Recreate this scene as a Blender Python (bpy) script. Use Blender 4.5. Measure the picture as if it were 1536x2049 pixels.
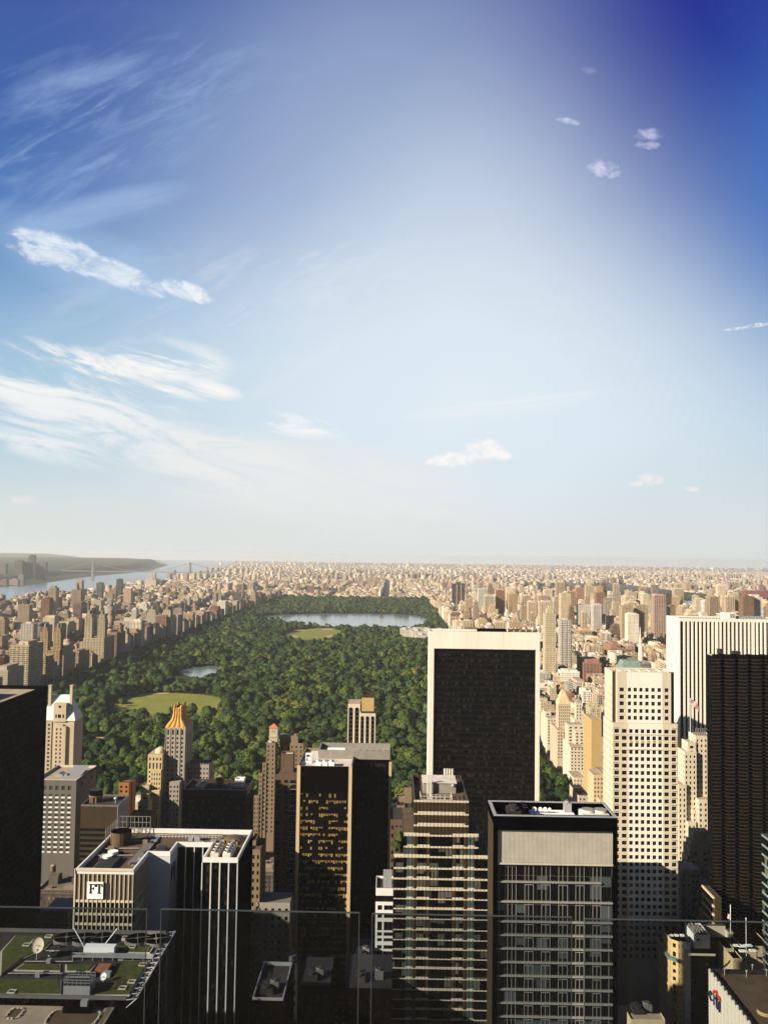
import bpy, math, random
import numpy as np
from mathutils import Matrix, Vector
R = math.radians
D = bpy.data
for _o in list(D.objects):
    D.objects.remove(_o)
SC = bpy.context.scene
COL = SC.collection

# ------------------------------------------------------------------ camera
CAM_Z = 245.0
F_PX = 1735.0                      # focal length for a picture 1536 wide
PITCH, ROLL, YAW = R(2.89), R(0.80), R(0.63)
cam = D.objects.new('camera', D.cameras.new('camera'))
COL.objects.link(cam)
cam.data.sensor_fit = 'HORIZONTAL'
cam.data.sensor_width = 36.0
cam.data.lens = F_PX / 1536 * 36
cam.data.clip_start = 0.1
cam.data.clip_end = 120000
CM = Matrix.Rotation(YAW, 4, 'Z') @ Matrix.Rotation(R(90) + PITCH, 4, 'X') @ Matrix.Rotation(ROLL, 4, 'Z')
cam.matrix_world = Matrix.Translation((0, 0, CAM_Z)) @ CM
SC.camera = cam
C3 = CM.to_3x3()

def ray(px, py):
    return C3 @ Vector(((px - 768) / F_PX, -(py - 1024.5) / F_PX, -1))

def A(px, py, Y):
    """the point of the place seen in the direction px, py at the distance Y up the avenue"""
    d = ray(px, py)
    t = Y / d.y
    return (d.x * t, Y, CAM_Z + d.z * t)

C3I = np.array(C3.transposed())
def proj(P):
    P = np.asarray(P, float) - np.array((0, 0, CAM_Z))
    q = P @ C3I.T
    w = np.minimum(q[..., 2], -1e-3)
    return 768 + F_PX * q[..., 0] / -w, 1024.5 - F_PX * q[..., 1] / -w

# ------------------------------------------------------------------ node helper
class NT:
    def __init__(s, tree):
        s.t = tree; s.n = tree.nodes; s.l = tree.links
    def new(s, typ, **kw):
        n = s.n.new(typ)
        for k, v in kw.items():
            setattr(n, k, v)
        return n
    def put(s, sock, v):
        if isinstance(v, bpy.types.NodeSocket):
            s.l.new(v, sock)
        elif v is not None:
            if isinstance(v, (tuple, list)) and len(v) == 3 and sock.type == 'RGBA':
                v = (*v, 1)
            sock.default_value = v
    def m(s, op, a, b=None, c=None, clamp=False):
        n = s.new('ShaderNodeMath', operation=op, use_clamp=clamp)
        s.put(n.inputs[0], a); s.put(n.inputs[1], b); s.put(n.inputs[2], c)
        return n.outputs[0]
    def vm(s, op, a, b=None):
        n = s.new('ShaderNodeVectorMath', operation=op)
        s.put(n.inputs[0], a); s.put(n.inputs[1], b)
        return n.outputs['Value'] if op in ('DOT_PRODUCT', 'LENGTH') else n.outputs[0]
    def mix(s, f, a, b, blend='MIX'):
        n = s.new('ShaderNodeMix', data_type='RGBA', blend_type=blend)
        s.put(n.inputs[0], f); s.put(n.inputs[6], a); s.put(n.inputs[7], b)
        return n.outputs[2]
    def fmix(s, f, a, b):
        n = s.new('ShaderNodeMix', data_type='FLOAT')
        s.put(n.inputs[0], f); s.put(n.inputs[2], a); s.put(n.inputs[3], b)
        return n.outputs[0]
    def sep(s, v):
        n = s.new('ShaderNodeSeparateXYZ'); s.put(n.inputs[0], v); return n.outputs
    def comb(s, x, y, z=0.0):
        n = s.new('ShaderNodeCombineXYZ')
        s.put(n.inputs[0], x); s.put(n.inputs[1], y); s.put(n.inputs[2], z)
        return n.outputs[0]
    def noise(s, vec, scale, detail=3, rough=0.55, dist=0.0, color=False):
        n = s.new('ShaderNodeTexNoise')
        s.put(n.inputs['Vector'], vec)
        n.inputs['Scale'].default_value = scale; n.inputs['Detail'].default_value = detail
        n.inputs['Roughness'].default_value = rough; n.inputs['Distortion'].default_value = dist
        return n.outputs[1 if color else 0]
    def mr(s, v, a, b, c=0.0, d=1.0, smooth=False):
        n = s.new('ShaderNodeMapRange')
        if smooth: n.interpolation_type = 'SMOOTHSTEP'
        s.put(n.inputs[0], v)
        for i, x in enumerate((a, b, c, d)): s.put(n.inputs[1 + i], x)
        return n.outputs[0]
    def ramp(s, v, stops, interp='LINEAR'):
        n = s.new('ShaderNodeValToRGB'); s.put(n.inputs[0], v)
        e = n.color_ramp.elements; n.color_ramp.interpolation = interp
        while len(e) < len(stops): e.new(0.5)
        for k, (p, c) in zip(e, stops):
            k.position = p; k.color = (*c, 1)
        return n.outputs[0]
    def white(s, vec):
        n = s.new('ShaderNodeTexWhiteNoise'); s.put(n.inputs['Vector'], vec)
        return n.outputs['Value']

# ------------------------------------------------------------------ sun, sky, exposure
SUN_AZ, SUN_EL = 60.0, 25.0        # degrees west of due south (street grid), height
to_sun = Vector((-math.sin(R(SUN_AZ)) * math.cos(R(SUN_EL)), -math.cos(R(SUN_AZ)) * math.cos(R(SUN_EL)), math.sin(R(SUN_EL))))
sun = D.objects.new('sun', D.lights.new('sun', 'SUN'))
COL.objects.link(sun)
sun.location = (-900, -500, 900)
sun.data.energy = 4.8
sun.data.angle = R(0.53)
sun.data.color = (1.0, 0.86, 0.66)
sun.rotation_euler = to_sun.to_track_quat('Z', 'Y').to_euler()

W = D.worlds.new('World'); SC.world = W; W.use_nodes = True
n = NT(W.node_tree); n.n.clear()
sky = n.new('ShaderNodeTexSky', sky_type='NISHITA', sun_disc=False)
sky.sun_elevation = R(SUN_EL); sky.sun_rotation = R(180 + SUN_AZ)
sky.altitude = 300; sky.air_density = 1.0; sky.dust_density = 0.6; sky.ozone_density = 2.5
dirn = n.new('ShaderNodeTexCoord').outputs['Generated']
dx, dy, dz = n.sep(dirn)[0:3]
ysafe = n.m('MAXIMUM', dy, 0.05)
gx = n.m('DIVIDE', dx, ysafe); gz = n.m('DIVIDE', dz, ysafe)      # where on the northern sky
north = n.mr(dy, 0.05, 0.4)
def sky_at(px, py):
    d = ray(px, py); return d.x / d.y, d.z / d.y
def blob(px, py, rx, ry, ang=0, soft=0.0):
    """a soft patch of sky: 1 in its middle, 0 at its rim; ang turns it clockwise"""
    cx, cz = sky_at(px, py)
    a = R(ang); c, s_ = math.cos(a), math.sin(a)
    ux = n.m('SUBTRACT', gx, cx); uz = n.m('SUBTRACT', gz, cz)
    p = n.m('SUBTRACT', n.m('MULTIPLY', ux, c), n.m('MULTIPLY', uz, s_))
    q = n.m('ADD', n.m('MULTIPLY', ux, s_), n.m('MULTIPLY', uz, c))
    p = n.m('MULTIPLY', p, 1735 / rx); q = n.m('MULTIPLY', q, 1735 / ry)
    r2 = n.m('ADD', n.m('MULTIPLY', p, p), n.m('MULTIPLY', q, q))
    return n.m('MULTIPLY', n.mr(r2, 1.0, soft, smooth=True), north)
def streaks(ang, sx, sz, detail=6, seed=0.0, rough=0.6, dist=0.4):
    a = R(ang); c, s_ = math.cos(a), math.sin(a)
    p = n.m('SUBTRACT', n.m('MULTIPLY', gx, c), n.m('MULTIPLY', gz, s_))
    q = n.m('ADD', n.m('MULTIPLY', gx, s_), n.m('MULTIPLY', gz, c))
    return n.noise(n.comb(n.m('MULTIPLY', p, sx), n.m('MULTIPLY', q, sz), seed), 1.0, detail, rough, dist)
SKY_STRENGTH = 0.018
base = n.vm('MULTIPLY', sky.outputs[0], (SKY_STRENGTH,) * 3)
def lin(r, g, b):
    f = lambda c: c / 3294.6 if c <= 10 else ((c / 255 + 0.055) / 1.055) ** 2.4
    return (f(r), f(g), f(b))
EXPO = 1.2
gain = 2 ** -EXPO
def sky_col(r, g, b):
    return tuple(c * gain for c in lin(r, g, b))
# clear-air colour by height above the horizon
clear = n.ramp(n.m('DIVIDE', gz, 0.7), [
    (0.00, sky_col(228, 231, 227)), (0.08, sky_col(224, 233, 234)), (0.20, sky_col(186, 217, 234)), (0.31, sky_col(160, 202, 230)),
    (0.44, sky_col(118, 168, 216)), (0.60, sky_col(76, 122, 194)), (0.80, sky_col(66, 102, 178)), (0.93, sky_col(68, 98, 174)), (1.0, sky_col(50, 64, 150))])
col = n.mix(n.m('MULTIPLY', north, 0.85), base, clear)
def glow(px, py, rx, ry, ang=0, k=1.7):
    """like blob, with a long soft fall-off"""
    cx, cz = sky_at(px, py)
    a = R(ang); c, s_ = math.cos(a), math.sin(a)
    ux = n.m('SUBTRACT', gx, cx); uz = n.m('SUBTRACT', gz, cz)
    p = n.m('MULTIPLY', n.m('SUBTRACT', n.m('MULTIPLY', ux, c), n.m('MULTIPLY', uz, s_)), 1735 / rx)
    q = n.m('MULTIPLY', n.m('ADD', n.m('MULTIPLY', ux, s_), n.m('MULTIPLY', uz, c)), 1735 / ry)
    r2 = n.m('ADD', n.m('MULTIPLY', p, p), n.m('MULTIPLY', q, q))
    return n.m('MULTIPLY', n.m('POWER', 2.71828, n.m('MULTIPLY', r2, -k)), north)
# lens glow put into the sky colour, a broad pale veil across the middle
glow_t = n.mr(streaks(-20, 2.2, 3.2, 5, 3.0), 0.25, 0.75, 0.82, 1.08)
col = n.mix(n.m('MULTIPLY', n.m('MULTIPLY', glow(930, 500, 560, 680, 14, 1.5), glow_t), 0.92, clamp=True), col, sky_col(207, 221, 236))
col = n.mix(n.m('MULTIPLY', n.m('MULTIPLY', glow(980, 790, 860, 400, 0, 1.4), glow_t), 0.9, clamp=True), col, sky_col(230, 240, 247))
col = n.mix(n.m('MULTIPLY', n.m('MULTIPLY', glow(640, 180, 460, 330, -30), glow_t), 0.45), col, sky_col(148, 172, 206))
# lens vignette put into the sky colour, deeper blue towards the upper right
col = n.mix(n.m('MULTIPLY', glow(1580, -20, 640, 500, 38, 1.15), 1.15, clamp=True), col, sky_col(40, 50, 146))
col = n.mix(n.m('MULTIPLY', glow(1660, 360, 290, 400), 0.8), col, sky_col(72, 126, 203))
WHITE = sky_col(252, 250, 246); SOFT = sky_col(238, 241, 243); MAUVE = sky_col(176, 178, 214)
def lay(mask, c, k=1.0):
    global col
    col = n.mix(n.m('MULTIPLY', mask, k, clamp=True), col, c)
# faint rising streaks, upper left
st1 = n.mr(streaks(-22, 4.0, 15.0, 7, 1.0), 0.47, 0.78, smooth=True)
lay(n.m('MULTIPLY', st1, blob(260, 270, 620, 330)), sky_col(158, 186, 226), 0.65)
st2 = n.mr(streaks(-30, 9.0, 34.0, 8, 14.0, 0.66, 0.7), 0.46, 0.74, smooth=True)
lay(n.m('MULTIPLY', st2, blob(220, 240, 420, 200, -25)), sky_col(160, 188, 228), 0.5)
lay(n.m('MULTIPLY', st2, blob(560, 560, 420, 120, -14)), SOFT, 0.3)
lay(n.m('MULTIPLY', st1, blob(520, 640, 620, 220)), SOFT, 0.35)
# smooth wedge at 380,390 and its tail
wedge = n.mr(streaks(-13, 5.0, 30.0, 6, 8.0), 0.30, 0.62, smooth=True)
lay(n.m('MULTIPLY', wedge, blob(200, 418, 230, 42, -14)), sky_col(160, 186, 226), 0.75)
# ragged bright cloud, upper left
rag = streaks(24, 26.0, 50.0, 9, 5.0, 0.66, 0.5)
rag2 = n.m('MULTIPLY', n.m('SUBTRACT', rag, 0.5), 3.6)
def puff(px, py, rx, ry, ang=0, edge=0.30, tex=None):
    b = blob(px, py, rx, ry, ang)
    t = n.m('MULTIPLY', rag2 if tex is None else tex, n.m('MULTIPLY', b, 2.2, clamp=True))
    return n.mr(n.m('ADD', b, t), edge - .12, edge + 1.05, smooth=True)
def many(*ms):
    o = ms[0]
    for x in ms[1:]: o = n.m('MAXIMUM', o, x)
    return o
feather = n.mr(streaks(10, 12.0, 60.0, 8, 31.0, 0.66, 0.8), 0.30, 0.60, 0.35, 1.0)
lay(n.m('MULTIPLY', feather, many(puff(90, 495, 110, 50, 14), puff(150, 512, 85, 48, 25), puff(235, 548, 135, 34, 22), puff(375, 584, 75, 26, 20))), sky_col(255, 255, 254), 1.15)
lay(blob(200, 535, 330, 90, 22), sky_col(170, 200, 232), 0.40)
# cirrus band running down to the right, lower left
c1 = streaks(15, 7.0, 34.0, 8, 11.0, 0.64, 0.9)
c1m = n.mr(c1, 0.44, 0.63, smooth=True)
c1s = n.mr(c1, 0.36, 0.64, smooth=True)
lay(n.m('MULTIPLY', c1m, many(blob(170, 735, 280, 50, 12), blob(320, 725, 170, 60, 4), blob(310, 780, 160, 34, 20))), WHITE, 0.95)
lay(n.m('MULTIPLY', c1s, many(blob(60, 775, 260, 90, 20), blob(150, 800, 190, 60, 18))), WHITE, 1.0)
lay(n.m('MULTIPLY', c1s, many(blob(250, 865, 420, 80, 16), blob(430, 915, 270, 70, 12), blob(80, 880, 200, 50, 14))), SOFT, 0.95)
lay(n.m('MULTIPLY', c1m, many(blob(430, 780, 70, 22, 12), blob(425, 830, 50, 14, 12), blob(600, 852, 130, 32, 4))), WHITE, 0.9)
lay(n.m('MULTIPLY', n.mr(c1, 0.2, 0.6), blob(620, 970, 480, 120, 8)), sky_col(236, 236, 234), 0.8)
fine_ = n.noise(n.comb(n.m('MULTIPLY', gx, 90), n.m('MULTIPLY', gz, 120), 7.0), 1.0, 6, 0.62)
# contrail and thin lines
lay(n.m('MULTIPLY', n.mr(fine_, 0.36, 0.62, smooth=True), n.m('MAXIMUM', blob(1516, 650, 30, 5.5, -10), n.m('MULTIPLY', blob(1476, 657, 36, 4, -8), 0.7))), WHITE, 0.95)
lay(n.m('MULTIPLY', n.mr(streaks(-8, 3.0, 60.0, 4, 21.0), 0.42, 0.65), blob(1010, 805, 260, 34, -7)), WHITE, 0.35)
# small puffs
fine = n.noise(n.comb(n.m('MULTIPLY', gx, 75), n.m('MULTIPLY', gz, 95), 2.0), 1.0, 7, 0.62)
fin2 = n.m('MULTIPLY', n.m('SUBTRACT', fine, 0.5), 2.8)
lay(many(puff(972, 902, 52, 36, 0, 0.32, fin2), puff(912, 918, 80, 22, -8, 0.32, fin2), puff(1000, 912, 40, 18, 0, 0.34, fin2)), sky_col(254, 250, 247), 0.95)
lay(puff(985, 922, 60, 10, 0, 0.4, fin2), sky_col(214, 214, 212), 0.5)
lay(many(puff(1302, 960, 40, 17, 0, 0.34, fin2), puff(1272, 967, 22, 10, -10, 0.34, fin2), puff(1386, 978, 24, 8, 0, 0.4, fin2)), sky_col(252, 244, 240), 0.85)
lay(puff(46, 1000, 36, 15, 0, 0.34, fin2), sky_col(236, 232, 228), 0.7)
lay(many(puff(1297, 268, 42, 18, 0, 0.36, fin2), puff(1296, 290, 34, 13, 0, 0.36, fin2)), sky_col(188, 188, 222), 0.95)
lay(many(puff(1208, 338, 44, 26, 15, 0.36, fin2), puff(1136, 242, 34, 10, 10, 0.36, fin2)), sky_col(206, 212, 234), 0.9)
lay(puff(1178, 140, 24, 12, 0, 0.4, fin2), MAUVE, 0.35)
# pale band of thick air at the very horizon
lay(n.mr(gz, 0.085, 0.0, smooth=True), sky_col(226, 229, 225), 0.75)
lay(n.m('MULTIPLY', blob(1560, 1090, 560, 260), 0.5), sky_col(202, 214, 216), 0.55)
bg = n.new('ShaderNodeBackground'); n.put(bg.inputs[0], col); bg.inputs[1].default_value = 1.0
wo = n.new('ShaderNodeOutputWorld'); n.l.new(bg.outputs[0], wo.inputs[0])
SC.view_settings.view_transform = 'Standard'; SC.view_settings.look = 'None'
SC.view_settings.exposure = EXPO; SC.view_settings.gamma = 1
SC.cycles.use_denoising = True
SC.cycles.max_bounces = 6; SC.cycles.diffuse_bounces = 2; SC.cycles.glossy_bounces = 2
SC.cycles.transparent_max_bounces = 8; SC.cycles.volume_bounces = 1
SC.cycles.caustics_reflective = False; SC.cycles.caustics_refractive = False
SC.cycles.sample_clamp_indirect = 4
W.cycles.sampling_method = 'MANUAL'; W.cycles.sample_map_resolution = 256
# ------------------------------------------------------------------ mesh builder
OFF = {}
class MB:
    def __init__(s):
        s.v = []; s.f = []; s.m = []
    def q(s, *p, m=0):
        k = len(s.v); s.v.extend(p); s.f.append(tuple(range(k, k + len(p)))); s.m.append(m)
    def box(s, x0, x1, y0, y1, z0, z1, m=0, mt=None, bottom=False):
        k = len(s.v); mt = m if mt is None else mt
        s.v += [(x0, y0, z0), (x1, y0, z0), (x1, y1, z0), (x0, y1, z0), (x0, y0, z1), (x1, y0, z1), (x1, y1, z1), (x0, y1, z1)]
        F = [(0, 1, 5, 4), (1, 2, 6, 5), (2, 3, 7, 6), (3, 0, 4, 7), (4, 5, 6, 7)]
        if bottom: F.append((3, 2, 1, 0))
        s.f += [tuple(k + i for i in f) for f in F]; s.m += [m] * 4 + [mt] + ([m] if bottom else [])
    def frus(s, a, z0, b, z1, m=0, mt=None, cap=True):
        """a tapering block between rectangle a at z0 and rectangle b at z1, each (x0, x1, y0, y1)"""
        k = len(s.v); mt = m if mt is None else mt
        for (x0, x1, y0, y1), z in ((a, z0), (b, z1)):
            s.v += [(x0, y0, z), (x1, y0, z), (x1, y1, z), (x0, y1, z)]
        F = [(0, 1, 5, 4), (1, 2, 6, 5), (2, 3, 7, 6), (3, 0, 4, 7)] + ([(4, 5, 6, 7)] if cap else [])
        s.f += [tuple(k + i for i in f) for f in F]; s.m += [m] * 4 + ([mt] if cap else [])
    def cyl(s, x, y, z0, z1, r0, r1=None, n=14, m=0, mt=None, cap=True):
        r1 = r0 if r1 is None else r1; mt = m if mt is None else mt; k = len(s.v)
        for r, z in ((r0, z0), (r1, z1)):
            s.v += [(x + r * math.cos(2 * math.pi * i / n), y + r * math.sin(2 * math.pi * i / n), z) for i in range(n)]
        for i in range(n):
            j = (i + 1) % n; s.f.append((k + i, k + j, k + n + j, k + n + i)); s.m.append(m)
        if cap: s.f.append(tuple(range(k + n, k + 2 * n))); s.m.append(mt)
    def tube(s, a, b, r, n=6, m=0, r1=None):
        a = Vector(a); b = Vector(b); d = (b - a).normalized()
        e = d.cross(Vector((0, 0, 1)) if abs(d.z) < 0.9 else Vector((1, 0, 0))).normalized(); g = d.cross(e)
        k = len(s.v); r1 = r if r1 is None else r1
        for p, rr in ((a, r), (b, r1)):
            s.v += [tuple(p + rr * (math.cos(2 * math.pi * i / n) * e + math.sin(2 * math.pi * i / n) * g)) for i in range(n)]
        for i in range(n):
            j = (i + 1) % n; s.f.append((k + i, k + n + i, k + n + j, k + j)); s.m.append(m)
        s.f.append(tuple(range(k + n, k + 2 * n))); s.m.append(m)
        s.f.append(tuple(range(k + n - 1, k - 1, -1))); s.m.append(m)
    def dome(s, c, r, n=14, rings=4, m=0, up=(0, 0, 1), sag=1.0):
        """a bowl or dome of radius r; up is its axis, sag its depth over r"""
        q = Vector(up).to_track_quat('Z', 'Y'); k = len(s.v)
        for a in range(rings + 1):
            t = math.pi / 2 * a / rings
            for i in range(n):
                w = 2 * math.pi * i / n
                s.v.append(tuple(Vector(c) + q @ Vector((r * math.cos(t) * math.cos(w), r * math.cos(t) * math.sin(w), r * sag * math.sin(t)))))
        for a in range(rings):
            for i in range(n):
                j = (i + 1) % n
                s.f.append((k + a * n + i, k + a * n + j, k + a * n + n + j, k + a * n + n + i)); s.m.append(m)
    def ring(s, x0, x1, y0, y1, z0, z1, t, m=0):
        """four butted walls round a roof"""
        s.box(x0, x1, y0, y0 + t, z0, z1, m, bottom=True); s.box(x0, x1, y1 - t, y1, z0, z1, m, bottom=True)
        s.box(x0, x0 + t, y0 + t, y1 - t, z0, z1, m, bottom=True); s.box(x1 - t, x1, y0 + t, y1 - t, z0, z1, m, bottom=True)
    def build(s, name, mats, parent=None, smooth=False, tint=None):
        me = D.meshes.new(name); off = OFF.get(parent.name, (0, 0, 0)) if parent else (0, 0, 0)
        v = s.v if off == (0, 0, 0) else [(a - off[0], b - off[1], c - off[2]) for a, b, c in s.v]
        me.from_pydata(v, [], s.f)
        for x in (mats if isinstance(mats, (list, tuple)) else [mats]): me.materials.append(x)
        me.polygons.foreach_set('material_index', s.m)
        if smooth: me.polygons.foreach_set('use_smooth', [True] * len(s.f))
        if tint is not None:
            at = me.attributes.new('tint', 'FLOAT_COLOR', 'FACE')
            at.data.foreach_set('color', np.tile(np.array(tint, np.float32), len(s.f)))
        o = D.objects.new(name, me); COL.objects.link(o)
        if parent: o.parent = parent
        OFF[o.name] = off
        return o

def thing(name, label, cat, loc=(0, 0, 0), group=None):
    o = D.objects.new(name, None); COL.objects.link(o)
    o.location = loc; o.empty_display_size = 2; OFF[o.name] = tuple(loc)
    return tag(o, label, cat, group)
def tag(o, label, cat, group=None):
    o['label'] = label; o['category'] = cat
    if group: o['group'] = group
    return o
def kind(o, k):
    o['kind'] = k; return o

class FR:
    """a wall seen from outside: p0 its left foot, p1 its right foot"""
    def __init__(s, p0, p1):
        s.p = Vector((*p0, 0)); d = Vector((*p1, 0)) - s.p
        s.W = d.length; s.u = d.normalized(); s.n = Vector((s.u.y, -s.u.x, 0))
    def at(s, u, d, z):
        p = s.p + s.u * u + s.n * d; return (p.x, p.y, z)
    def box(s, mb, u0, u1, d0, d1, z0, z1, m=0):
        k = len(mb.v)
        for z in (z0, z1):
            mb.v += [s.at(u0, d1, z), s.at(u1, d1, z), s.at(u1, d0, z), s.at(u0, d0, z)]
        mb.f += [tuple(k + i for i in f) for f in ((0, 1, 5, 4), (1, 2, 6, 5), (2, 3, 7, 6), (3, 0, 4, 7), (4, 5, 6, 7), (3, 2, 1, 0))]
        mb.m += [m] * 6
    def quad(s, mb, u0, u1, d, z0, z1, m=0):
        mb.q(s.at(u0, d, z0), s.at(u1, d, z0), s.at(u1, d, z1), s.at(u0, d, z1), m=m)
    def holes(s, mb, z0, z1, cols, rows, dep=0.45, m=0, mr=None, mask=None, d=0.0):
        """a wall with real window openings; gives back the openings"""
        mr = m if mr is None else mr; out = []; z = z0
        for i, (a, b) in enumerate(rows):
            if a > z: s.quad(mb, 0, s.W, d, z, a, m)
            u = 0
            for j, (p, q) in enumerate(cols):
                if mask and not mask(i, j): continue
                if p > u: s.quad(mb, u, p, d, a, b, m)
                A4 = [(p, a), (q, a), (q, b), (p, b)]
                for k in range(4):
                    (ua, za), (ub, zb) = A4[k], A4[(k + 1) % 4]
                    mb.q(s.at(ua, d, za), s.at(ub, d, zb), s.at(ub, d - dep, zb), s.at(ua, d - dep, za), m=mr)
                out.append((s, (p + q) / 2, (a + b) / 2, q - p, b - a, d - dep)); u = q
            if u < s.W: s.quad(mb, u, s.W, d, a, b, m)
            z = b
        if z < z1: s.quad(mb, 0, s.W, d, z, z1, m)
        return out

def even(n, W, frac=0.5, a=0.0, b=None):
    """n openings spread evenly over a..b, each frac of its bay"""
    b = W if b is None else b; w = (b - a) / n
    return [(a + w * (i + .5 - frac / 2), a + w * (i + .5 + frac / 2)) for i in range(n)]
def floors(z0, z1, h, frac=0.55, sill=0.22):
    k = int((z1 - z0) / h + 1e-6)
    top = z1 - k * h
    return [(top + i * h + h * sill, top + i * h + h * (sill + frac)) for i in range(k)]

WIN = {}
def pane_mesh(w, h, mats, kindw):
    key = (round(w, 2), round(h, 2), mats, kindw)
    if key not in WIN:
        mb = MB(); f = FR((-w / 2, 0), (w / 2, 0))
        f.quad(mb, 0, w, -0.03, -h / 2, h / 2, 0)
        if kindw != 'plain':
            t = 0.09
            f.box(mb, 0, w, -0.03, .03, -h / 2, -h / 2 + t, 1); f.box(mb, 0, w, -0.03, .03, h / 2 - t, h / 2, 1)
            f.box(mb, 0, t, -0.03, .03, -h / 2 + t, h / 2 - t, 1); f.box(mb, w - t, w, -0.03, .03, -h / 2 + t, h / 2 - t, 1)
            if kindw == 'sash': f.box(mb, t, w - t, -0.03, .03, -.05, .05, 1)
            if kindw == 'pair': f.box(mb, w / 2 - .06, w / 2 + .06, -0.03, .03, -h / 2 + t, h / 2 - t, 1)
        me = D.meshes.new('window'); me.from_pydata(mb.v, [], mb.f)
        for m in mats: me.materials.append(MAT[m])
        me.polygons.foreach_set('material_index', mb.m)
        WIN[key] = me
    return WIN[key]
def windows(root, wins, mats=('glass', 'frame_dark'), kindw='sash', cap=100):
    """each opening gets its own window; past the cap the lowest ones share one mesh"""
    wins = sorted(wins, key=lambda w: -w[2])
    off = Vector(OFF[root.name])
    for f, u, z, w, h, d in wins[:cap]:
        o = D.objects.new('window', pane_mesh(w, h, mats, kindw)); COL.objects.link(o)
        o.parent = root; o.location = Vector(f.at(u, d, z)) - off
        o.rotation_euler = (0, 0, math.atan2(f.u.y, f.u.x))
    if len(wins) > cap:
        mb = MB()
        for f, u, z, w, h, d in wins[cap:]:
            f.quad(mb, u - w / 2, u + w / 2, d + .03, z - h / 2, z + h / 2, 0)
            f.box(mb, u - w / 2, u + w / 2, d + .03, d + .07, z - .05, z + .05, 1)
        kind(mb.build('window', [MAT[m] for m in mats], root), 'stuff')

# ------------------------------------------------------------------ materials
MAT = {}
def mat(name, color, rough=0.8, var=0.12, scale=0.15, metal=0.0, spec=0.3, streak=False, emit=None, bump=0):
    m = D.materials.new(name); m.use_nodes = True
    t = NT(m.node_tree); b = t.n['Principled BSDF']
    pos = t.new('ShaderNodeNewGeometry').outputs['Position']
    v = t.vm('MULTIPLY', pos, (1, 1, 0.12)) if streak else pos
    nz = t.noise(v, scale, 5, 0.6)
    k = t.mr(nz, 0.3, 0.7, 1 - var, 1 + var)
    fine = t.mr(t.noise(pos, scale * 9, 3, 0.6), 0.3, 0.7, 1 - var * .5, 1 + var * .5)
    c = t.vm('MULTIPLY', t.vm('MULTIPLY', (*color,), t.comb(k, k, k)), t.comb(fine, fine, fine))
    t.l.new(c, b.inputs['Base Color'])
    b.inputs['Roughness'].default_value = rough; b.inputs['Metallic'].default_value = metal
    b.inputs['Specular IOR Level'].default_value = spec
    MAT[name] = m
    return m
mat('limestone', (0.403, 0.338, 0.252), .85, .10, .12, streak=True)
mat('pale_stone', (0.475, 0.425, 0.338), .85, .08, .1, streak=True)
mat('white_marble', (0.640, 0.607, 0.549), .6, .05, .08, streak=True)
mat('white_paint', (0.607, 0.607, 0.607), .6, .08, .3)
mat('blue_white', (0.426, 0.467, 0.541), .55, .08, .2)
mat('yellow_stone', (.62, .46, .22), .85, .12, .15, streak=True)
mat('cream_stone', (0.446, 0.360, 0.223), .85, .1, .15, streak=True)
mat('tan_brick', (0.1761, 0.1319, 0.0884), .9, .12, .2, streak=True)
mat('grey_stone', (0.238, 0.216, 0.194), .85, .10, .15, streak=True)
mat('brown_brick', (0.094, 0.061, 0.043), .9, .15, .2, streak=True)
mat('red_brick', (0.259, 0.108, 0.043), .9, .16, .2)
mat('orange_tile', (0.3808, 0.1440, 0.0592), .8, .18, .8)
mat('gold_tile', (0.4318, 0.2303, 0.0561), .55, .14, .5)
mat('green_copper', (0.1353, 0.1986, 0.1716), .7, .18, .3)
mat('pale_copper', (0.508, 0.574, 0.558), .6, .14, .25)
mat('slate', (0.216, 0.202, 0.180), .8, .15, .5)
mat('beige_panel', (0.374, 0.266, 0.122), .85, .05, .2)
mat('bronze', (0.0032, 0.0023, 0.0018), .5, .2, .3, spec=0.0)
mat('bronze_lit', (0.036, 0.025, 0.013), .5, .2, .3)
mat('grid_metal', (.013, .0115, .010), .6, .2, .3, spec=0.0)
mat('black_metal', (0.0027, 0.0023, 0.0023), .5, .2, .3, spec=0.0)
mat('black_panel', (0.0014, 0.0014, 0.0018), .5, .2, .3, spec=0.0)
mat('dark_grey', (0.018, 0.017, 0.017), .7, .2, .3)
mat('mid_grey', (0.115, 0.112, 0.108), .8, .15, .3)
mat('roof_dark', (0.027, 0.024, 0.022), .95, .3, .25)
mat('roof_brown', (0.079, 0.054, 0.032), .95, .3, .2)
mat('roof_tan', (0.302, 0.245, 0.180), .95, .2, .2)
mat('roof_pale', (0.492, 0.467, 0.426), .9, .18, .2)
mat('roof_white', (.80, .80, .80), .85, .08, .3)
mat('gravel', (0.216, 0.187, 0.158), .95, .3, .3)
mat('sod', (.050, .058, .009), .95, .45, .9)
mat('wood', (0.144, 0.094, 0.054), .9, .25, .6)
mat('galvanised', (0.302, 0.310, 0.317), .5, .15, .5, metal=.3)
mat('white_metal', (.80, .80, .80), .5, .05, .5)
mat('frame_dark', (.03, .03, .03), .5, .1, 1)
mat('frame_pale', (0.396, 0.374, 0.338), .6, .1, 1)
mat('mullion', (.20, .195, .185), .5, .1, 1)
mat('glass', (0.006, 0.007, 0.008), .12, .5, .25, spec=.3)
mat('glass_teal', (.05, .075, .075), .12, .3, .3, spec=.5)
mat('ink', (.01, .01, .012), .5, 0, 1)
mat('ft_panel', (.15, .125, .09), .8, .15, .3)
mat('hotel_shaded_grey', (0.1122, 0.1023, 0.0924), .85, .10, .15, streak=True)  # grey darkened to stand for the shade lying on the hotel
mat('louvre_slat', (.36, .34, .30), .7, .1, .3)
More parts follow.
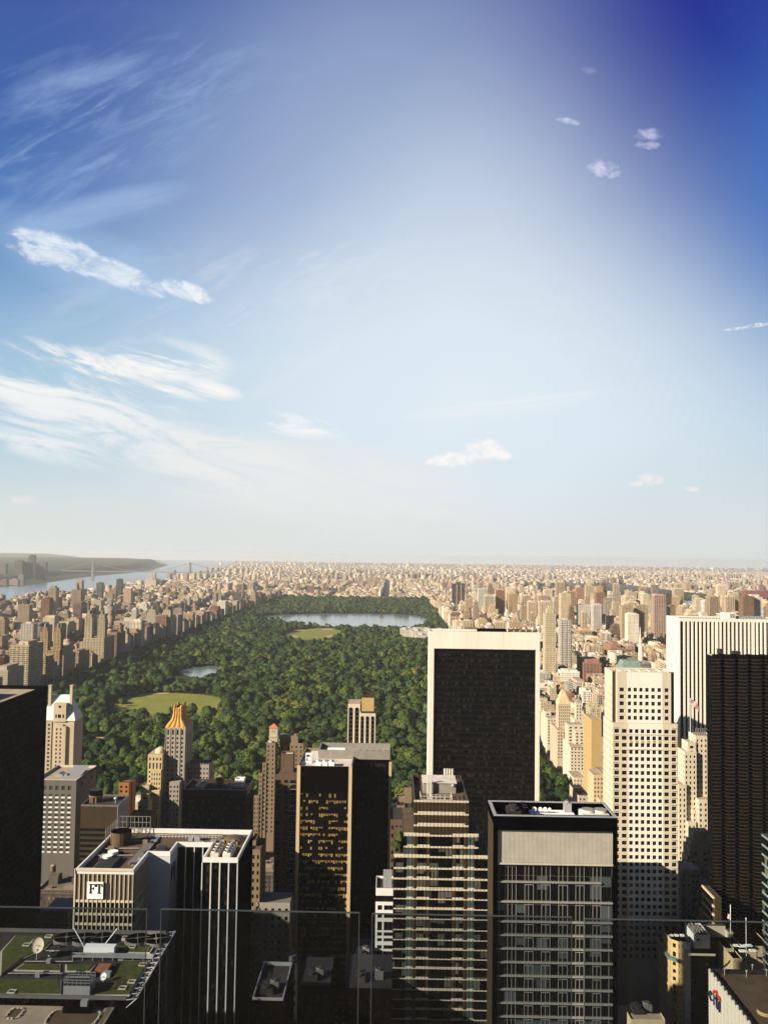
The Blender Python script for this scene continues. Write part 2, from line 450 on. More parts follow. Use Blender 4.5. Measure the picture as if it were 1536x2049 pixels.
mat('shaded_shaft_stone', (.27, .245, .215), .85, .12, .15, streak=True)  # stone greyed to stand for the shade on the gilded tower
mat('sign_white', (.88, .84, .82), .5, .02, 1)
mat('logo_blue', (.015, .02, .09), .4, .05, 1)
mat('logo_red', (.60, .03, .02), .4, .05, 1)
mat('flag_red', (.42, .05, .04), .8, .05, 1)
mat('flag_white', (.75, .70, .66), .8, .05, 1)
mat('flag_blue', (.02, .025, .08), .8, .05, 1)
mat('trunk_bark', (.06, .045, .03), .95, .3, .5)

def cells(name, pw, fh, wall, glass, lit, p_lit, gu=0.06, gv=0.22, rough=.25, vshift=0.0, spec=.05):
    """a curtain wall of panes pw wide and floors fh high: dark glass, some with blinds drawn, behind wall-coloured spandrels"""
    m = D.materials.new(name); m.use_nodes = True
    t = NT(m.node_tree); b = t.n['Principled BSDF']
    g = t.new('ShaderNodeNewGeometry')
    px_, py_, pz_ = t.sep(g.outputs['Position'])[0:3]; nx, ny, nz = t.sep(g.outputs['Normal'])[0:3]
    side = t.m('GREATER_THAN', t.m('ABSOLUTE', nx), 0.7)
    u = t.m('DIVIDE', t.fmix(side, px_, py_), pw); v = t.m('DIVIDE', t.m('ADD', pz_, vshift), fh)
    fu = t.m('FRACT', u); fv = t.m('FRACT', v)
    cell = t.comb(t.m('FLOOR', u), t.m('FLOOR', v), t.m('MULTIPLY', side, 7.0))
    floor_r = t.white(t.comb(0.5, t.m('FLOOR', v), 3.0))
    blk = t.white(t.comb(t.m('FLOOR', t.m('DIVIDE', u, 4.0)), t.m('FLOOR', v), 9.0))
    r = t.white(cell)
    win = t.m('MULTIPLY', t.m('GREATER_THAN', fv, gv), t.m('GREATER_THAN', fu, gu))
    drop = t.m('GREATER_THAN', fv, t.fmix(t.white(t.vm('ADD', cell, (3, 5, 7))), gv, 0.85))     # how far each blind is let down
    thr = t.m('MULTIPLY', t.m('ADD', t.m('MULTIPLY', floor_r, 0.5), t.m('MULTIPLY', blk, 0.9)), p_lit)
    on = t.m('MULTIPLY', t.m('LESS_THAN', r, thr), drop)
    shade = t.m('ADD', 0.65, t.m('MULTIPLY', t.white(t.vm('ADD', cell, (11, 2, 4))), 0.5))
    gl = t.mix(on, glass, t.vm('MULTIPLY', lit, t.comb(shade, shade, shade)))
    c = t.mix(win, wall, gl)
    t.l.new(c, b.inputs['Base Color'])
    t.l.new(t.fmix(t.m('MULTIPLY', win, t.m('SUBTRACT', 1.0, on)), 0.6, rough), b.inputs['Roughness'])
    b.inputs['Specular IOR Level'].default_value = spec
    MAT[name] = m
    return m
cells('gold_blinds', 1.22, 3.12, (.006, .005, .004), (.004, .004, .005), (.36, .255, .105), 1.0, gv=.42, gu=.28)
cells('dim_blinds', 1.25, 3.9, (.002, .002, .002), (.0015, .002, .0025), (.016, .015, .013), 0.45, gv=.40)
cells('solow_glass', 1.5, 4.0, (.0025, .002, .002), (.0012, .0014, .002), (.017, .015, .013), 0.4, gv=.45)
cells('grid_glass', 1.4, 3.8, (.030, .024, .018), (.012, .011, .010), (.20, .14, .07), 0.45, gv=.30)
cells('tower_glass', 1.4, 3.8, (.0022, .002, .0017), (.0013, .0013, .0018), (.009, .007, .0045), 0.3, gv=.35)
cells('band_glass', 2.4, 4.7, (.02, .015, .010), (.0025, .0035, .0045), (.085, .082, .070), 0.42, gv=.02, gu=.03, rough=.15)
cells('court_glass', 2.4, 6.4, (.01, .012, .013), (.002, .0025, .003), (.03, .042, .046), 0.5, gv=.03, gu=.03, rough=.04, spec=.8)
cells('ft_glass', 1.5, 3.8, (.07, .055, .035), (.012, .011, .010), (.12, .09, .05), 0.35, gv=.2)

def city_mat(name, far=False):
    """brick and stone walls with rows of windows, roofs of tar, gravel and silver paint; the colour comes from each building"""
    m = D.materials.new(name); m.use_nodes = True
    t = NT(m.node_tree); b = t.n['Principled BSDF']
    g = t.new('ShaderNodeNewGeometry'); P = g.outputs['Position']
    px_, py_, pz_ = t.sep(P)[0:3]; nx, ny, nz = t.sep(g.outputs['Normal'])[0:3]
    at = t.new('ShaderNodeAttribute', attribute_name='tint')
    tint, wf = at.outputs['Color'], at.outputs['Alpha']
    side = t.m('GREATER_THAN', t.m('ABSOLUTE', nx), 0.7); up = t.m('GREATER_THAN', nz, 0.5)
    pw = t.fmix(t.m('GREATER_THAN', wf, 0.5), 2.6, 3.3)
    u = t.m('DIVIDE', t.fmix(side, px_, py_), pw); v = t.m('DIVIDE', pz_, 3.3)
    fu = t.m('FRACT', u); fv = t.m('FRACT', v)
    half = t.m('MULTIPLY', wf, 0.5)
    wu = t.m('LESS_THAN', t.m('ABSOLUTE', t.m('SUBTRACT', fu, 0.5)), half)
    wv = t.m('LESS_THAN', t.m('ABSOLUTE', t.m('SUBTRACT', fv, 0.5)), 0.27)
    ok = t.m('GREATER_THAN', pz_, 4.0)
    win = t.m('MULTIPLY', t.m('MULTIPLY', wu, wv), t.m('MULTIPLY', ok, t.m('SUBTRACT', 1.0, up)))
    r = t.white(t.comb(t.m('FLOOR', u), t.m('FLOOR', v), side))
    gl = t.ramp(r, [(0, (.010, .012, .016)), (.6, (.03, .03, .032)), (.85, (.10, .09, .075)), (1, (.26, .22, .16))])
    dirt = t.mr(t.noise(t.vm('MULTIPLY', P, (1, 1, .2)), .09, 4, .6), .3, .7, .82, 1.14)
    wall = t.vm('MULTIPLY', tint, t.comb(dirt, dirt, dirt))
    bay = t.m('LESS_THAN', t.m('FRACT', t.m('MULTIPLY', u, .42)), .46); tall = t.m('GREATER_THAN', wf, .40)        # window bays and balcony stacks read as darker strips
    belt = t.m('LESS_THAN', t.m('FRACT', t.m('MULTIPLY', v, .25)), .16)
    k2 = t.m('SUBTRACT', 1.0, t.m('MULTIPLY', t.m('MULTIPLY', bay, tall), .34)); k3 = t.m('SUBTRACT', k2, t.m('MULTIPLY', belt, .12))
    wall = t.vm('MULTIPLY', wall, t.comb(k3, k3, k3))
    rn = t.noise(P, .022, 4, .65); rf = t.noise(P, .35, 3, .6)
    roof = t.ramp(t.m('ADD', t.m('MULTIPLY', rn, .75), t.m('MULTIPLY', rf, .25)), [(.30, (.035, .03, .028)), (.44, (.13, .11, .09)), (.54, (.26, .21, .16)), (.63, (.40, .36, .31)), (.70, (.58, .56, .53))])
    roof = t.mix(.35, roof, tint)
    c = t.mix(up, t.mix(win, wall, gl), roof)
    t.l.new(c, b.inputs['Base Color'])
    t.l.new(t.fmix(win, .9, .25), b.inputs['Roughness'])
    b.inputs['Specular IOR Level'].default_value = .25
    MAT[name] = m
city_mat('city')
def M_(*k): return [MAT[x] for x in k]
def onz(px, py, z):
    d = ray(px, py); t = (z - CAM_Z) / d.z
    return (d.x * t, d.y * t, z)
def prism(mb, pts, z0, z1, m=0, mt=None, cap=True):
    mt = m if mt is None else mt; k = len(mb.v); N = len(pts)
    mb.v += [(x, y, z0) for x, y in pts] + [(x, y, z1) for x, y in pts]
    for i in range(N):
        j = (i + 1) % N; mb.f.append((k + i, k + j, k + N + j, k + N + i)); mb.m.append(m)
    if cap: mb.f.append(tuple(range(k + N, k + 2 * N))); mb.m.append(mt)
def outline(mb, pts, z0, z1, t, m=0):
    N = len(pts)
    for i in range(N):
        p, q, r = pts[i], pts[(i + 1) % N], pts[(i + 2) % N]
        turn = (q[0] - p[0]) * (r[1] - q[1]) - (q[1] - p[1]) * (r[0] - q[0])
        f = FR(p, q); f.box(mb, 0, f.W + (-t if turn > 0 else t), -t, 0, z0, z1, m)
# ================================================================== the setting
def sheet(name, pts, z, m, k='structure'):
    me = D.meshes.new(name); me.from_pydata([(x, y, z) for x, y in pts], [], [tuple(range(len(pts)))])
    me.materials.append(MAT[m]); o = D.objects.new(name, me); COL.objects.link(o); OFF[o.name] = (0, 0, 0)
    return kind(o, k)
def land_mat(name, stops, scale, far=None, rough=.95):
    m = D.materials.new(name); m.use_nodes = True; t = NT(m.node_tree); b = t.n['Principled BSDF']
    P = t.new('ShaderNodeNewGeometry').outputs['Position']
    v = t.m('ADD', t.m('MULTIPLY', t.noise(P, scale, 6, .62), .7), t.m('MULTIPLY', t.noise(P, scale * 11, 3, .6), .3))
    c = t.ramp(v, stops)
    if far:
        f = t.ramp(t.noise(P, .0013, 7, .7), far)
        c = t.mix(t.mr(t.sep(P)[1], 6500, 11000), c, f)
    t.l.new(c, b.inputs['Base Color']); b.inputs['Roughness'].default_value = rough; b.inputs['Specular IOR Level'].default_value = .1
    MAT[name] = m
def water_mat(name, c, rough):
    m = D.materials.new(name); m.use_nodes = True; t = NT(m.node_tree); b = t.n['Principled BSDF']
    P = t.new('ShaderNodeNewGeometry').outputs['Position']
    n1 = t.noise(t.vm('MULTIPLY', P, (.02, .05, 1)), 1.0, 6, .6)
    bm = t.new('ShaderNodeBump'); bm.inputs['Strength'].default_value = .07; bm.inputs['Distance'].default_value = 2.0
    t.l.new(t.noise(P, .12, 5, .65), bm.inputs['Height']); t.l.new(bm.outputs[0], b.inputs['Normal'])
    k = t.mr(n1, .3, .7, .75, 1.25); t.l.new(t.vm('MULTIPLY', c, t.comb(k, k, k)), b.inputs['Base Color'])
    b.inputs['Roughness'].default_value = rough; b.inputs['Specular IOR Level'].default_value = .5
    MAT[name] = m
land_mat('street', [(.35, (.028, .027, .027)), (.55, (.05, .047, .045)), (.7, (.09, .08, .07))], .02,
         [(.36, (.07, .085, .05)), (.46, (.13, .13, .10)), (.54, (.24, .22, .19)), (.62, (.32, .30, .27)), (.7, (.12, .13, .09))])
land_mat('park_floor', [(.38, (.020, .026, .010)), (.5, (.035, .046, .014)), (.62, (.06, .075, .022)), (.72, (.16, .12, .07))], .012)
land_mat('meadow', [(.3, (.12, .145, .028)), (.5, (.17, .185, .040)), (.7, (.23, .22, .06))], .03)
land_mat('bare_earth', [(.3, (.30, .22, .14)), (.7, (.42, .33, .23))], .05)
land_mat('woods', [(.36, (.020, .030, .014)), (.5, (.035, .050, .022)), (.62, (.06, .07, .035)), (.7, (.22, .19, .16))], .004)
land_mat('gravel_path', [(.3, (.22, .17, .12)), (.7, (.34, .27, .19))], .08)
water_mat('river_water', (.10, .14, .17), .22)
water_mat('lake_water', (.12, .17, .17), .14)

sheet('ground', [(-28000, -350), (28000, -350), (28000, 29500), (-28000, 29500)], 0, 'street')
PX0, PX1, PY0, PY1 = -618.0, 190.0, 768.0, 4840.0
sheet('park_ground', [(PX0, PY0), (PX1, PY0), (PX1, PY1), (PX0, PY1)], .3, 'park_floor')
RES = [(-525, 3330), (-505, 3480), (-380, 3610), (-150, 3690), (60, 3680), (128, 3560), (150, 3330), (120, 3080), (20, 2960), (-120, 2950), (-300, 3040), (-450, 3200)]
LAKE = [onz(x, y, 12)[:2] for x, y in ((352, 1334), (372, 1327), (410, 1325), (434, 1329), (432, 1337), (405, 1343), (378, 1343))]
def rounded(pts, k=3):
    for _ in range(k):
        pts = [((a[0] * w + b[0] * (1 - w)), (a[1] * w + b[1] * (1 - w))) for a, b in zip(pts, pts[1:] + pts[:1]) for w in (.75, .25)]
    return pts
RES = rounded(RES); LAKE = rounded(LAKE)
LAKE = [(x + (x + 430) * .25, y + 30 + (y - 1850) * .3) for x, y in LAKE]
MEADOW = rounded([(-466, 1485), (-400, 1530), (-300, 1505), (-262, 1420), (-258, 1330), (-330, 1300), (-420, 1312)])
GREAT = rounded([(-318, 2560), (-330, 2760), (-275, 2905), (-190, 2905), (-140, 2740), (-150, 2590), (-220, 2480)])
FIELD = rounded([onz(160, 1485, 3)[:2], onz(222, 1479, 3)[:2], onz(225, 1473, 3)[:2], onz(160, 1475, 3)[:2]], 2)
FIELD = [(x, y - 12 if i > len(FIELD) / 2 else y + 12) for i, (x, y) in enumerate(FIELD)]
sheet('reservoir', RES, .6, 'lake_water'); sheet('lake', LAKE, .6, 'lake_water')
sheet('lawn', MEADOW, .6, 'meadow'); sheet('lawn', GREAT, .6, 'meadow')
sheet('path', rounded([onz(x, y, 2)[:2] for x, y in ((155, 1486), (235, 1480), (236, 1472), (155, 1474))], 2), .6, 'bare_earth')
sheet('path', rounded([(-480, 1500), (-390, 1532), (-360, 1528), (-440, 1490)], 2), .7, 'bare_earth')
for cx, cy in ((-300, 2600), (-175, 2620), (-210, 2870), (-300, 2800)):
    sheet('path', [(cx + 22 * math.cos(a), cy + 30 * math.sin(a)) for a in [i * math.pi / 8 for i in range(16)]], .7, 'bare_earth')
def strip(pts, w):
    L, Rr = [], []
    for i, p in enumerate(pts):
        a = pts[max(0, i - 1)]; b = pts[min(len(pts) - 1, i + 1)]; d = Vector((b[0] - a[0], b[1] - a[1])).normalized()
        L.append((p[0] - d.y * w / 2, p[1] + d.x * w / 2)); Rr.append((p[0] + d.y * w / 2, p[1] - d.x * w / 2))
    return L[::-1] + Rr
PATHS = [([(-560, 800), (-545, 1000), (-575, 1250), (-560, 1700), (-540, 2300), (-560, 2900)], 11), ([(-440, 1200), (-330, 1215), (-250, 1260), (-240, 1400), (-180, 1560), (-150, 1800)], 8),
         ([(60, 840), (70, 1000), (110, 1300), (60, 1700), (90, 2200), (120, 2480)], 11), ([(-300, 900), (-160, 1050), (-110, 1220), (-100, 1420)], 10), ([(150, 800), (168, 1000), (172, 1500)], 5), ([(-470, 960), (-300, 1010), (-200, 940), (-60, 905)], 6)]
for p, w in PATHS: sheet('path', strip(p, w), .65, 'gravel_path')
sheet('river', [(-1790, -300), (-1790, 4200), (-1830, 4800), (-1960, 6000), (-1990, 8500), (-2180, 10500), (-2576, 12880), (-4460, 24400), (-5400, 29400), (-8000, 29400), (-7200, 27000), (-4380, 17000), (-3140, 11186), (-2950, 8400), (-2620, 6440), (-2600, -300)], .9, 'river_water')
sheet('river', [(1500, 3600), (1640, 4500), (1560, 4900), (1500, 5300), (1760, 5250), (2050, 4900), (2250, 4300), (2200, 3600)], .9, 'river_water')
sheet('island_ground', rounded([(1900, 5150), (1620, 5500), (1750, 6100), (2600, 6200), (2900, 5600), (2500, 5200)], 2), .9, 'woods')
sheet('park_ground', rounded([(-640, 5600), (-700, 6300), (-560, 6400), (-520, 5700)], 2), .5, 'woods')

def hill(name, ys, base, prof, hs, m='woods'):
    """land rising from the line base(y) inland; hs gives its height along y"""
    mb = MB(); P = []; rr = random.Random(len(ys))
    for y in ys:
        row = []
        for d, f in prof:
            h = hs(y) * f
            row.append((base(y) - d + rr.uniform(-18, 18) * (f > 0), y + rr.uniform(-20, 20), max(-.5, h * rr.uniform(.93, 1.05)) if f > 0 else -.5))
        P.append(row)
    for i in range(len(ys) - 1):
        for j in range(len(prof) - 1): mb.q(P[i][j], P[i][j + 1], P[i + 1][j + 1], P[i + 1][j])
    for row in (P[0], P[-1]):
        for j in range(len(prof) - 1): mb.q((row[j][0], row[j][1], -.5), (row[j + 1][0], row[j + 1][1], -.5), row[j + 1], row[j])
    return kind(mb.build(name, MAT[m], smooth=False), 'structure')
def itp(tab):
    xs = [a for a, b in tab]; vs = [b for a, b in tab]
    return lambda y: float(np.interp(y, xs, vs))
shore = itp([(0, -2640), (6440, -2660), (8400, -2990), (11186, -3180), (17000, -4420)])
hill('hills', [2500 + i * 250 for i in range(60)], shore, [(0, 0), (60, .12), (160, .35), (230, .85), (330, .95), (700, 1), (1600, 1.0), (3200, .9), (4200, .5)],
     itp([(2500, 40), (5500, 48), (7500, 60), (9000, 74), (12000, 100), (16000, 130), (16900, 120), (17200, 50)]))
hill('hills', [20000 + i * 800 for i in range(12)], itp([(21000, -7800), (32000, -11000)]), [(0, 0), (400, .6), (1200, 1), (4500, 1.05), (7500, .7)], itp([(20000, 40), (23000, 140), (27000, 170), (29000, 80)]))

# ------------------------------------------------------------------ suspension bridge over the river
def bridge():
    Y = 8400.0; xl = A(186, 1150, Y)[0]; xr = A(380, 1150, Y)[0]; zt = 150.0; zd = 52.0
    r = thing('suspension_bridge', 'far grey suspension bridge with two tall towers spanning the wide river', 'bridge', (xl, Y, 0))
    mat('bridge_steel', (.15, .15, .16), .6, .05, .1)
    for x in (xl, xr):
        m = MB()
        for s in (-1, 1): m.frus((x - 9, x + 9, Y + s * 16 - 6, Y + s * 16 + 6), -.5, (x - 6, x + 6, Y + s * 14 - 5, Y + s * 14 + 5), zt)
        for z in (60, 100, zt - 12): m.box(x - 5, x + 5, Y - 9, Y + 9, z, z + 9, bottom=True)
        m.build('tower', MAT['bridge_steel'], r)
    m = MB(); m.box(xl - 330, xr + 330, Y - 15, Y + 15, zd, zd + 8, bottom=True); m.build('deck', MAT['bridge_steel'], r)
    m = MB()
    for s in (-13, 13):
        pr = None
        for i in range(25):
            t = i / 24; x = xl + (xr - xl) * t; z = zd + 12 + (zt - zd - 12) * (2 * t - 1) ** 2
            if pr: m.tube(pr, (x, Y + s, z), 1.2, 5)
            if i % 2: m.tube((x, Y + s, zd + 8), (x, Y + s, z), .4, 4)
            pr = (x, Y + s, z)
        m.tube((xl, Y + s, zt), (xl - 320, Y + s, zd + 8), 1.2, 5); m.tube((xr, Y + s, zt), (xr + 320, Y + s, zd + 8), 1.2, 5)
    m.build('cables', MAT['bridge_steel'], r)
bridge()
def boat():
    x, y, _ = onz(85, 1189, .9); r = thing('ferry_boat', 'small white boat with pale wake on the near side of the river', 'boat', (x, y, .9))
    m = MB(); L, B = 32, 6
    pts = [(x - L, y - B), (x + L * .6, y - B), (x + L, y), (x + L * .6, y + B), (x - L, y + B)]
    prism(m, pts, .4, 5, 0); m.build('hull', M_('mid_grey'), r)
    m = MB(); m.box(x - L * .8, x + L * .4, y - 4.5, y + 4.5, 5, 9); m.box(x - 4, x + 8, y - 3.5, y + 3.5, 9, 12); m.build('cabin', M_('white_paint'), r)
boat()
FOOT = []                         # ground taken by the named buildings
SEEN = []                         # their outlines in the view, for choosing which other buildings show
def claim(x0, x1, y0, y1, z1, pad=3):
    FOOT.append((x0 - pad, x1 + pad, y0 - pad, y1 + pad)); SEEN.append((x0, x1, y0, y1, z1))
rnd = random.Random(7)

def fan_unit(root, x, y, z, w, d, h, nf=1, m='galvanised', name='air_handler', along='y'):
    mb = MB(); mb.box(x, x + w, y, y + d, z, z + h, 0)
    for i in range(nf):
        cx = x + w / 2 if along == 'y' else x + w * (i + .5) / nf
        cy = y + d * (i + .5) / nf if along == 'y' else y + d / 2
        r = .42 * min(w if along == 'y' else w / nf, d / nf if along == 'y' else d)
        mb.cyl(cx, cy, z + h, z + h + .5, r, r, 14, 0, 1); mb.cyl(cx, cy, z + h + .5, z + h + .6, r * .3, r * .3, 8, 0)
    return mb.build(name, M_(m, 'dark_grey'), root)
def tank(root, x, y, z, r, h, legs=2.5):
    mb = MB()
    for a in (45, 135, 225, 315):
        mb.tube((x + .7 * r * math.cos(R(a)), y + .7 * r * math.sin(R(a)), z), (x + .7 * r * math.cos(R(a)), y + .7 * r * math.sin(R(a)), z + legs), .14, 4, 1)
    mb.cyl(x, y, z + legs, z + legs + .2, r * 1.04, None, 16, 1)
    mb.cyl(x, y, z + legs + .2, z + legs + h, r, r * .95, 16, 0, cap=False)
    mb.cyl(x, y, z + legs + h, z + legs + h + r * .6, r * 1.05, .1, 16, 2)
    return mb.build('water_tank', M_('wood', 'dark_grey', 'slate'), root)
def dish(mb, c, r, up, m=0, ms=1):
    u = Vector(up).normalized(); c = Vector(c)
    mb.dome(c, r, 16, 4, m, up=-u, sag=.35)
    mb.tube(c - u * r * .3, (c.x, c.y + .1, c.z - r * 1.5), .12, 5, ms)
    mb.tube(c - u * r * .3, c + u * r * .6, .05, 4, ms)
def rail(mb, pts, z, h=1.2, r=.05, step=2.0, m=0):
    for a, b in zip(pts[:-1], pts[1:]):
        a = Vector((*a, z)); b = Vector((*b, z)); L = (b - a).length; k = max(1, int(L / step))
        for hh in (h, h * .5): mb.tube(a + Vector((0, 0, hh)), b + Vector((0, 0, hh)), r, 4, m)
        for i in range(k + 1):
            p = a.lerp(b, i / k); mb.tube(p, p + Vector((0, 0, h)), r, 4, m)

# ================================================================== named buildings
# --- black tower cut off by the left edge
x1, _, z1 = A(95, 1372, 500)
def t_black_edge():
    x0 = x1 - 60; Y0, Y1 = 330, 500
    claim(x0, x1, Y0, Y1, z1)
    r = thing('office_tower', "black ribbed office tower with a sunlit tan roof, beside the hotel with green steep roof", 'office tower', (x1, Y1, 0))
    b = MB(); b.box(x0, x1 - .6, Y0, Y1, 0, z1 - 2.2, 0, 1); b.build('wall', M_('tower_glass', 'roof_tan'), r)
    f = FR((x1 - .6, Y0), (x1 - .6, Y1)); g = MB()
    k = 62
    for i in range(k + 1):
        u = f.W * i / k; f.box(g, max(0, u - .28), min(f.W, u + .28), .0, .6, 0, z1 - 6, 0)
    f.box(g, 0, f.W, 0, .7, z1 - 6, z1, 0); g.build('vertical_fins', M_('bronze'), r)
    p = MB(); p.ring(x0, x1 - .65, Y0, Y1, z1 - 2.2, z1 - .1, .7); p.build('parapet', M_('bronze'), r)
    q = MB(); q.box(x0 + 8, x1 - 30, 400, 470, z1 - 2.2, z1 + 9); q.build('penthouse', M_('bronze'), r)
t_black_edge()

# --- apartment tower with steep pale copper roof and two chimneys
def t_copper():
    Y = 735
    xr, _, ze = A(150, 1438, Y); xl = A(84, 1438, Y)[0]; zr = A(125, 1390, Y + 9)[2]
    Y1 = Y + 19
    claim(xl, xr, Y, Y1, zr)
    r = thing('apartment_tower', 'pale stone apartment tower under a steep pale green copper roof with two chimneys', 'apartment tower', (xr, Y, 0))
    W = xr - xl; b = MB(); wins = []
    s1 = [(0, W * .30, 0.0), (W * .42, W * .66, 1.4), (W * .66, W * .76, 2.3), (W * .88, W, 1.6)]
    rows = floors(20, ze - 4, 3.35, .55)
    b.box(xl, xr, Y + .6, Y1, 0, ze - 2, 0, 1)
    for a, c, d in s1:
        f = FR((xl + a, Y), (xl + c, Y)); w = c - a
        for fr in (FR((xl + a, Y - d), (xl + c, Y - d)),):
            cols = even(max(1, round(w / 3.4)), w, .45) if w > 4 else []
            zt = ze - 3 - d * 1.5
            rr = [q for q in rows if q[1] < zt]
            if cols: wins += fr.holes(b, 0, zt, cols, rr, .35)
            else: fr.quad(b, 0, w, 0, 0, zt)
            b.box(xl + a, xl + c, Y - d + .001, Y + .6, 0, zt - .01, 0) if not cols else None
            for sx in (a, c):
                ff = FR((xl + sx, Y + .6), (xl + sx, Y - d)) if sx == a else FR((xl + sx, Y - d), (xl + sx, Y + .6))
                if cols: ff.quad(b, 0, ff.W, 0, 0, zt)
            b.q((xl + a, Y - d, zt), (xl + c, Y - d, zt), (xl + c, Y + .6, zt), (xl + a, Y + .6, zt), m=1)
    e = FR((xr + .01, Y - 1.6), (xr + .01, Y1))
    wins += e.holes(b, 0, ze - 2, even(5, e.W, .4, .8), rows, .35)
    b.build('wall', M_('limestone', 'roof_tan'), r)
    windows(r, wins, ('glass', 'frame_pale'))
    rf = MB(); m = 8.0
    rf.frus((xl - .3, xr + .3, Y - .2, Y1 + .3), ze - 2, (A(104, 1390, Y + 8)[0], A(142, 1390, Y + 8)[0], Y + 8.5, Y + 10.5), zr, 0)
    roof = rf.build('roof', M_('pale_copper'), r)
    for px in (101.5, 144):
        c = MB(); X = A(px, 1371, Y + 6)[0]; zt = A(px, 1371, Y + 6)[2]
        c.box(X - 1.1, X + 1.1, Y + 4.5, Y + 7.5, ze, zt - .8, 0); c.box(X - 1.4, X + 1.4, Y + 4.2, Y + 7.8, zt - .8, zt, 0, bottom=True)
        c.build('chimney', M_('limestone'), roof)
    dm = MB(); xa, xb = A(107, 1432, Y)[0], A(132, 1432, Y)[0]; zd = A(120, 1408, Y)[2]
    f = FR((xa, Y - .3), (xb, Y - .3)); w = xb - xa
    ws = f.holes(dm, ze - 3, zd, [(w * .16, w * .28), (w * .36, w * .62), (w * .74, w * .86)], [(ze + .2, ze + 3.2)], .4)
    dm.q((xa, Y - .3, ze - 3), (xa, Y - .3, zd), (xa, Y + 6, zd), (xa, Y + 6, ze - 3)); dm.q((xb, Y - .3, ze - 3), (xb, Y + 6, ze - 3), (xb, Y + 6, zd), (xb, Y - .3, zd))
    dm.q((xa, Y - .3, zd), (xb, Y - .3, zd), (xb, Y + 6, zd), (xa, Y + 6, zd))
    dormer = dm.build('dormer', M_('limestone'), r); windows(dormer, ws, ('glass', 'frame_pale'), 'plain')
    c = MB(); q = Vector(((xa + xb) / 2, Y - .35, zd - 2.6))
    c.v += [tuple(q + Vector((1.1 * math.cos(i * math.pi / 8), -.06, 1.1 * math.sin(i * math.pi / 8)))) for i in range(16)]; c.f.append(tuple(range(16))); c.m.append(0)
    c.build('round_window', M_('glass'), dormer)
t_copper()

# --- hotel slab with grid of pale sills
def t_grid_hotel():
    Y = 620; xl = A(70, 1562, Y)[0]; xr, _, z = A(153, 1562, Y); Y1 = Y + 42
    claim(xl, xr, Y, Y1, z)
    r = thing('hotel_building', 'grey hotel block with a grid of windows over white sill panels', 'hotel', (xr, Y, 0))
    b = MB(); f = FR((xl, Y), (xr, Y)); W = f.W
    cols = even(6, W, .55, .5, W - 2.5)
    rows = floors(30, z - 9.5, 3.45, .45, .45)
    w = f.holes(b, 0, z, cols, rows + [(z - 7, z - 4)], .4)
    e = FR((xr, Y), (xr, Y1)); w2 = e.holes(b, 0, z, even(2, e.W, .12), [(z - 7, z - 4)], .4)
    b.q((xl, Y, z - 1.2), (xr, Y, z - 1.2), (xr, Y1, z - 1.2), (xl, Y1, z - 1.2), m=1); b.build('wall', M_('hotel_shaded_grey', 'roof_tan'), r)
    windows(r, w + w2, ('glass_teal', 'frame_dark'), 'pair')
    s = MB()
    for a, c in cols:
        for p, q in rows: f.box(s, a, c, -.1, .12, p - 1.25, p - .1)
    s.build('sill_panels', M_('white_paint'), r)
    p = MB(); p.ring(xl, xr, Y + .05, Y1, z - 1.2, z + .4, .5); p.build('parapet', M_('pale_stone'), r)
    g = MB(); xa = A(122, 1556, Y + 6)[0]
    g.q((xa, Y + 3, z - .6), (xr - 1, Y + 3, z - .6), (xr - 1, Y + 30, z + 3.4), (xa + 1, Y + 30, z + 3.4)); g.q((xa, Y + 3, z - 1.2), (xa, Y + 3, z - .6), (xa + 1, Y + 30, z + 3.4), (xa + 1, Y + 30, z - 1.2))
    g.build('sloped_skylight', M_('galvanised'), r)
    fan_unit(r, xl + 10, Y + 12, z - 1.2, 5, 7, 2.2, 2); fan_unit(r, xl + 17, Y + 10, z - 1.2, 2, 4, 2.5, 1)
t_grid_hotel()

# --- squat brown block with a dark drum
def t_drum():
    Y = 600; xl = A(162, 1612, Y)[0]; xr, _, z = A(236, 1612, Y); Y1 = Y + 26
    claim(xl, xr, Y, Y1, z)
    r = thing('office_building', 'squat brown block topped by a dark round drum on a colonnade', 'office building', (xr, Y, 0))
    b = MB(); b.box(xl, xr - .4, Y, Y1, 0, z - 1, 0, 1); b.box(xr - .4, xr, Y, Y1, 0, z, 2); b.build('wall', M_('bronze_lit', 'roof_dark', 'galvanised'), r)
    p = MB(); p.ring(xl, xr - .42, Y + .05, Y1, z - 1, z + .1, .4); p.build('parapet', M_('mid_grey'), r)
    f = FR((xl, Y), (xr, Y)); m = MB()
    for i in range(1, 8): f.box(m, 0, f.W - .5, 0, .05, z - 14 - i * 3.6, z - 12.2 - i * 3.6)
    m.build('window_strips', M_('glass'), r)
    cx, cy, zz = A(192, 1600, Y + 12); c = MB()
    for i in range(10):
        a = i * math.pi / 5; c.box(cx + 4 * math.cos(a) - .4, cx + 4 * math.cos(a) + .4, cy + 4 * math.sin(a) - .4, cy + 4 * math.sin(a) + .4, z - 1, z + 3)
    c.cyl(cx, cy, z - 1, z + 3, 3.2, None, 16); c.cyl(cx, cy, z + 3, z + 3.6, 4.8, None, 20)
    cl = c.build('colonnade', M_('tan_brick'), r)
    d = MB(); d.cyl(cx, cy, z + 3.6, z + 7.2, 4.3, 4.3, 20, 0, 1); d.build('drum', M_('black_metal', 'dark_grey'), cl)
    a = MB(); a.dome((A(232, 1592, Y + 8)[0], Y + 8, z + 2.2), 1.5, m=0); a.tube((A(232, 1592, Y + 8)[0], Y + 8, z - 1), (A(232, 1592, Y + 8)[0], Y + 8, z + 2.3), .4)
    a.build('vent_hood', M_('galvanised'), r)
t_drum()

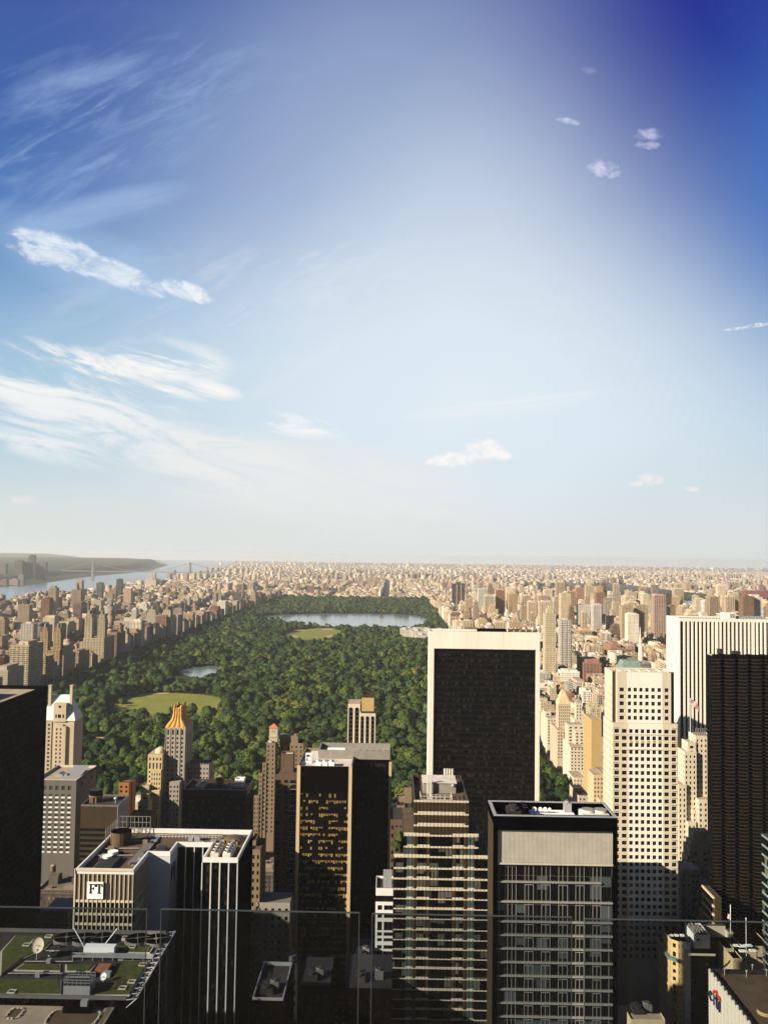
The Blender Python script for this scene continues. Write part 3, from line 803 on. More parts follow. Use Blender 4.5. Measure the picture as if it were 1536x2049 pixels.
# --- gilded crown tower
def t_gold():
    Y = 680; r = None
    xl, _, ze = A(330.5, 1457, Y); xr = A(371.7, 1457, Y)[0]; Y1 = Y + 25; zt = A(358, 1412, Y + 8)[2]
    claim(xl - 14, xr + 20, Y - 12, Y1, zt)
    r = thing('apartment_tower', 'slender stone apartment tower with a fluted golden crown', 'apartment tower', (xl, Y, 0))
    b = MB(); w = []
    f = FR((xl, Y), (xr, Y)); rows = floors(20, ze - 6, 3.5, .5)
    w += f.holes(b, 0, ze, even(4, f.W, .36, .7, f.W - .7), rows + [(ze - 5.2, ze - 1.2)], .4)
    e = FR((xr, Y), (xr, Y1)); w += e.holes(b, 0, ze, even(7, e.W, .32), rows, .4)
    g = FR((xl, Y1), (xl, Y)); g.quad(b, 0, g.W, 0, 0, ze)
    b.q((xl, Y, ze - .01), (xr, Y, ze - .01), (xr, Y1, ze - .01), (xl, Y1, ze - .01), m=1)
    for i in range(5):        # thin piers
        u = .35 + (f.W - .7) * i / 4; f.box(b, u - .22, u + .22, 0, .35, 20, ze, 0)
    b.build('wall', M_('shaded_shaft_stone', 'roof_tan'), r)
    windows(r, w[:], ('glass', 'frame_dark'), cap=80)
    # west wing, in the sun
    wl, _, wz = A(296, 1510, Y - 6); wr = xl - .02
    b = MB(); w = []; f = FR((wl, Y - 6), (wr, Y - 6)); zb = 6
    rw = floors(30, wz - 8, 3.5, .5)
    w += f.holes(b, 0, wz, even(4, f.W, .45, .4), [q for q in rw if q[1] < wz - 12] + [(wz - 11, wz - 6.4), (wz - 4.6, wz - 2.4)], .5)
    e = FR((wr, Y - 6), (wr, Y)); e.quad(b, 0, e.W, 0, 0, wz)
    b.q((wl, Y - 6, wz), (wr, Y - 6, wz), (wr, Y + 16, wz), (wl, Y + 16, wz), m=1); g = FR((wl, Y + 16), (wl, Y - 6)); g.quad(b, 0, g.W, 0, 0, wz)
    wing = b.build('west_wing', M_('cream_stone', 'roof_tan'), r); windows(wing, w, ('glass', 'frame_pale'), cap=50)
    for px, py, dy in ((301, 1541, 9), (300, 1582, 12), (297, 1622, 15)):
        b = MB(); a, _, zz = A(px, py, Y - dy); f = FR((a, Y - dy), (wr, Y - dy))
        rr = [(p, q) for p, q in floors(20, zz - 1.5, 3.5, .5)]
        w = f.holes(b, 0, zz, even(4, f.W, .42, .4), rr, .4); b.q((a, Y - dy, zz), (wr, Y - dy, zz), (wr, Y - dy + 4, zz), (a, Y - dy + 4, zz))
        for sx in (a, wr):
            s = FR((sx, Y - dy + 4), (sx, Y - dy)) if sx == a else FR((sx, Y - dy), (sx, Y - dy + 4)); s.quad(b, 0, s.W, 0, 0, zz)
        t = b.build('setback', M_('cream_stone'), wing); windows(r, w, ('glass', 'frame_pale'), cap=14)
    v = MB(); cx = A(318, 1500, Y)[0]
    v.dome((cx + 1, Y + 1, wz), 4.2, 14, 4, 0, sag=1.1); v.build('vaulted_penthouse', M_('cream_stone'), wing)
    # east wing
    el = xr + .02; er, _, ez = A(418, 1530, Y + 6)
    b = MB(); f = FR((el, Y + 6), (er, Y + 6)); rr = floors(20, ez - 1.6, 3.5, .48)
    w = f.holes(b, 0, ez, even(7, f.W, .42, .4), rr, .4); e = FR((er, Y + 6), (er, Y + 24)); w += e.holes(b, 0, ez, even(5, e.W, .35), rr, .4)
    b.q((el, Y + 6, ez - .8), (er, Y + 6, ez - .8), (er, Y + 24, ez - .8), (el, Y + 24, ez - .8), m=1)
    for i in range(9): f.box(b, f.W * i / 8 - .3 * (i > 0), f.W * i / 8 + .3 * (i < 8), -.4, .2, ez, ez + .9)
    ew = b.build('east_wing', M_('shaded_shaft_stone', 'roof_dark'), r); windows(ew, w, ('glass', 'frame_dark'), cap=60)
    b = MB(); a = A(339, 1566, Y - 8)[0]; c = A(359, 1566, Y - 8)[0]; zz = A(349, 1566, Y - 8)[2]; f = FR((a, Y - 8), (c, Y - 8))
    w = f.holes(b, 0, zz, even(3, f.W, .45), floors(20, zz - 1.5, 3.5, .48), .4); s = FR((c, Y - 8), (c, Y)); s.quad(b, 0, 8, 0, 0, zz); s = FR((a, Y), (a, Y - 8)); s.quad(b, 0, 8, 0, 0, zz)
    b.q((a, Y - 8, zz), (c, Y - 8, zz), (c, Y, zz), (a, Y, zz)); bay = b.build('bay_front', M_('shaded_shaft_stone'), r); windows(bay, w, ('glass', 'frame_dark'), cap=24)
    # the crown: flaring skirt of lobes that gathers into fluted columns
    c = MB(); W = xr - xl; L = Y1 - Y; H = zt - ze
    prof = [(0, 0.0), (.10, .03), (.22, .12), (.34, .21), (.46, .26), (.7, .28), (.88, .29), (.93, .33)]
    nu = 64
    def rim(k, inset):
        pts = []
        for i in range(nu):
            t = i / nu * 4; s = int(t); q = t - s
            a = [(0, 0), (1, 0), (1, 1), (0, 1)][s]; b_ = [(1, 0), (1, 1), (0, 1), (0, 0)][s]
            x = a[0] + (b_[0] - a[0]) * q; y = a[1] + (b_[1] - a[1]) * q
            nl = 4 if s % 2 == 0 else 6
            lobe = abs(math.sin(q * nl * math.pi)) * (.9 if k < .5 else .6) - .45
            sx = [0, 1, 0, -1][s]; sy = [-1, 0, 1, 0][s]
            pts.append((xl + W * (inset + (1 - 2 * inset) * x) + sx * lobe * (k > .03), Y + L * (inset * .75 + (1 - 1.5 * inset) * y) + sy * lobe * (k > .03)))
        return pts
    k0 = 0
    for k, ins in prof:
        cor = []
        for i, (x, y) in enumerate(rim(k, ins)):
            q = (i % 16) / 16
            z = ze + H * k
            if k > .8: z += H * .16 * max(0, abs(q - .5) - .22) / .28          # corners stand higher
            c.v.append((x, y, z))
    for j in range(len(prof) - 1):
        for i in range(nu):
            i2 = (i + 1) % nu; c.f.append((j * nu + i, j * nu + i2, (j + 1) * nu + i2, (j + 1) * nu + i)); c.m.append(0)
    crown = c.build('crown', M_('gold_tile'), r)
    d = MB(); d.box(xl + W * .33, xr - W * .33, Y + L * .25, Y1 - L * .25, ze, zt - 3.0); d.build('crown_deck', M_('roof_white'), crown)
t_gold()

# --- dark brown office block with five bays
def t_bays():
    Y = 560; xl, _, z = A(366, 1579, Y); xr = A(493, 1579, Y)[0]; Y1 = Y + 25
    claim(xl, xr, Y, Y1, z)
    r = thing('office_building', 'dark brown five-bay office block with a water tank on its roof', 'office building', (xl, Y, 0))
    b = MB(); b.box(xl, xr, Y, Y1, 0, z - 2, 0, 1); b.build('wall', M_('grid_glass', 'roof_dark'), r)
    f = FR((xl, Y), (xr, Y)); g = MB()
    for i in range(21):
        big = i % 4 == 0; hw = .42 if big else .13; u = f.W * i / 20
        f.box(g, max(0, u - hw), min(f.W, u + hw), 0, .6 if big else .35, 0, z - 4, 0)
    f.box(g, 0, f.W, .0, .7, z - 4, z, 0)
    e = FR((xr, Y), (xr, Y1))
    for i in range(9): u = e.W * i / 8; e.box(g, max(0, u - .15), min(e.W, u + .15), 0, .4, 0, z - 4, 0)
    e.box(g, 0, e.W, 0, .5, z - 4, z, 0)
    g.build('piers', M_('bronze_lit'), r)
    p = MB(); p.ring(xl, xr, Y + .1, Y1, z - 2, z - .05, .6); p.build('parapet', M_('bronze_lit'), r)
    tank(r, A(440, 1570, Y + 15)[0], Y + 15, z - 2, 2.6, 4.4, 1.6)
    fan_unit(r, A(396, 1570, Y + 8)[0], Y + 3, z - 2, 3.6, 17, 2.4, 5)
    fan_unit(r, A(455, 1572, Y + 8)[0], Y + 7, z - 2, 2.6, 4, 3.2, 1); fan_unit(r, A(463, 1572, Y + 8)[0], Y + 12, z - 2, 9, 6, 1.4, 3, 'roof_pale', along='x')
    h = MB(); h.ring(A(470, 1560, Y + 17)[0], A(488, 1560, Y + 17)[0], Y + 17, Y + 23, z - 2, z + 2.4, .3); h.build('louvre_screen', M_('white_metal'), r)
t_bays()

# --- white-edged twin-wing block with the lettered signs
def t_ft():
    Y0, Ym, Yn, Yf = 284.0, 301.0, 311.0, 326.0
    xa, _, z = A(152, 1738, Y0); xb = A(268, 1738, Y0)[0]; xc = A(341, 1700, Ym)[0] ; xd = A(405, 1716, 296)[0]; xe = A(476, 1716, 296)[0]
    pts = [(xa, Y0), (xb, Y0), (xb, Ym), (xc, Ym), (xc, Yn), (xd, Yn), (xd, 296), (xe, 296), (xe, Yf), (xa, Yf)]
    claim(xa, xe, Y0, Yf, z)
    r = thing('office_building', 'white-edged office building with white FT sign board and black glass wing', 'office building', (xa, Y0, 0))
    b = MB(); prism(b, pts, 0, z - 1.6, 0, 1); b.build('wall', M_('ft_glass', 'roof_brown'), r)
    o = MB(); outline(o, [(x, y) for x, y in pts], z - 1.6, z, .55); o.build('parapet', M_('white_paint'), r)
    zz = lambda py: A(200, py, Y0)[2]
    g = MB(); f = FR((xa, Y0), (xb, Y0)); n_ = 13
    for i in range(n_ + 1):
        u = f.W * i / n_; f.box(g, max(-.1, u - .11), min(f.W, u + .11), 0, .45, 0, z - 1.65)
    f.box(g, -.35, -.11, -.3, .45, 0, z - .01)
    for py in (1738.5, 1801, 1827, 1847, 1866, 1885, 1904): f.box(g, 0, f.W, .0, .3, zz(py) - .75, zz(py) - .02)
    e = FR((xb, Y0), (xb, Ym)); ne = 11
    for i in range(1, ne): u = e.W * i / ne; e.box(g, u - .13, u + .13, 0, .45, 0, z - 1.65)
    for k in range(9): e.box(g, 0, e.W, 0, .3, zz(1801) - k * 3.9 - .75, zz(1801) - k * 3.9)
    g.build('fins', M_('pale_stone'), r)
    t = MB(); f.quad(t, 0, f.W, .06, zz(1801), zz(1749), 0); f.quad(t, 0, f.W, .1, zz(1749), zz(1741), 1); e.quad(t, 0, e.W, .06, zz(1801), z - 1.6, 0); t.build('spandrel_panels', M_('ft_panel', 'white_paint'), r)
    # smooth pale wall of the middle wing
    s = MB(); m_ = FR((xb, Ym), (xc, Ym)); m_.quad(s, .1, m_.W, .08, 0, z - 1.65); m2 = FR((xc, Ym), (xc, Yn)); m2.quad(s, -.08, m2.W, .08, 0, z - 1.65); s.build('smooth_wall', M_('blue_white'), r)
    # black recessed wall and black east wing with white mullions
    k = MB(); w = FR((xd, 296), (xe, 296)); w2 = FR((xc, Yn), (xd, Yn)); w3 = FR((xe, 296), (xe, Yf)); w4 = FR((xd, Yn), (xd, 296))
    w.quad(k, 0, w.W, .06, 0, z - 1.65, 0); w2.quad(k, 0, w2.W, .06, 0, z - 1.65, 0); w3.quad(k, -.06, w3.W, .06, 0, z - 1.65, 1); w4.quad(k, 0, w4.W, .06, 0, z - 1.65, 1)
    k.build('dark_glazing', M_('dim_blinds', 'black_panel'), r)
    mm = MB()
    for i in range(5): u = w.W * i / 4; w.box(mm, max(-.1, u - .17), min(w.W + .1, u + .17), .08, .55, 0, z - 1.65)
    for i in range(1, 4): u = w2.W * i / 4; w2.box(mm, u - .14, u + .14, .08, .45, 0, z - 1.65)
    mm.build('mullions', M_('white_paint'), r)
    q = MB()
    for i in range(26): u = w3.W * (i + .5) / 26; w3.box(q, u - .12, u + .12, .07, .3, 0, z - 1.65)
    q.build('ribs', M_('black_metal'), r)
    # lettered sign boards
    def letters(mb, fr, u0, z0, w, h, d, m):
        def B(a, b_, c, d_): fr.box(mb, u0 + w * a, u0 + w * b_, d, d + .12, z0 + h * c, z0 + h * d_, m)
        B(.10, .20, .08, .92); B(.03, .27, .0, .08); B(.03, .50, .92, 1.0); B(.44, .50, .70, .92); B(.20, .36, .48, .56); B(.33, .38, .38, .66)       # F
        B(.71, .82, .08, .92); B(.62, .91, .0, .08); B(.54, .99, .92, 1.0); B(.54, .60, .68, .92); B(.93, .99, .68, .92)                              # T
    sb = MB(); ua = (177 - 152) / 116 * f.W; ub = (209 - 152) / 116 * f.W; za, zb = zz(1797.5), zz(1764)
    f.box(sb, ua, ub, .5, .8, za, zb, 0); board = sb.build('sign_board', M_('sign_white'), r)
    l = MB(); letters(l, f, ua + (ub - ua) * .09, za + (zb - za) * .33, (ub - ua) * .86, (zb - za) * .57, .82, 0); l.build('lettering', M_('ink'), board)
    sp = MB(); f.quad(sp, ub + .05, ub + f.W * .11, .48, za - .2, zb - .4); sp.build('dark_panel', M_('dark_grey'), r)
    s2 = MB(); ua, ub, za, zb = m2.W * .12, m2.W * .62, z - 12.5, z - 5.0; m2.box(s2, ua, ua + .35, .1, .3, za, zb); m2.box(s2, ub - .35, ub, .1, .3, za, zb); m2.box(s2, ua + .35, ub - .35, .1, .3, zb - .35, zb)
    letters(s2, m2, ua + .6, za + 2.6, ub - ua - 1.2, 3.6, .1, 0); s2.build('framed_lettering', M_('ink'), r)
    # roof plant
    zr = z - 1.6
    d = MB(); cx, cy, _ = onz(242, 1689, zr); d.cyl(cx, cy, zr, zr + 4.6, 3.6, None, 18, 0, 1); d.build('cooling_drum', M_('roof_brown', 'black_metal'), r)
    for px, py, rr in ((226, 1714, 1.7), (215, 1723, 1.6)):
        v = MB(); c = onz(px, py, zr); v.cyl(c[0], c[1], zr, zr + 1.8, rr * .8, rr, 16, 0); v.build('vent_stack', M_('white_metal'), r)
    wk = MB(); a = onz(262, 1722, zr); c = onz(300, 1680, zr); wk.box(xb - 4.6, xb - 1.2, 292, 322, zr, zr + .5); wk.box(xb + 1.5, xb + 4.3, 303.5, 309, zr, zr + 1.0, 1); wk.box(xa + 5, xa + 10.5, 287, 298, zr, zr + 1.1, 1); wk.build('roof_walk', M_('mid_grey', 'dark_grey'), r)
    sc = MB()
    for i in range(9):
        x = xa + 1 + i * 1.45; sc.tube((x, Yf - 1.2, zr), (x, Yf - 1.2, zr + 6.2), .12, 4)
        y = Yf - 1.2 - i * 1.9; sc.tube((xa + 1, y, zr), (xa + 1, y, zr + 6.2), .12, 4)
    for h in (2, 4, 6.1): sc.tube((xa + 1, Yf - 1.2, zr + h), (xa + 12.6, Yf - 1.2, zr + h), .1, 4); sc.tube((xa + 1, Yf - 1.2, zr + h), (xa + 1, Yf - 16.4, zr + h), .1, 4)
    sc.build('screen_frame', M_('slate'), r)
    for px in (432, 456):
        X = A(px, 1695, 300)[0]; fan_unit(r, X - 1.5, 298.2, zr, 2.7, 11, 2.3, 4, 'roof_pale')
    d = MB(); d.dome((xe - 5.5, 319, zr), 4.0, 16, 4, 0, sag=.45); d.build('low_dome', M_('roof_brown'), r)
    m = MB(); rp = random.Random(9)
    for k in range(22):
        x, y = rp.uniform(xa + 1.5, xb - 1.5), rp.uniform(288, 322); m.box(x, x + rp.uniform(.6, 2.4), y, y + rp.uniform(.6, 2.6), zr, zr + rp.uniform(.4, 1.6), rp.choice((0, 1, 1, 2)))
    for y in (299, 306, 314): m.tube((xa + 2, y, zr + .6), (xb - 5, y + 1, zr + .6), .18, 5, 0)
    for k in range(9):
        x, y = rp.uniform(xc + 1, xe - 3), rp.uniform(313, 322); m.box(x, x + rp.uniform(.6, 2), y, y + rp.uniform(.6, 2), zr, zr + rp.uniform(.4, 1.8), rp.choice((0, 1, 2)))
    m.build('roof_plant', M_('galvanised', 'dark_grey', 'tan_brick'), r)
    rail_ = MB(); rail(rail_, [(xa + 16, Yn + 9), (xd + 2, Yn + 9)], zr, 1.2, .05, 1.2); rail_.build('roof_rail', M_('white_metal'), r)
t_ft()

# --- wide roof with planted beds, lower left
def t_green():
    z = 140.0; xr = onz(350, 1868, z)[0]; xl = xr - 95; Yf = onz(350, 1868, z)[1]; Yn = onz(268, 2003, z)[1]; Y0 = Yn - 60
    claim(xl, xr, Y0, Yf, z)
    r = thing('office_building', 'wide office building with planted green roof beds and round roof fans', 'office building', (xr, Yn, 0))
    b = MB(); b.box(xl, xr - 2.2, Yn, Yf, 0, z, 0, 1); b.box(xl, xr - 5, Y0, Yn, 0, z - 1.6, 0, 2); b.build('wall', M_('tower_glass', 'roof_dark', 'roof_tan'), r)
    e = FR((xr - 2.2, Yn), (xr - 2.2, Yf)); t = MB(); k = 14
    for i in range(k + 1):
        u = e.W * i / k
        t.tube(e.at(u, 0, z + .1), e.at(u, 2.4, z + .5), .12, 4); t.tube(e.at(u, 0, z - 1.6), e.at(u, 2.4, z + .5), .1, 4)
        if i < k: t.tube(e.at(u, .4, z + .15), e.at(u + e.W / k, 2.0, z + .4), .09, 4)
    t.tube(e.at(0, 2.4, z + .5), e.at(e.W, 2.4, z + .5), .14, 4); t.tube(e.at(0, .2, z + .2), e.at(e.W, .2, z + .2), .16, 4); t.tube(e.at(0, 1.3, z + .3), e.at(e.W, 1.3, z + .3), .08, 4)
    t.build('edge_truss', M_('galvanised'), r)
    kb = MB(); kb.box(xl, xr - 2.3, Yf - 1.1, Yf - .05, z, z + .6); kb.box(xl, xr - 2.3, Yn + .05, Yn + .9, z, z + .6); kb.build('roof_kerb', M_('mid_grey'), r)
    for i in range(15):
        u = xl + 20 + i * 5; kb2 = None
    P = lambda x, y: onz(x / 3.84, 1650 + y / 3.84, z)[:2]
    beds = [[(0, 990), (118, 862), (438, 868), (350, 965), (168, 1045), (0, 1175)], [(105, 1130), (182, 1080), (462, 1086), (462, 1136)], [(500, 1086), (735, 1090), (690, 1140), (498, 1138)],
            [(-160, 1312), (-60, 1200), (470, 1206), (468, 1318)], [(700, 1236), (842, 1240), (948, 1054), (1150, 1058), (1000, 1326), (694, 1328)], [(712, 940), (1180, 950), (1150, 996), (880, 990)]]
    def inset(pts, k):
        cx = sum(p[0] for p in pts) / len(pts); cy = sum(p[1] for p in pts) / len(pts); out = []
        for x, y in pts:
            d = math.hypot(x - cx, y - cy); out.append((x + (cx - x) * k / d, y + (cy - y) * k / d))
        return out
    for bd in beds:
        pts = [P(*q) for q in bd][::-1]
        if sum(pts[i - 1][0] * pts[i][1] - pts[i][0] * pts[i - 1][1] for i in range(len(pts))) < 0: pts = pts[::-1]
        m = MB(); prism(m, pts, z, z + .3, 1, 1); prism(m, inset(pts, .55), z + .3, z + .5, 0); m.build('planted_bed', M_('sod', 'pale_stone'), r)
    for x, y in ((512, 893), (648, 897), (785, 895), (1058, 900), (1200, 905)):
        c = P(x, y); m = MB(); m.cyl(c[0], c[1], z, z + .9, 3.5, 3.3, 22, 0, 1); m.cyl(c[0], c[1], z + .9, z + 1.0, .6, None, 8, 0)
        for k in range(4): a = k * math.pi / 2 + .3; m.tube((c[0], c[1], z + .98), (c[0] + 3.1 * math.cos(a), c[1] + 3.1 * math.sin(a), z + .98), .09, 4)
        m.build('roof_fan', M_('mid_grey', 'black_metal'), r)
    m = MB(); c = P(285, 1040); dish(m, (c[0], c[1], z + 3.6), 1.9, (-.30, -.85, .35)); m.tube((c[0], c[1], z), (c[0], c[1], z + 2.6), .25, 6, 1); m.build('satellite_dish', M_('pale_stone', 'galvanised'), r)
    m = MB(); c = P(790, 1225); dish(m, (c[0], c[1], z + 1.7), .9, (-.2, -.8, .4)); m.build('satellite_dish', M_('white_metal', 'galvanised'), r)
    m = MB(); a = P(640, 1010); c = P(885, 1000); m.box(a[0], c[0], a[1], a[1] + 2.2, z, z + 2.2); m.build('service_box', M_('white_metal'), r)
    m = MB()
    for y in (1030, 1050):
        a = P(555, y); c = P(1180, y); m.box(a[0], c[0], a[1], a[1] + .5, z + .9, z + 1.3, bottom=True)
        for k in range(9): x = a[0] + (c[0] - a[0]) * k / 8; m.box(x - .1, x + .1, a[1] + .1, a[1] + .4, z, z + .9)
    m.build('pipe_run', M_('galvanised'), r)
    m = MB()
    for x in (700, 860):
        a = P(x - 60, 960); m.tube((*a, z), (a[0], a[1], z + 1), .15, 5); m.tube((a[0], a[1], z + 1), (a[0] + (3 if x > 800 else -3), a[1] + 1, z + 5), .13, 5)
    m.build('davit_arms', M_('white_metal'), r)
    m = MB(); a = P(478, 1335); c = P(684, 1335); w = c[0] - a[0]
    m.box(a[0], c[0], a[1] + .5, a[1] + 4.5, z, z + 2.6, 0, 1); rail(m, [(a[0], a[1] + .5), (c[0], a[1] + .5), (c[0], a[1] + 4.5), (a[0], a[1] + 4.5), (a[0], a[1] + .5)], z + 2.6, 1.3, .06, 1.0, 0); m.build('lift_house', M_('galvanised', 'dark_grey'), r)
    m = MB(); m.box(a[0] + 1.5, a[0] + 8, Yn - 3.2, Yn - .6, z - 1.6, z - .3); m.box(a[0] + 2, a[0] + 4, Yn - 2.6, Yn - 1.2, z - .3, z + .6); m.box(a[0] + 5.4, a[0] + 7, Yn - 2.6, Yn - 1.2, z - .3, z + .9, 1); m.build('window_rig', M_('black_metal', 'galvanised'), r)
    for x, y in ((375, 878), (270, 915), (205, 942), (1015, 958), (1096, 1096), (1012, 1228), (942, 1276), (90, 1305), (405, 1005), (965, 888)):
        c = P(x, y); m = MB(); m.ring(c[0] - .9, c[0] + .9, c[1] - .8, c[1] + .8, z, z + .75, .22); m.box(c[0] - .67, c[0] + .67, c[1] - .57, c[1] + .57, z, z + .6, 1); m.build('roof_hatch', M_('pale_stone', 'dark_grey'), r)
    m = MB(); rp = random.Random(3)
    for k in range(16):
        x, y = rp.uniform(120, 1100), rp.uniform(930, 1200); c = P(x, y); m.box(c[0], c[0] + rp.uniform(.5, 2), c[1], c[1] + rp.uniform(.5, 1.5), z, z + rp.uniform(.5, 1.5), rp.choice((0, 1, 1)))
    for y, x0_, x1__ in ((985, 350, 700), (1160, 60, 480), (1190, 500, 690), (1068, 190, 560)):
        a = P(x0_, y); c = P(x1__, y); m.tube((a[0], a[1], z + .45), (c[0], c[1], z + .45), .14, 5, 0)
        for k in range(6): x = a[0] + (c[0] - a[0]) * k / 5; m.box(x - .1, x + .1, a[1] - .15, a[1] + .15, z, z + .4, 1)
    m.build('roof_plant', M_('galvanised', 'dark_grey'), r)
    m = MB(); a = P(730, 1150); c = P(840, 1090); m.box(a[0], c[0] + 1, a[1], a[1] + 3, z, z + 1.2); m.build('brick_hatch', M_('red_brick'), r)
    for x0, x1_, y0, y1_ in ((20, 205, 1415, 1500), (310, 800, 1430, 1560)):
        p0 = onz(x0 / 3.84, 1650 + y1_ / 3.84, z - 1.6); p1 = onz(x1_ / 3.84, 1650 + y0 / 3.84, z - 1.6); m = MB(); cx, cy = (p0[0] + p1[0]) / 2, (p0[1] + p1[1]) / 2; wx, wy = abs(p1[0] - p0[0]) / 2, abs(p1[1] - p0[1]) / 2
        pts = [(cx + wx * math.copysign(abs(math.cos(a)) ** .5, math.cos(a)), cy + wy * math.copysign(abs(math.sin(a)) ** .5, math.sin(a))) for a in [i * math.pi / 12 for i in range(24)]]
        outline(m, pts, z - 1.6, z - 1.25, .35, 0); prism(m, inset(pts, .4), z - 1.6, z - 1.55, 1); m.build('ponding_basin', M_('pale_stone', 'roof_brown'), r)
    m = MB(); rail(m, [(xr - 5.2, Y0), (xr - 5.2, Yn - .5)], z - 1.6, 2.2, .06, .8); m.build('edge_rail', M_('dark_grey'), r)
t_green()

# --- square dark tower whose blinds glow in the sun, with a recessed black half
def t_blinds():
    Y = 420.0; Yr, Yf = 443.0, 459.0
    xa, _, z = A(595, 1532, Y); xb = A(704, 1532, Y)[0]; xc = A(783, 1509, Yr)[0]
    claim(xa, xc, Y, Yf, z)
    r = thing('office_tower', 'dark office tower with golden blinds between two pale stone piers', 'office tower', (xa, Y, 0))
    pts = [(xa, Y), (xb, Y), (xb, Yr), (xc, Yr), (xc, Yf), (xa, Yf)]
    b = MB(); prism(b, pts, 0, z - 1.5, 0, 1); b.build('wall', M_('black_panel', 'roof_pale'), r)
    g = MB(); f = FR((xa, Y), (xb, Y)); f.quad(g, 0, f.W, .1, 0, z - 12.5, 0); f.quad(g, 0, f.W, .1, z - 12.5, z - .2, 1)
    h = FR((xb, Yr), (xc, Yr)); h.quad(g, 0, h.W, .1, 0, z - 4, 2); h.quad(g, 0, h.W, .1, z - 4, z - .2, 1)
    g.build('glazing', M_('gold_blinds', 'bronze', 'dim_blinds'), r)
    p = MB()
    for u0, u1 in ((-.1, 1.5), (f.W - 1.5, f.W + .1)): f.box(p, u0, u1, -.3, .5, 0, z)
    h.box(p, h.W - 1.2, h.W + .1, -.3, .5, 0, z - .01); p.build('stone_piers', M_('cream_stone'), r)
    v = MB()
    for i in range(1, 23): u = 1.5 + (f.W - 3) * i / 23; f.box(v, u - .05, u + .05, .1, .28, 0, z - .3)
    v.build('mullions', M_('bronze'), r)
    o = MB(); outline(o, pts, z - 1.5, z - .1, .5); o.build('parapet', M_('tan_brick'), r)
    zr = z - 1.5
    s = MB(); x0 = A(640, 1497, Yf - 8)[0]; s.ring(x0, xc - .7, Yr - 2, Yf - .7, zr, zr + 4.4, .5); s.build('roof_screen', M_('slate'), r)
    d = MB(); d.box(x0 + 4, x0 + 13, Yr + 2, Yr + 9, zr, zr + 3.2, 0); d.build('plant_room', M_('roof_white'), r)
    for i in range(3):
        X = A(632 + i * 13, 1520, Y + 6)[0]; fan_unit(r, X, Y + 4, zr, 2.6, 4.5, 2.2, 2, 'white_metal')
    k = MB(); X = A(612, 1515, Y + 12)[0]; k.box(X, X + 2.8, Y + 12, Y + 14, zr, zr + .4)
    for a in (0, 2.8):
        for c in (0, 2): k.tube((X + a, Y + 12 + c, zr), (X + a, Y + 12 + c, zr + 4), .15, 4)
    k.box(X - .2, X + 3, Y + 11.9, Y + 14.2, zr + 4, zr + 4.4, bottom=True); k.box(X + .3, X + 2.5, Y + 12.3, Y + 13.8, zr + 1.6, zr + 2.4, bottom=True); k.build('rig_frame', M_('white_metal'), r)
    for i in range(5):
        c = MB(); X = xb + 3 + i * 3.3; c.cyl(X, Yr + 6.5, zr, zr + 2.6, 1.25, 1.1, 14, 0, 1); c.build('roof_vent', M_('galvanised', 'dark_grey'), r)
t_blinds()

# --- tower of tall arches
def t_arch():
    Y = 700.0; xa, _, zl = A(696, 1409, Y); xb = A(720.5, 1409, Y)[0]; xc, _, zr = A(751, 1428, Y - 6); zp = A(735, 1388, Y)[2]
    claim(xa, xc, Y - 6, Y + 24, zp)
    r = thing('hotel_tower', 'slim stone hotel tower with tall dark arched window strips and tan penthouse', 'hotel', (xa, Y, 0))
    b = MB(); b.box(xa, xb, Y + .3, Y + 24, 0, zl, 0, 1); b.box(xb + .002, xc, Y - 5.7, Y + 24, 0, zr, 0, 1); b.build('wall', M_('pale_stone', 'roof_tan'), r)
    for x0, x1_, y, z, n_, nm in ((xa, xb, Y, zl - 2.6, 2, 1), (xb + .002, xc, Y - 6, zr - 2.2, 3, 1)):
        f = FR((x0, y), (x1_, y)); m = MB(); g = MB(); w = f.W / n_
        f.box(m, 0, f.W, -.3, 0, z, z + (2.6 if n_ == 2 else 2.2), 0)
        for i in range(n_ + 1):
            u = f.W * i / n_; f.box(m, max(0, u - .75), min(f.W, u + .75), -.3, .15, 0, z, 0)
        for i in range(n_):        # arch heads
            c = w * (i + .5); hw = w / 2 - .75
            for k in range(8):
                t0, t1 = math.pi * k / 8, math.pi * (k + 1) / 8
                a, b_ = (c + hw * math.cos(t0), z - hw + hw * math.sin(t0)), (c + hw * math.cos(t1), z - hw + hw * math.sin(t1))
                m.q(f.at(b_[0], 0, b_[1]), f.at(a[0], 0, a[1]), f.at(a[0], 0, z), f.at(b_[0], 0, z))
            gl = MB(); f.quad(gl, c - w / 2 + .7, c + w / 2 - .7, -.25, 0, z, 0)
            k = 0
            zz = z - 4
            while zz > 20: f.box(gl, c - w / 2 + .75, c + w / 2 - .75, -.24, -.1, zz, zz + .9, 1); zz -= 3.3
            gl.build('window_strip', M_('glass', 'bronze_lit'), r)
        m.build('arcade', M_('pale_stone'), r)
    p = MB(); x0 = A(723.5, 1400, Y - 2)[0]; x1_ = A(748, 1400, Y - 2)[0]; zb = A(735, 1421, Y - 2)[2]; p.box(x0, x1_, Y - 2, Y + 14, zr, zp - 3, 0, 1); p.box(x0 - .3, x1_ + .3, Y - 5, Y - 2.01, zr, zb - 1, 1); q = p.build('penthouse', M_('beige_panel', 'dark_grey'), r)
    k = MB(); k.ring(x0 + .6, x1_ - .6, Y - 1, Y + 13, zp - 3, zp - .3, .3); k.build('louvre_screen', M_('bronze_lit'), q)
t_arch()

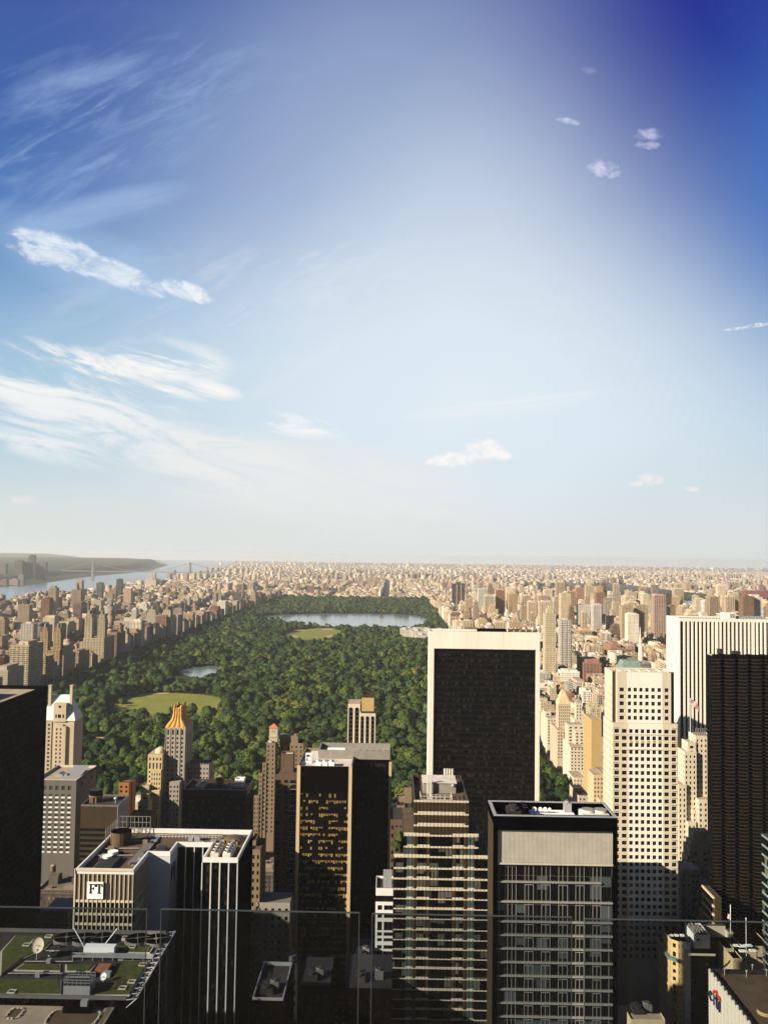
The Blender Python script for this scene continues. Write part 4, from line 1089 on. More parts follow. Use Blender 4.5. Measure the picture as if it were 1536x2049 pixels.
# --- brown apartment house with an orange tiled belvedere
def t_tile():
    Y = 690.0
    r = thing('apartment_building', 'stepped brown brick apartment house crowned by small orange tiled turret', 'apartment building', (A(533, 1486, Y)[0], Y, 0))
    b = MB(); ws = []
    def blk(pl, pr, py, dy, dep, nc, zlow=0):
        x0, _, z = A(pl, py, Y - dy); x1_ = A(pr, py, Y - dy)[0]; f = FR((x0, Y - dy), (x1_, Y - dy))
        ws.extend(f.holes(b, zlow, z, even(nc, f.W, .36), [q for q in floors(25, z - 1.4, 3.45, .5)], .35))
        e = FR((x1_, Y - dy), (x1_, Y - dy + dep)); e.quad(b, 0, dep, 0, 0, z) if dep < 6 else ws.extend(e.holes(b, 0, z, even(max(2, int(dep / 3.5)), dep, .3), floors(25, z - 1.4, 3.45, .5), .35))
        g = FR((x0, Y - dy + dep), (x0, Y - dy)); g.quad(b, 0, dep, 0, 0, z)
        b.q((x0, Y - dy, z - .7), (x1_, Y - dy, z - .7), (x1_, Y - dy + dep, z - .7), (x0, Y - dy + dep, z - .7), m=1)
        return x0, x1_, z
    a = blk(533, 551, 1486, 0, 14, 2); claim(a[0] - 8, a[0] + 32, Y - 6, Y + 22, 95)
    blk(560, 580, 1480, -12, 8, 3); c = blk(580, 607, 1487, -4, 18, 3)
    blk(525, 533.2, 1526, .5, 14, 1); blk(518, 525.2, 1547, 1, 14, 1); blk(508, 518.2, 1592, 1.5, 14, 2)
    b.build('wall', M_('tan_brick', 'roof_dark'), r); windows(r, ws, ('glass', 'frame_pale'))
    t = MB(); x0, _, z0 = A(539, 1481, Y + 6); x1_, _, z1_ = A(556, 1456, Y + 6); f = FR((x0, Y + 4), (x1_, Y + 4))
    w = f.holes(t, a[2] - 1, z1_, even(2, f.W, .25, 1.6, f.W - 1.6), [(z1_ - 4, z1_ - 1.4)], .4)
    t.q((x1_, Y + 4, a[2] - 1), (x1_, Y + 10, a[2] - 1), (x1_, Y + 10, z1_), (x1_, Y + 4, z1_)); t.q((x0, Y + 10, a[2] - 1), (x0, Y + 4, a[2] - 1), (x0, Y + 4, z1_), (x0, Y + 10, z1_)); f.box(t, -.5, f.W + .5, .0, .5, z1_ - 7.4, z1_ - 6.8)
    tr = t.build('turret', M_('limestone'), r); windows(tr, w, ('glass', 'frame_dark'), 'plain')
    h = MB(); cx = (x0 + x1_) / 2; h.frus((x0 - .5, x1_ + .5, Y + 3.5, Y + 10.5), z1_, (cx - .2, cx + .2, Y + 6.8, Y + 7.2), A(546, 1448, Y + 7)[2]); h.build('roof', M_('orange_tile'), tr)
    g = MB(); x0, _, z0 = A(559, 1480, Y + 13); x1_, _, z1_ = A(580, 1471, Y + 13); g.box(x0, x1_, Y + 13, Y + 18, z0 - .5, z1_); g.build('green_screen', M_('green_copper'), r)
    p = MB(); x0, _, z0 = A(582, 1487, Y + 5); x1_, _, z1_ = A(596, 1474, Y + 5); p.box(x0, x1_, Y + 5, Y + 9, c[2] - .7, z1_, 0); p.box(x0 + 2, x1_ - 1, Y + 6, Y + 8, z1_, z1_ + 1.6); p.build('penthouse', M_('tan_brick'), r)
    fan_unit(r, c[1] - 4, Y + 8, c[2] - .7, 3, 4, 2.5, 1, 'dark_grey'); fan_unit(r, a[0] + 1, Y + 1.2, a[2] - .7, 3, 2, 1.6, 1, 'roof_pale')
t_tile()

# --- brown balcony block before it
def t_balcony():
    Y = 560.0; xa, _, z = A(551, 1549, Y); xb = A(597, 1549, Y)[0]
    claim(xa, xb, Y, Y + 20, z)
    r = thing('apartment_building', 'plain dark brown apartment block with a stack of pale balcony slabs', 'apartment building', (xa, Y, 0))
    b = MB(); f = FR((xa, Y), (xb, Y)); rows = floors(20, z - 3, 3.3, .55); W = f.W
    w = f.holes(b, 0, z, [(W * .05, W * .24), (W * .40, W * .56), (W * .66, W * .90)], rows, .5)
    e = FR((xb, Y), (xb, Y + 20)); e.quad(b, 0, 20, 0, 0, z); e = FR((xa, Y + 20), (xa, Y)); e.quad(b, 0, 20, 0, 0, z); b.q((xa, Y, z - .8), (xb, Y, z - .8), (xb, Y + 20, z - .8), (xa, Y + 20, z - .8), m=1)
    b.build('wall', M_('brown_brick', 'roof_brown'), r); windows(r, w, ('glass', 'frame_dark'), 'pair')
    for i, (p, q) in enumerate(rows):
        s = MB(); f.box(s, W * .63, W * .93, 0, 1.3, p - .35, p - .1); f.box(s, W * .63, W * .93, 1.2, 1.3, p - .1, p + .85, 1); s.build('balcony', M_('frame_pale', 'bronze'), r)
    p = MB(); x0, _, zp = A(562, 1508, Y + 8); x1_ = A(587, 1508, Y + 8)[0]; p.box(x0, x1_, Y + 8, Y + 16, z - .8, zp - 1.2, 0, 1); p.ring(x0, x1_, Y + 8, Y + 16, zp - 1.2, zp, .5, 0); p.build('penthouse', M_('brown_brick', 'roof_white'), r)
t_balcony()

# --- wide tower of black glass in a white stone frame
def t_frame():
    Y = 620.0; xa, _, z = A(859, 1263, Y); xb = A(1080, 1264, Y)[0]; zg = A(960, 1299, Y)[2]; Yf = Y + 20
    claim(xa, xb, Y, Yf, z)
    r = thing('office_tower', 'wide black glass tower framed in white stone, tallest in front of the park', 'office tower', (xa, Y, 0))
    b = MB(); b.box(xa, xb, Y + 1.6, Yf, 0, z - 1.2, 0, 1); b.build('wall', M_('white_marble', 'roof_tan'), r)
    f = FR((xa, Y + 1.6), (xb, Y + 1.6)); W = f.W; t = 3.4; p = MB()
    f.box(p, 0, t, 0, 1.6, 0, zg); f.box(p, W - 2.8, W, 0, 1.6, 0, zg); f.box(p, 0, W, 0, 1.6, zg, z)
    p.ring(xa, xb, Y + 1.62, Yf, z - 1.2, z - .01, .6, 0)
    p.build('stone_frame', M_('white_marble'), r)
    j = MB()
    for i in range(1, 9): u = W * i / 9; f.box(j, u - .04, u + .04, 1.6, 1.612, zg, z)
    j.build('joints', M_('slate'), r)
    g = MB(); f.quad(g, t, W - 2.8, .1, 0, zg, 0); g.build('glazing', M_('solow_glass'), r)
    m = MB()
    for i in range(1, 8): u = t + (W - t - 2.8) * i / 8; f.box(m, u - .12, u + .12, .1, .3, 0, zg - .1)
    zz = zg - 3.4
    while zz > 40: f.box(m, t, W - 2.8, .1, .18, zz, zz + .3); zz -= 4.0
    m.build('mullions', M_('grid_metal'), r)
    c = MB(); x0 = A(955, 1260, Y + 9)[0]; x1_ = A(1012, 1260, Y + 9)[0]; c.box(x0, x1_, Y + 6, Y + 14, z - 1.2, z + 1.4); c.build('plant_room', M_('bronze'), r)
    for i in range(5): fan_unit(r, x1_ + 2 + i * 4.4, Y + 8, z - 1.2, 3.2, 5, 2.0, 1, 'roof_brown')
    a = MB(); X = A(898, 1250, Y + 10)[0]
    for q in (0, 1.8): a.tube((X + q, Y + 10, z - 1), (X + q, Y + 10, z + 5 - q), .15, 5)
    a.tube((X - 5, Y + 10, z + .6), (X + 12, Y + 10, z + .6), .15, 4); a.build('antenna', M_('white_metal'), r)
t_frame()

# --- stepped tower of cream bands
def t_bands():
    Y = 300.0
    xa, _, z1_ = A(828, 1601, Y); xb = A(937.5, 1603, Y)[0]; xc, _, z2 = A(808, 1668, Y); xd = A(957, 1669, Y)[0]; xe, _, z3 = A(787.5, 1712, Y); xf = A(976, 1714, Y)[0]; Yf = Y + 34
    claim(xe, xf, Y, Yf, z1_)
    r = thing('apartment_tower', 'stepped dark glass tower striped with cream bands, plant and rails on its roof', 'apartment tower', (xe, Y, 0))
    b = MB(); b.box(xa, xb, Y, Yf, z2 - 4, z1_ - 1.4, 0, 1); b.box(xc, xd, Y + .002, Yf - .1, z3 - 4, z2 - 1, 0, 1); b.box(xe, xf, Y + .004, Yf - .2, 0, z3 - 1, 0, 1); b.build('wall', M_('band_glass', 'roof_brown'), r)
    f = FR((xe, Y), (xf, Y)); W = f.W; fh = (z1_ - z2) / 3.0 ; s = W / 962.0
    U = lambda x: (x - 450) * s
    tz = lambda py: A(880, py, Y)[2]
    v = MB()
    for x0, x1_, m in ((585, 650, 1), (650, 690, 0), (780, 815, 0), (1050, 1090, 0), (1165, 1210, 0), (1210, 1275, 1)):
        f.quad(v, U(x0), U(x1_), .04, 0, (z2 if x0 > 640 and x0 < 1200 else z3 + 8) - .5, m)
    f.quad(v, xa - xe, xb - xe, .03, z2 + .1, z1_ - 1.5, 0)
    v.build('panel_columns', M_('bronze_lit', 'glass_teal'), r)
    c = MB(); ys = [1603, 1628, 1651, 1671, 1694, 1714, 1737, 1758, 1779, 1799, 1819, 1839, 1861, 1881, 1900, 1919, 1938, 1959, 1981, 2001, 2020, 2040, 2060]
    for i, y in enumerate(ys):
        zt = tz(y); lo, hi = (xa - xe, xb - xe) if i < 3 else ((xc - xe, xd - xe) if i < 5 else (0, W))
        h = .56 if i < 9 else .32
        if i == 0: f.box(c, lo, hi, 0, .14, zt - .5, z1_); continue
        f.box(c, lo, hi, 0, .14, zt - h, zt)
        if i < 3: f.box(c, lo + 1.3, hi - 1.3, 0, .14, zt, zt + .6)
        else:
            for x0, x1_ in ((585, 650), (690, 815), (1050, 1165), (1210, 1275)): f.box(c, max(lo, U(x0)), min(hi, U(x1_)), 0, .14, zt, zt + .5)
            if i in (3, 5): f.box(c, lo, max(lo + .3, U(690)), 0, .139, zt + .001, zt + .58); f.box(c, U(1165), hi, 0, .139, zt + .001, zt + .58)
            if i % 2 == 0 and i > 6: f.box(c, U(815), U(1050), 0, .139, zt + .12, zt + .42)
    c.build('cream_bands', M_('pale_stone'), r)
    m = MB()
    for i in range(27):
        u = W * i / 26; lo = z1_ if xa - xe - .01 <= u <= xb - xe + .01 else (z2 if xc - xe <= u <= xd - xe else z3)
        f.box(m, max(0, u - .05), min(W, u + .05), .14, .19, 0, lo - .1)
    m.build('mullions', M_('bronze'), r)
    e = FR((xb, Y), (xb, Yf)); k = MB()
    for i in range(1, 12): e.quad(k, 0, 34, .03, z2 - 1 + (i - 1) * 0, z1_ - 1.5)
    o = MB(); o.ring(xa, xb, Y + .2, Yf, z1_ - 1.4, z1_ - .02, .45); o.build('parapet', M_('bronze_lit'), r)
    zr = z1_ - 1.4
    p = MB(); a = onz(851, 1583, zr); p.box(xa + 3.6, xb - 3.4, Y + 14, Y + 24, zr, zr + 3.6, 0, 1); p.box(xa + 3.3, xb - 3.1, Y + 13.6, Y + 24.3, zr + 3.6, zr + 3.9, 1, bottom=True); p.box(xb - 5, xb - 4.2, Y + 13.5, Y + 13.9, zr + 2.6, zr + 3.4, 1); p.build('penthouse', M_('slate', 'roof_pale'), r)
    s = MB()
    for i in range(4): s.tube((xa + 5.0 + i * .5, Y + 12.6, zr), (xa + 5.0 + i * .5, Y + 12.6, zr + 6.4), .2, 6); s.tube((xa + 5.0 + i * .5, Y + 12.6, zr + .4), (xa + 5.0 + i * .5, Y + 4, zr + .4), .2, 6)
    s.build('duct_stack', M_('roof_pale'), r)
    k = MB(); rail(k, [(xa + 2.4, Y + 9), (xa + 2.4, Y + 2.5), (xb - 5.5, Y + 2), (xb - 5.5, Y + 8)], zr, 2.0, .1, 2.2); rail(k, [(xa + 6, Y + 6), (xb - 6, Y + 6)], zr, 1.6, .1, 1.6); k.build('roof_rail', M_('frame_pale'), r)
    for i in range(4): d = MB(); d.cyl(xb - 6.6 + i * .95, Y + 26.5, zr, zr + 5.8, .4, None, 10, 0, 1); d.build('flue', M_('roof_pale', 'dark_grey'), r)
    g = MB(); g.tube((xb - 9, Y + 28, zr + 4.6), (xb - 3.4, Y + 28, zr + 8.2), .16, 5); g.tube((xb - 3.6, Y + 28, zr), (xb - 3.6, Y + 28, zr + 10.4), .13, 5); g.tube((xb - 6, Y + 28, zr), (xb - 6, Y + 28, zr + 6.4), .2, 5); g.build('jib_crane', M_('bronze'), r)
    w = MB(); w.box(xb - 5, xb - 1.2, Y + 3, Y + 12, zr, zr + .3); w.build('deck', M_('roof_brown'), r)
    return xe, z3, Y, xc
bx_, bz_, bY, bxc = t_bands()

# --- black-framed tower with a pale louvred top
def t_louvre():
    Y = 200.0; xa, _, z = A(988, 1633, Y); xb = A(1235, 1638, Y)[0]; Yf = Y + 12
    claim(xa, xb, Y, Yf, z)
    r = thing('office_tower', 'black-framed glass tower with a ribbed pale louvre screen and four white dishes', 'office tower', (xa, Y, 0))
    b = MB(); b.box(xa, xb, Y + 1.2, Yf, 0, z - 2.2, 0, 1); b.build('wall', M_('bronze_lit', 'roof_dark'), r)
    f = FR((xa, Y + 1.2), (xb, Y + 1.2)); W = f.W; px = W / 247.0
    zz = lambda py: A(1100, py, Y)[2]
    u0 = 8 * px; u1 = W - 8 * px
    p = MB(); f.box(p, 0, u0, 0, 1.2, 0, z); f.box(p, u1, W, 0, 1.2, 0, z); f.box(p, u0, u1, 0, 1.2, zz(1663), z); p.ring(xa, xb, Y + 1.22, Yf, z - 2.2, z - .02, .7); p.build('black_frame', M_('black_panel'), r)
    ra = MB(); ra.ring(xa - .05, xb + .05, Y - .05, Yf + .05, z + .005, z + .16, .75); ra.build('coping', M_('galvanised'), r)
    l = MB(); f.quad(l, u0, u1, .3, zz(1730), zz(1663) - .002, 0)
    k = 90
    for i in range(k): u = u0 + (u1 - u0) * (i + .5) / k; f.box(l, u - .11, u + .11, .3, .62, zz(1729), zz(1664), 1)
    f.box(l, u0, u1, .3, .9, zz(1733), zz(1729.5), 1)
    l.build('louvre_screen', M_('mid_grey', 'louvre_slat'), r)
    g = MB(); f.quad(g, u0, u1, .15, 0, zz(1733), 0); g.build('glazing', M_('court_glass'), r)
    s = MB(); cx = lambda x: (x / 4.389 + 950 - 988) * px
    ys = [1768, 1808]; y = 1848
    while y < 2080: ys.append(y); y += 27.3
    for i, y in enumerate(ys): f.box(s, u0, cx(1115) if i < 1 else u1, .15, .7, zz(y) - .22, zz(y) + .1)
    for x in (222, 298, 335, 370, 447, 480, 522, 595, 632, 670, 745, 780, 822, 895, 930, 967, 1045, 1080, 1115, 1185): f.box(s, cx(x) - .045, cx(x) + .045, .15, .26, 0, zz(1733) if x < 1150 else zz(1806))
    for i in range(len(ys)):
        zt = zz(ys[i]); h = 3.4 if i > 1 else 5
        for x0, x1_ in ((447, 522), (595, 670), (745, 822), (895, 967), (1045, 1115)):
            for q in (.32, h - .7): f.box(s, cx(x0), cx(x1_), .15, .25, zt - q - .5, zt - q - .38)
    s.build('mullions', M_('mullion'), r)
    # roof
    zr = z - 2.2
    d = MB(); x0 = onz(1054, 1625, zr)[0]; x1_ = onz(1140, 1625, zr)[0]; d.box(x0, x1_, Y + 2.4, Yf - 2, zr, zr + .9); d.build('deck', M_('roof_white'), r)
    for px_, rd in ((1068.5, .52), (1080, .47), (1089.7, .46), (1098.8, .36)):
        m = MB(); c = A(px_, 1618, Y + 7); dish(m, (c[0], Y + 7, zr + 1.9), rd, (-.1 - .2 * (px_ > 1085), -.85, .3)); m.build('satellite_dish', M_('roof_white', 'galvanised'), r)
    c = MB(); x2 = onz(1152, 1625, zr)[0]; x3 = onz(1205, 1625, zr)[0]; c.box(x2, x3, Y + 2.6, Yf - 2.2, zr, zr + 1.5)
    for t in (.27, .72): c.cyl(x2 + (x3 - x2) * t, Y + 7, zr + 1.5, zr + 2.1, 1.75, 1.6, 20, 0, 1)
    c.build('cooling_units', M_('roof_pale', 'slate'), r)
    fan_unit(r, onz(1120, 1620, zr)[0], Yf - 4, zr, 1.6, 2, 3.0, 1); fan_unit(r, onz(1010, 1625, zr)[0], Y + 5, zr, 3, 5, 1.8, 2, 'dark_grey'); fan_unit(r, onz(1036, 1625, zr)[0], Y + 3, zr, 1.4, 6, 2.6, 3, 'black_metal')
t_louvre()

# --- tall pale tower of punched square windows
def t_punched():
    Y = 480.0; xa = A(1226, 1447, Y)[0]; xb, _, zs = A(1355, 1449, Y); xc, _, zt = A(1234, 1345, Y + 1); xd = A(1342, 1347, Y + 1)[0]; Yf = Y + 22
    claim(xa, xb, Y, Yf, zt)
    r = thing('office_tower', 'tall pale stone tower punched with rows of small square windows', 'office tower', (xa, Y, 0))
    b = MB(); ws = []; fh = 3.75; W = xb - xa
    rows = [(zs - 3.2 - i * fh - 2.15, zs - 3.2 - i * fh) for i in range(int((zs - 28) / fh))][::-1]
    c0, c1 = W * .235, W * .775
    def sect(a, c, m, n_, rr, mask=None, fr=.64):
        f = FR((xa + a, Y), (xa + c, Y)); ws.extend(f.holes(b, 0, zs, even(n_, f.W, fr), rr, .55, m, m, mask)); return f
    L = sect(0, c0, 0, 2, rows); sect(c0, c1, 1, 6, rows); sect(c1, W, 0, 2, rows)
    wf = FR((xa, Yf), (xa, Y)); ws2 = wf.holes(b, 0, zs, even(6, wf.W, .42), rows, .5, 0)
    b.q((xa, Y, zs), (xb, Y, zs), (xb, Yf, zs), (xa, Yf, zs), m=2); ef = FR((xb, Y), (xb, Yf)); ef.quad(b, 0, ef.W, 0, 0, zs)
    # upper block
    Y2 = Y + 1.0; U = xd - xc; r3 = []
    base = zs + .01
    for g_ in range(2):
        for i in range(3): zz = zt - 8.4 - (g_ * 3 + i) * fh - g_ * .3; r3.append((zz - 2.15, zz))
    r3 = r3[::-1]
    for a, c, m, n_ in ((0, U * .18, 0, 1), (U * .18, U * .50, 1, 3), (U * .50, U * .84, 1, 3), (U * .84, U, 0, 1)):
        f = FR((xc + a, Y2), (xc + c, Y2)); ws += f.holes(b, base, zt, even(n_, f.W, .60 if n_ > 1 else .46), r3, .55, m, m)
    wu = FR((xa + .6, Yf - .5), (xa + .6, Y2 + 3)); ws2 += wu.holes(b, base, zt, even(5, wu.W, .36), r3, .5, 0)
    FR((xc, Y2 + 3), (xc, Y2)).quad(b, 0, 3, 0, base, zt); FR((xa + .6, Y2 + 3), (xc, Y2 + 3)).quad(b, 0, xc - xa - .6, 0, base, zt, 3)
    FR((xd, Y2), (xd, Y2 + 3)).quad(b, 0, 3, 0, base, zt, 3); FR((xd, Y2 + 3), (xb - .6, Y2 + 3)).quad(b, 0, xb - .6 - xd, 0, base, zt, 3); FR((xb - .6, Y2 + 3), (xb - .6, Yf - .5)).quad(b, 0, Yf - 3.5 - Y2, 0, base, zt)
    zr = zt - 1.4
    b.q((xa + .6, Y2 + 3, zr), (xb - .6, Y2 + 3, zr), (xb - .6, Yf - .5, zr), (xa + .6, Yf - .5, zr), m=2); b.q((xc, Y2, zr), (xd, Y2, zr), (xd, Y2 + 3, zr), (xc, Y2 + 3, zr), m=2)
    b.build('wall', M_('pale_stone', 'white_marble', 'roof_tan', 'bronze_lit'), r)
    windows(r, ws + ws2, ('glass', 'frame_dark'), 'plain')
    s = MB(); f = FR((xa, Y), (xb, Y))
    for i in range(len(rows)):
        zz = rows[i][1] + .5
        f.box(s, 0, 3.0, 0, .18, zz, zz + .3); f.box(s, W - 3.0, W, 0, .18, zz, zz + .3)
    s.build('corner_sills', M_('slate'), r)
    k = MB(); z0 = rows[-3][0] - .2; z1_ = rows[-2][1] + .2
    f.box(k, 0, 1.2, 0, .1, rows[-2][0], rows[-2][1]); f.box(k, 0, 1.2, 0, .1, rows[-3][0], rows[-3][1]); f.box(k, W - 1.2, W, 0, .1, rows[-2][0], rows[-2][1]); f.box(k, W - 1.2, W, 0, .1, rows[-3][0], rows[-3][1])
    w6 = (c1 - c0) / 6
    for i in range(6): f.box(k, c0 + w6 * i + w6 * .25, c0 + w6 * (i + 1) - w6 * .25, 0, .08, rows[-3][1] + .1, rows[-2][0] - .1)
    k.build('belt_panels', M_('beige_panel'), r)
    m = MB(); f.box(m, 0, W, 0, .25, rows[-3][0] - 1.5, rows[-3][0] - .9); f.box(m, 0, W, 0, .25, rows[-2][1] + .7, rows[-2][1] + 1.2); m.build('string_course', M_('pale_stone'), r)
    o = MB(); o.ring(xa + .62, xb - .62, Y2 + 3.02, Yf - .52, zr, zr + 1.38, .5); o.build('parapet', M_('pale_stone'), r)
    t = MB()
    for i in range(5): t.box(xa + 6 + i * 5.5, xa + 9 + i * 5.5, Y + 8, Y + 16, zr, zr + 1.6)
    t.tube((xa + 4, Y + 12, zr + 2), (xb - 4, Y + 12, zr + 2), .3); t.build('roof_plant', M_('roof_pale'), r)
t_punched()

# --- white striped slab, upper right
def t_stripes():
    Y = 720.0; xa, _, z = A(1358, 1237, Y); xb = xa + 96; Yf = Y + 33
    claim(xa, xb, Y, Yf, z)
    r = thing('office_tower', 'broad white tower striped with dark vertical window slots from ground to roof', 'office tower', (xa, Y, 0))
    b = MB(); b.box(xa + .9, xb - .9, Y + .9, Yf - .9, 0, z - 1.5, 0, 1); b.build('wall', M_('glass', 'roof_brown'), r)
    f = FR((xa, Y + .9), (xb, Y + .9)); m = MB(); pitch = 3.32; n_ = int(f.W / pitch)
    g = FR((xa + .9, Yf), (xa + .9, Y))
    f.box(m, 0, f.W, 0, .9, z - 2.6, z); f.box(m, 0, 1.0, 0, .9, 0, z - 2.6)
    i = 0; u = 1.0 + pitch
    while u < f.W - 2:
        big = i % 9 == 8
        f.box(m, u - .75 - .4 * big, u + .75 + .4 * big, 0, .9, 0, z - 2.6); u += pitch; i += 1
    g.box(m, 0, g.W - .9, 0, .9, z - 2.6, z - .001)
    u = .8
    while u < g.W - .8: g.box(m, u - .9, min(u + .9, g.W - .92), 0, .9, 0, z - 2.6); u += 2.9
    m.build('stone_piers', M_('white_marble'), r)
    s = MB(); zz = z - 6
    while zz > 60:
        f.box(s, 1, f.W, 0, .1, zz, zz + 1.1); zz -= 3.9
    s.build('spandrels', M_('bronze'), r)
    p = MB(); p.ring(xa + .92, xb - .9, Y + .92, Yf - .9, z - 1.5, z - .02, .5); p.build('parapet', M_('white_marble'), r)
    q = MB(); x0, _, zp = A(1448, 1226, Y + 12); x1_ = A(1471, 1226, Y + 12)[0]; q.box(x0, x1_, Y + 12, Y + 20, z - 1.5, zp); q.box(x0 + 5, x1_ - .6, Y + 11.9, Y + 12, z, zp - 1, 1); q.box(x1_ + 3, x1_ + 26, Y + 14, Y + 22, z - 1.5, z + 1.2, 1); q.build('penthouse', M_('white_paint', 'galvanised'), r)
t_stripes()

# --- black folded-glass tower at the right edge
def t_folded():
    Y = 480.0; xa, _, z = A(1424, 1309, Y); xb = xa + 60; Yf = Y + 8
    claim(xa, xb, Y, Yf, z)
    r = thing('office_tower', 'black tower with a pleated glass face, in front of the white striped tower', 'office tower', (xa, Y, 0))
    pts = [(xa, Y)]; p = 7.4; x = xa
    while x + p < xb: pts += [(x + p * .62, Y - .2), (x + p * .62 + .02, Y + 2.6), (x + p, Y + 2.9), (x + p + .02, Y)]; x += p
    pts += [(xb, Y), (xb, Yf), (xa, Yf)]
    b = MB(); prism(b, pts, 0, z - .9, 0, 1); b.build('wall', M_('tower_glass', 'roof_pale'), r)
    s = MB(); k = len(pts) - 3
    zz = z - 3
    while zz > 30:
        for i in range(k):
            f = FR(pts[i], pts[i + 1])
            if f.W > 1: f.box(s, 0, f.W, .0, .07, zz, zz + .35)
        zz -= 1.9
    s.build('floor_lines', M_('bronze_lit'), r)
    o = MB()
    for i in range(k):
        f = FR(pts[i], pts[i + 1])
        if f.W > 1: f.box(o, 0.05, f.W - .05, -.3, 0.02, z - .9, z - (.05 if i % 8 < 4 else 1.2 * 0))
    o.build('parapet', M_('bronze'), r)
    c = MB(); c.box(xa + 6, xa + 8, Y + 5, Y + 9, z - .9, z + 2.2); c.box(xa + 14, xa + 18, Y + 6, Y + 10, z - .9, z + 1); c.build('roof_plant', M_('dark_grey'), r)
    n_ = MB()
    n_.tube((xa + 3, Y + 5, z - .9), (xa + 3, Y + 5, z + 4), .2, 5); n_.build('mast', M_('black_metal'), r)
t_folded()

def stacked(name, label, cat, Y, blocks, wall, loc=None, rows_h=3.5, glass='glass', fr=.42, roof='roof_tan', cap=100, wface=True):
    """a building of stepped blocks, each (left, right, top) in view, how far it stands in front of Y, its depth and its window columns"""
    x00 = A(blocks[0][0], blocks[0][2], Y)[0]
    r = thing(name, label, cat, (x00, Y, 0)); b = MB(); ws = []; X0, X1, Zm = 1e9, -1e9, 0
    for pl, pr, py, dy, dep, nc in blocks:
        y = Y - dy; x0, _, z = A(pl, py, y); x1_ = A(pr, py, y)[0]; f = FR((x0, y), (x1_, y))
        rr = floors(12, z - 1.6, rows_h, .5)
        if nc: ws += f.holes(b, 0, z, even(nc, f.W, fr), rr, .4)
        else: f.quad(b, 0, f.W, 0, 0, z)
        g = FR((x0, y + dep), (x0, y)); e = FR((x1_, y), (x1_, y + dep))
        nw = int(dep / 3.6)
        if wface and nw: ws += g.holes(b, 0, z, even(nw, dep, fr * .8), rr, .4)
        else: g.quad(b, 0, dep, 0, 0, z)
        e.quad(b, 0, dep, 0, 0, z)
        b.q((x0, y, z - .6), (x1_, y, z - .6), (x1_, y + dep, z - .6), (x0, y + dep, z - .6), m=1)
        X0, X1, Zm = min(X0, x0), max(X1, x1_), max(Zm, z)
    yy = [Y - q[3] for q in blocks]; y2 = [Y - q[3] + q[4] for q in blocks]
    claim(X0, X1, min(yy), max(y2), Zm)
    b.build('wall', M_(wall, roof), r); windows(r, ws, (glass, 'frame_dark'), 'plain', cap)
    return r, X0, X1, Zm

# --- white stepped tower with flag, between the punched and the black tower
r, X0, X1, Zm = stacked('apartment_tower', 'white stepped setback tower with a flagpole, beside the punched square-window tower', 'office tower', 600,
    [(1391, 1424, 1472, 0, 14, 4), (1375, 1392, 1485, 1, 12, 1), (1369, 1393, 1504, 3, 14, 3), (1357, 1373, 1570, 5, 16, 2), (1397, 1426, 1600, 9, 10, 3), (1386, 1400, 1621, 7, 10, 2), (1376, 1392, 1645, 9, 10, 2)], 'pale_stone')
m = MB(); f = FR((A(1391, 1472, 600)[0], 600), (A(1424, 1472, 600)[0], 600))
for i in range(7): f.box(m, f.W * i / 7, f.W * i / 7 + .6, -.5, .1, Zm, Zm + 4.2)
f.box(m, 0, f.W, -.5, .1, Zm + 4.2, Zm + 4.8); m.build('roof_screen', M_('mid_grey'), r)
px0, _, zf = A(1380.5, 1398, 603)
m = MB(); m.tube((px0, 603, A(1381, 1484, 603)[2] - 1), (px0, 603, zf), .16, 6, 0); m.dome((px0, 603, zf), .3, 8, 3, 0)
m.build('flagpole', M_('white_metal'), r)
def flag(px, Y, ztop, w, h, label, droop=.35):
    mb = MB(); nx, nz = 20, 13; P = {}
    for i in range(nx + 1):
        for j in range(nz + 1):
            t = i / nx; P[i, j] = (px + .2 + w * t * .92, Y + .35 * math.sin(t * 7 + j * .15) * (t + .1), ztop - h * j / nz - w * droop * t * t * 1.2 - .15 * math.sin(t * 5))
    for i in range(nx):
        for j in range(nz):
            m = 2 if (i < 8 and j < 7) else (0 if j % 2 == 0 else 1)
            if m == 2 and (i + j) % 2 == 0 and i % 2: m = 1
            mb.q(P[i, j + 1], P[i + 1, j + 1], P[i + 1, j], P[i, j], m=m)
    tag(mb.build('flag', M_('flag_red', 'flag_white', 'flag_blue')), label, 'flag')
flag(px0, 603, zf - .6, 6.0, 4.2, 'striped flag flying from the pole on the white stepped tower', .62)

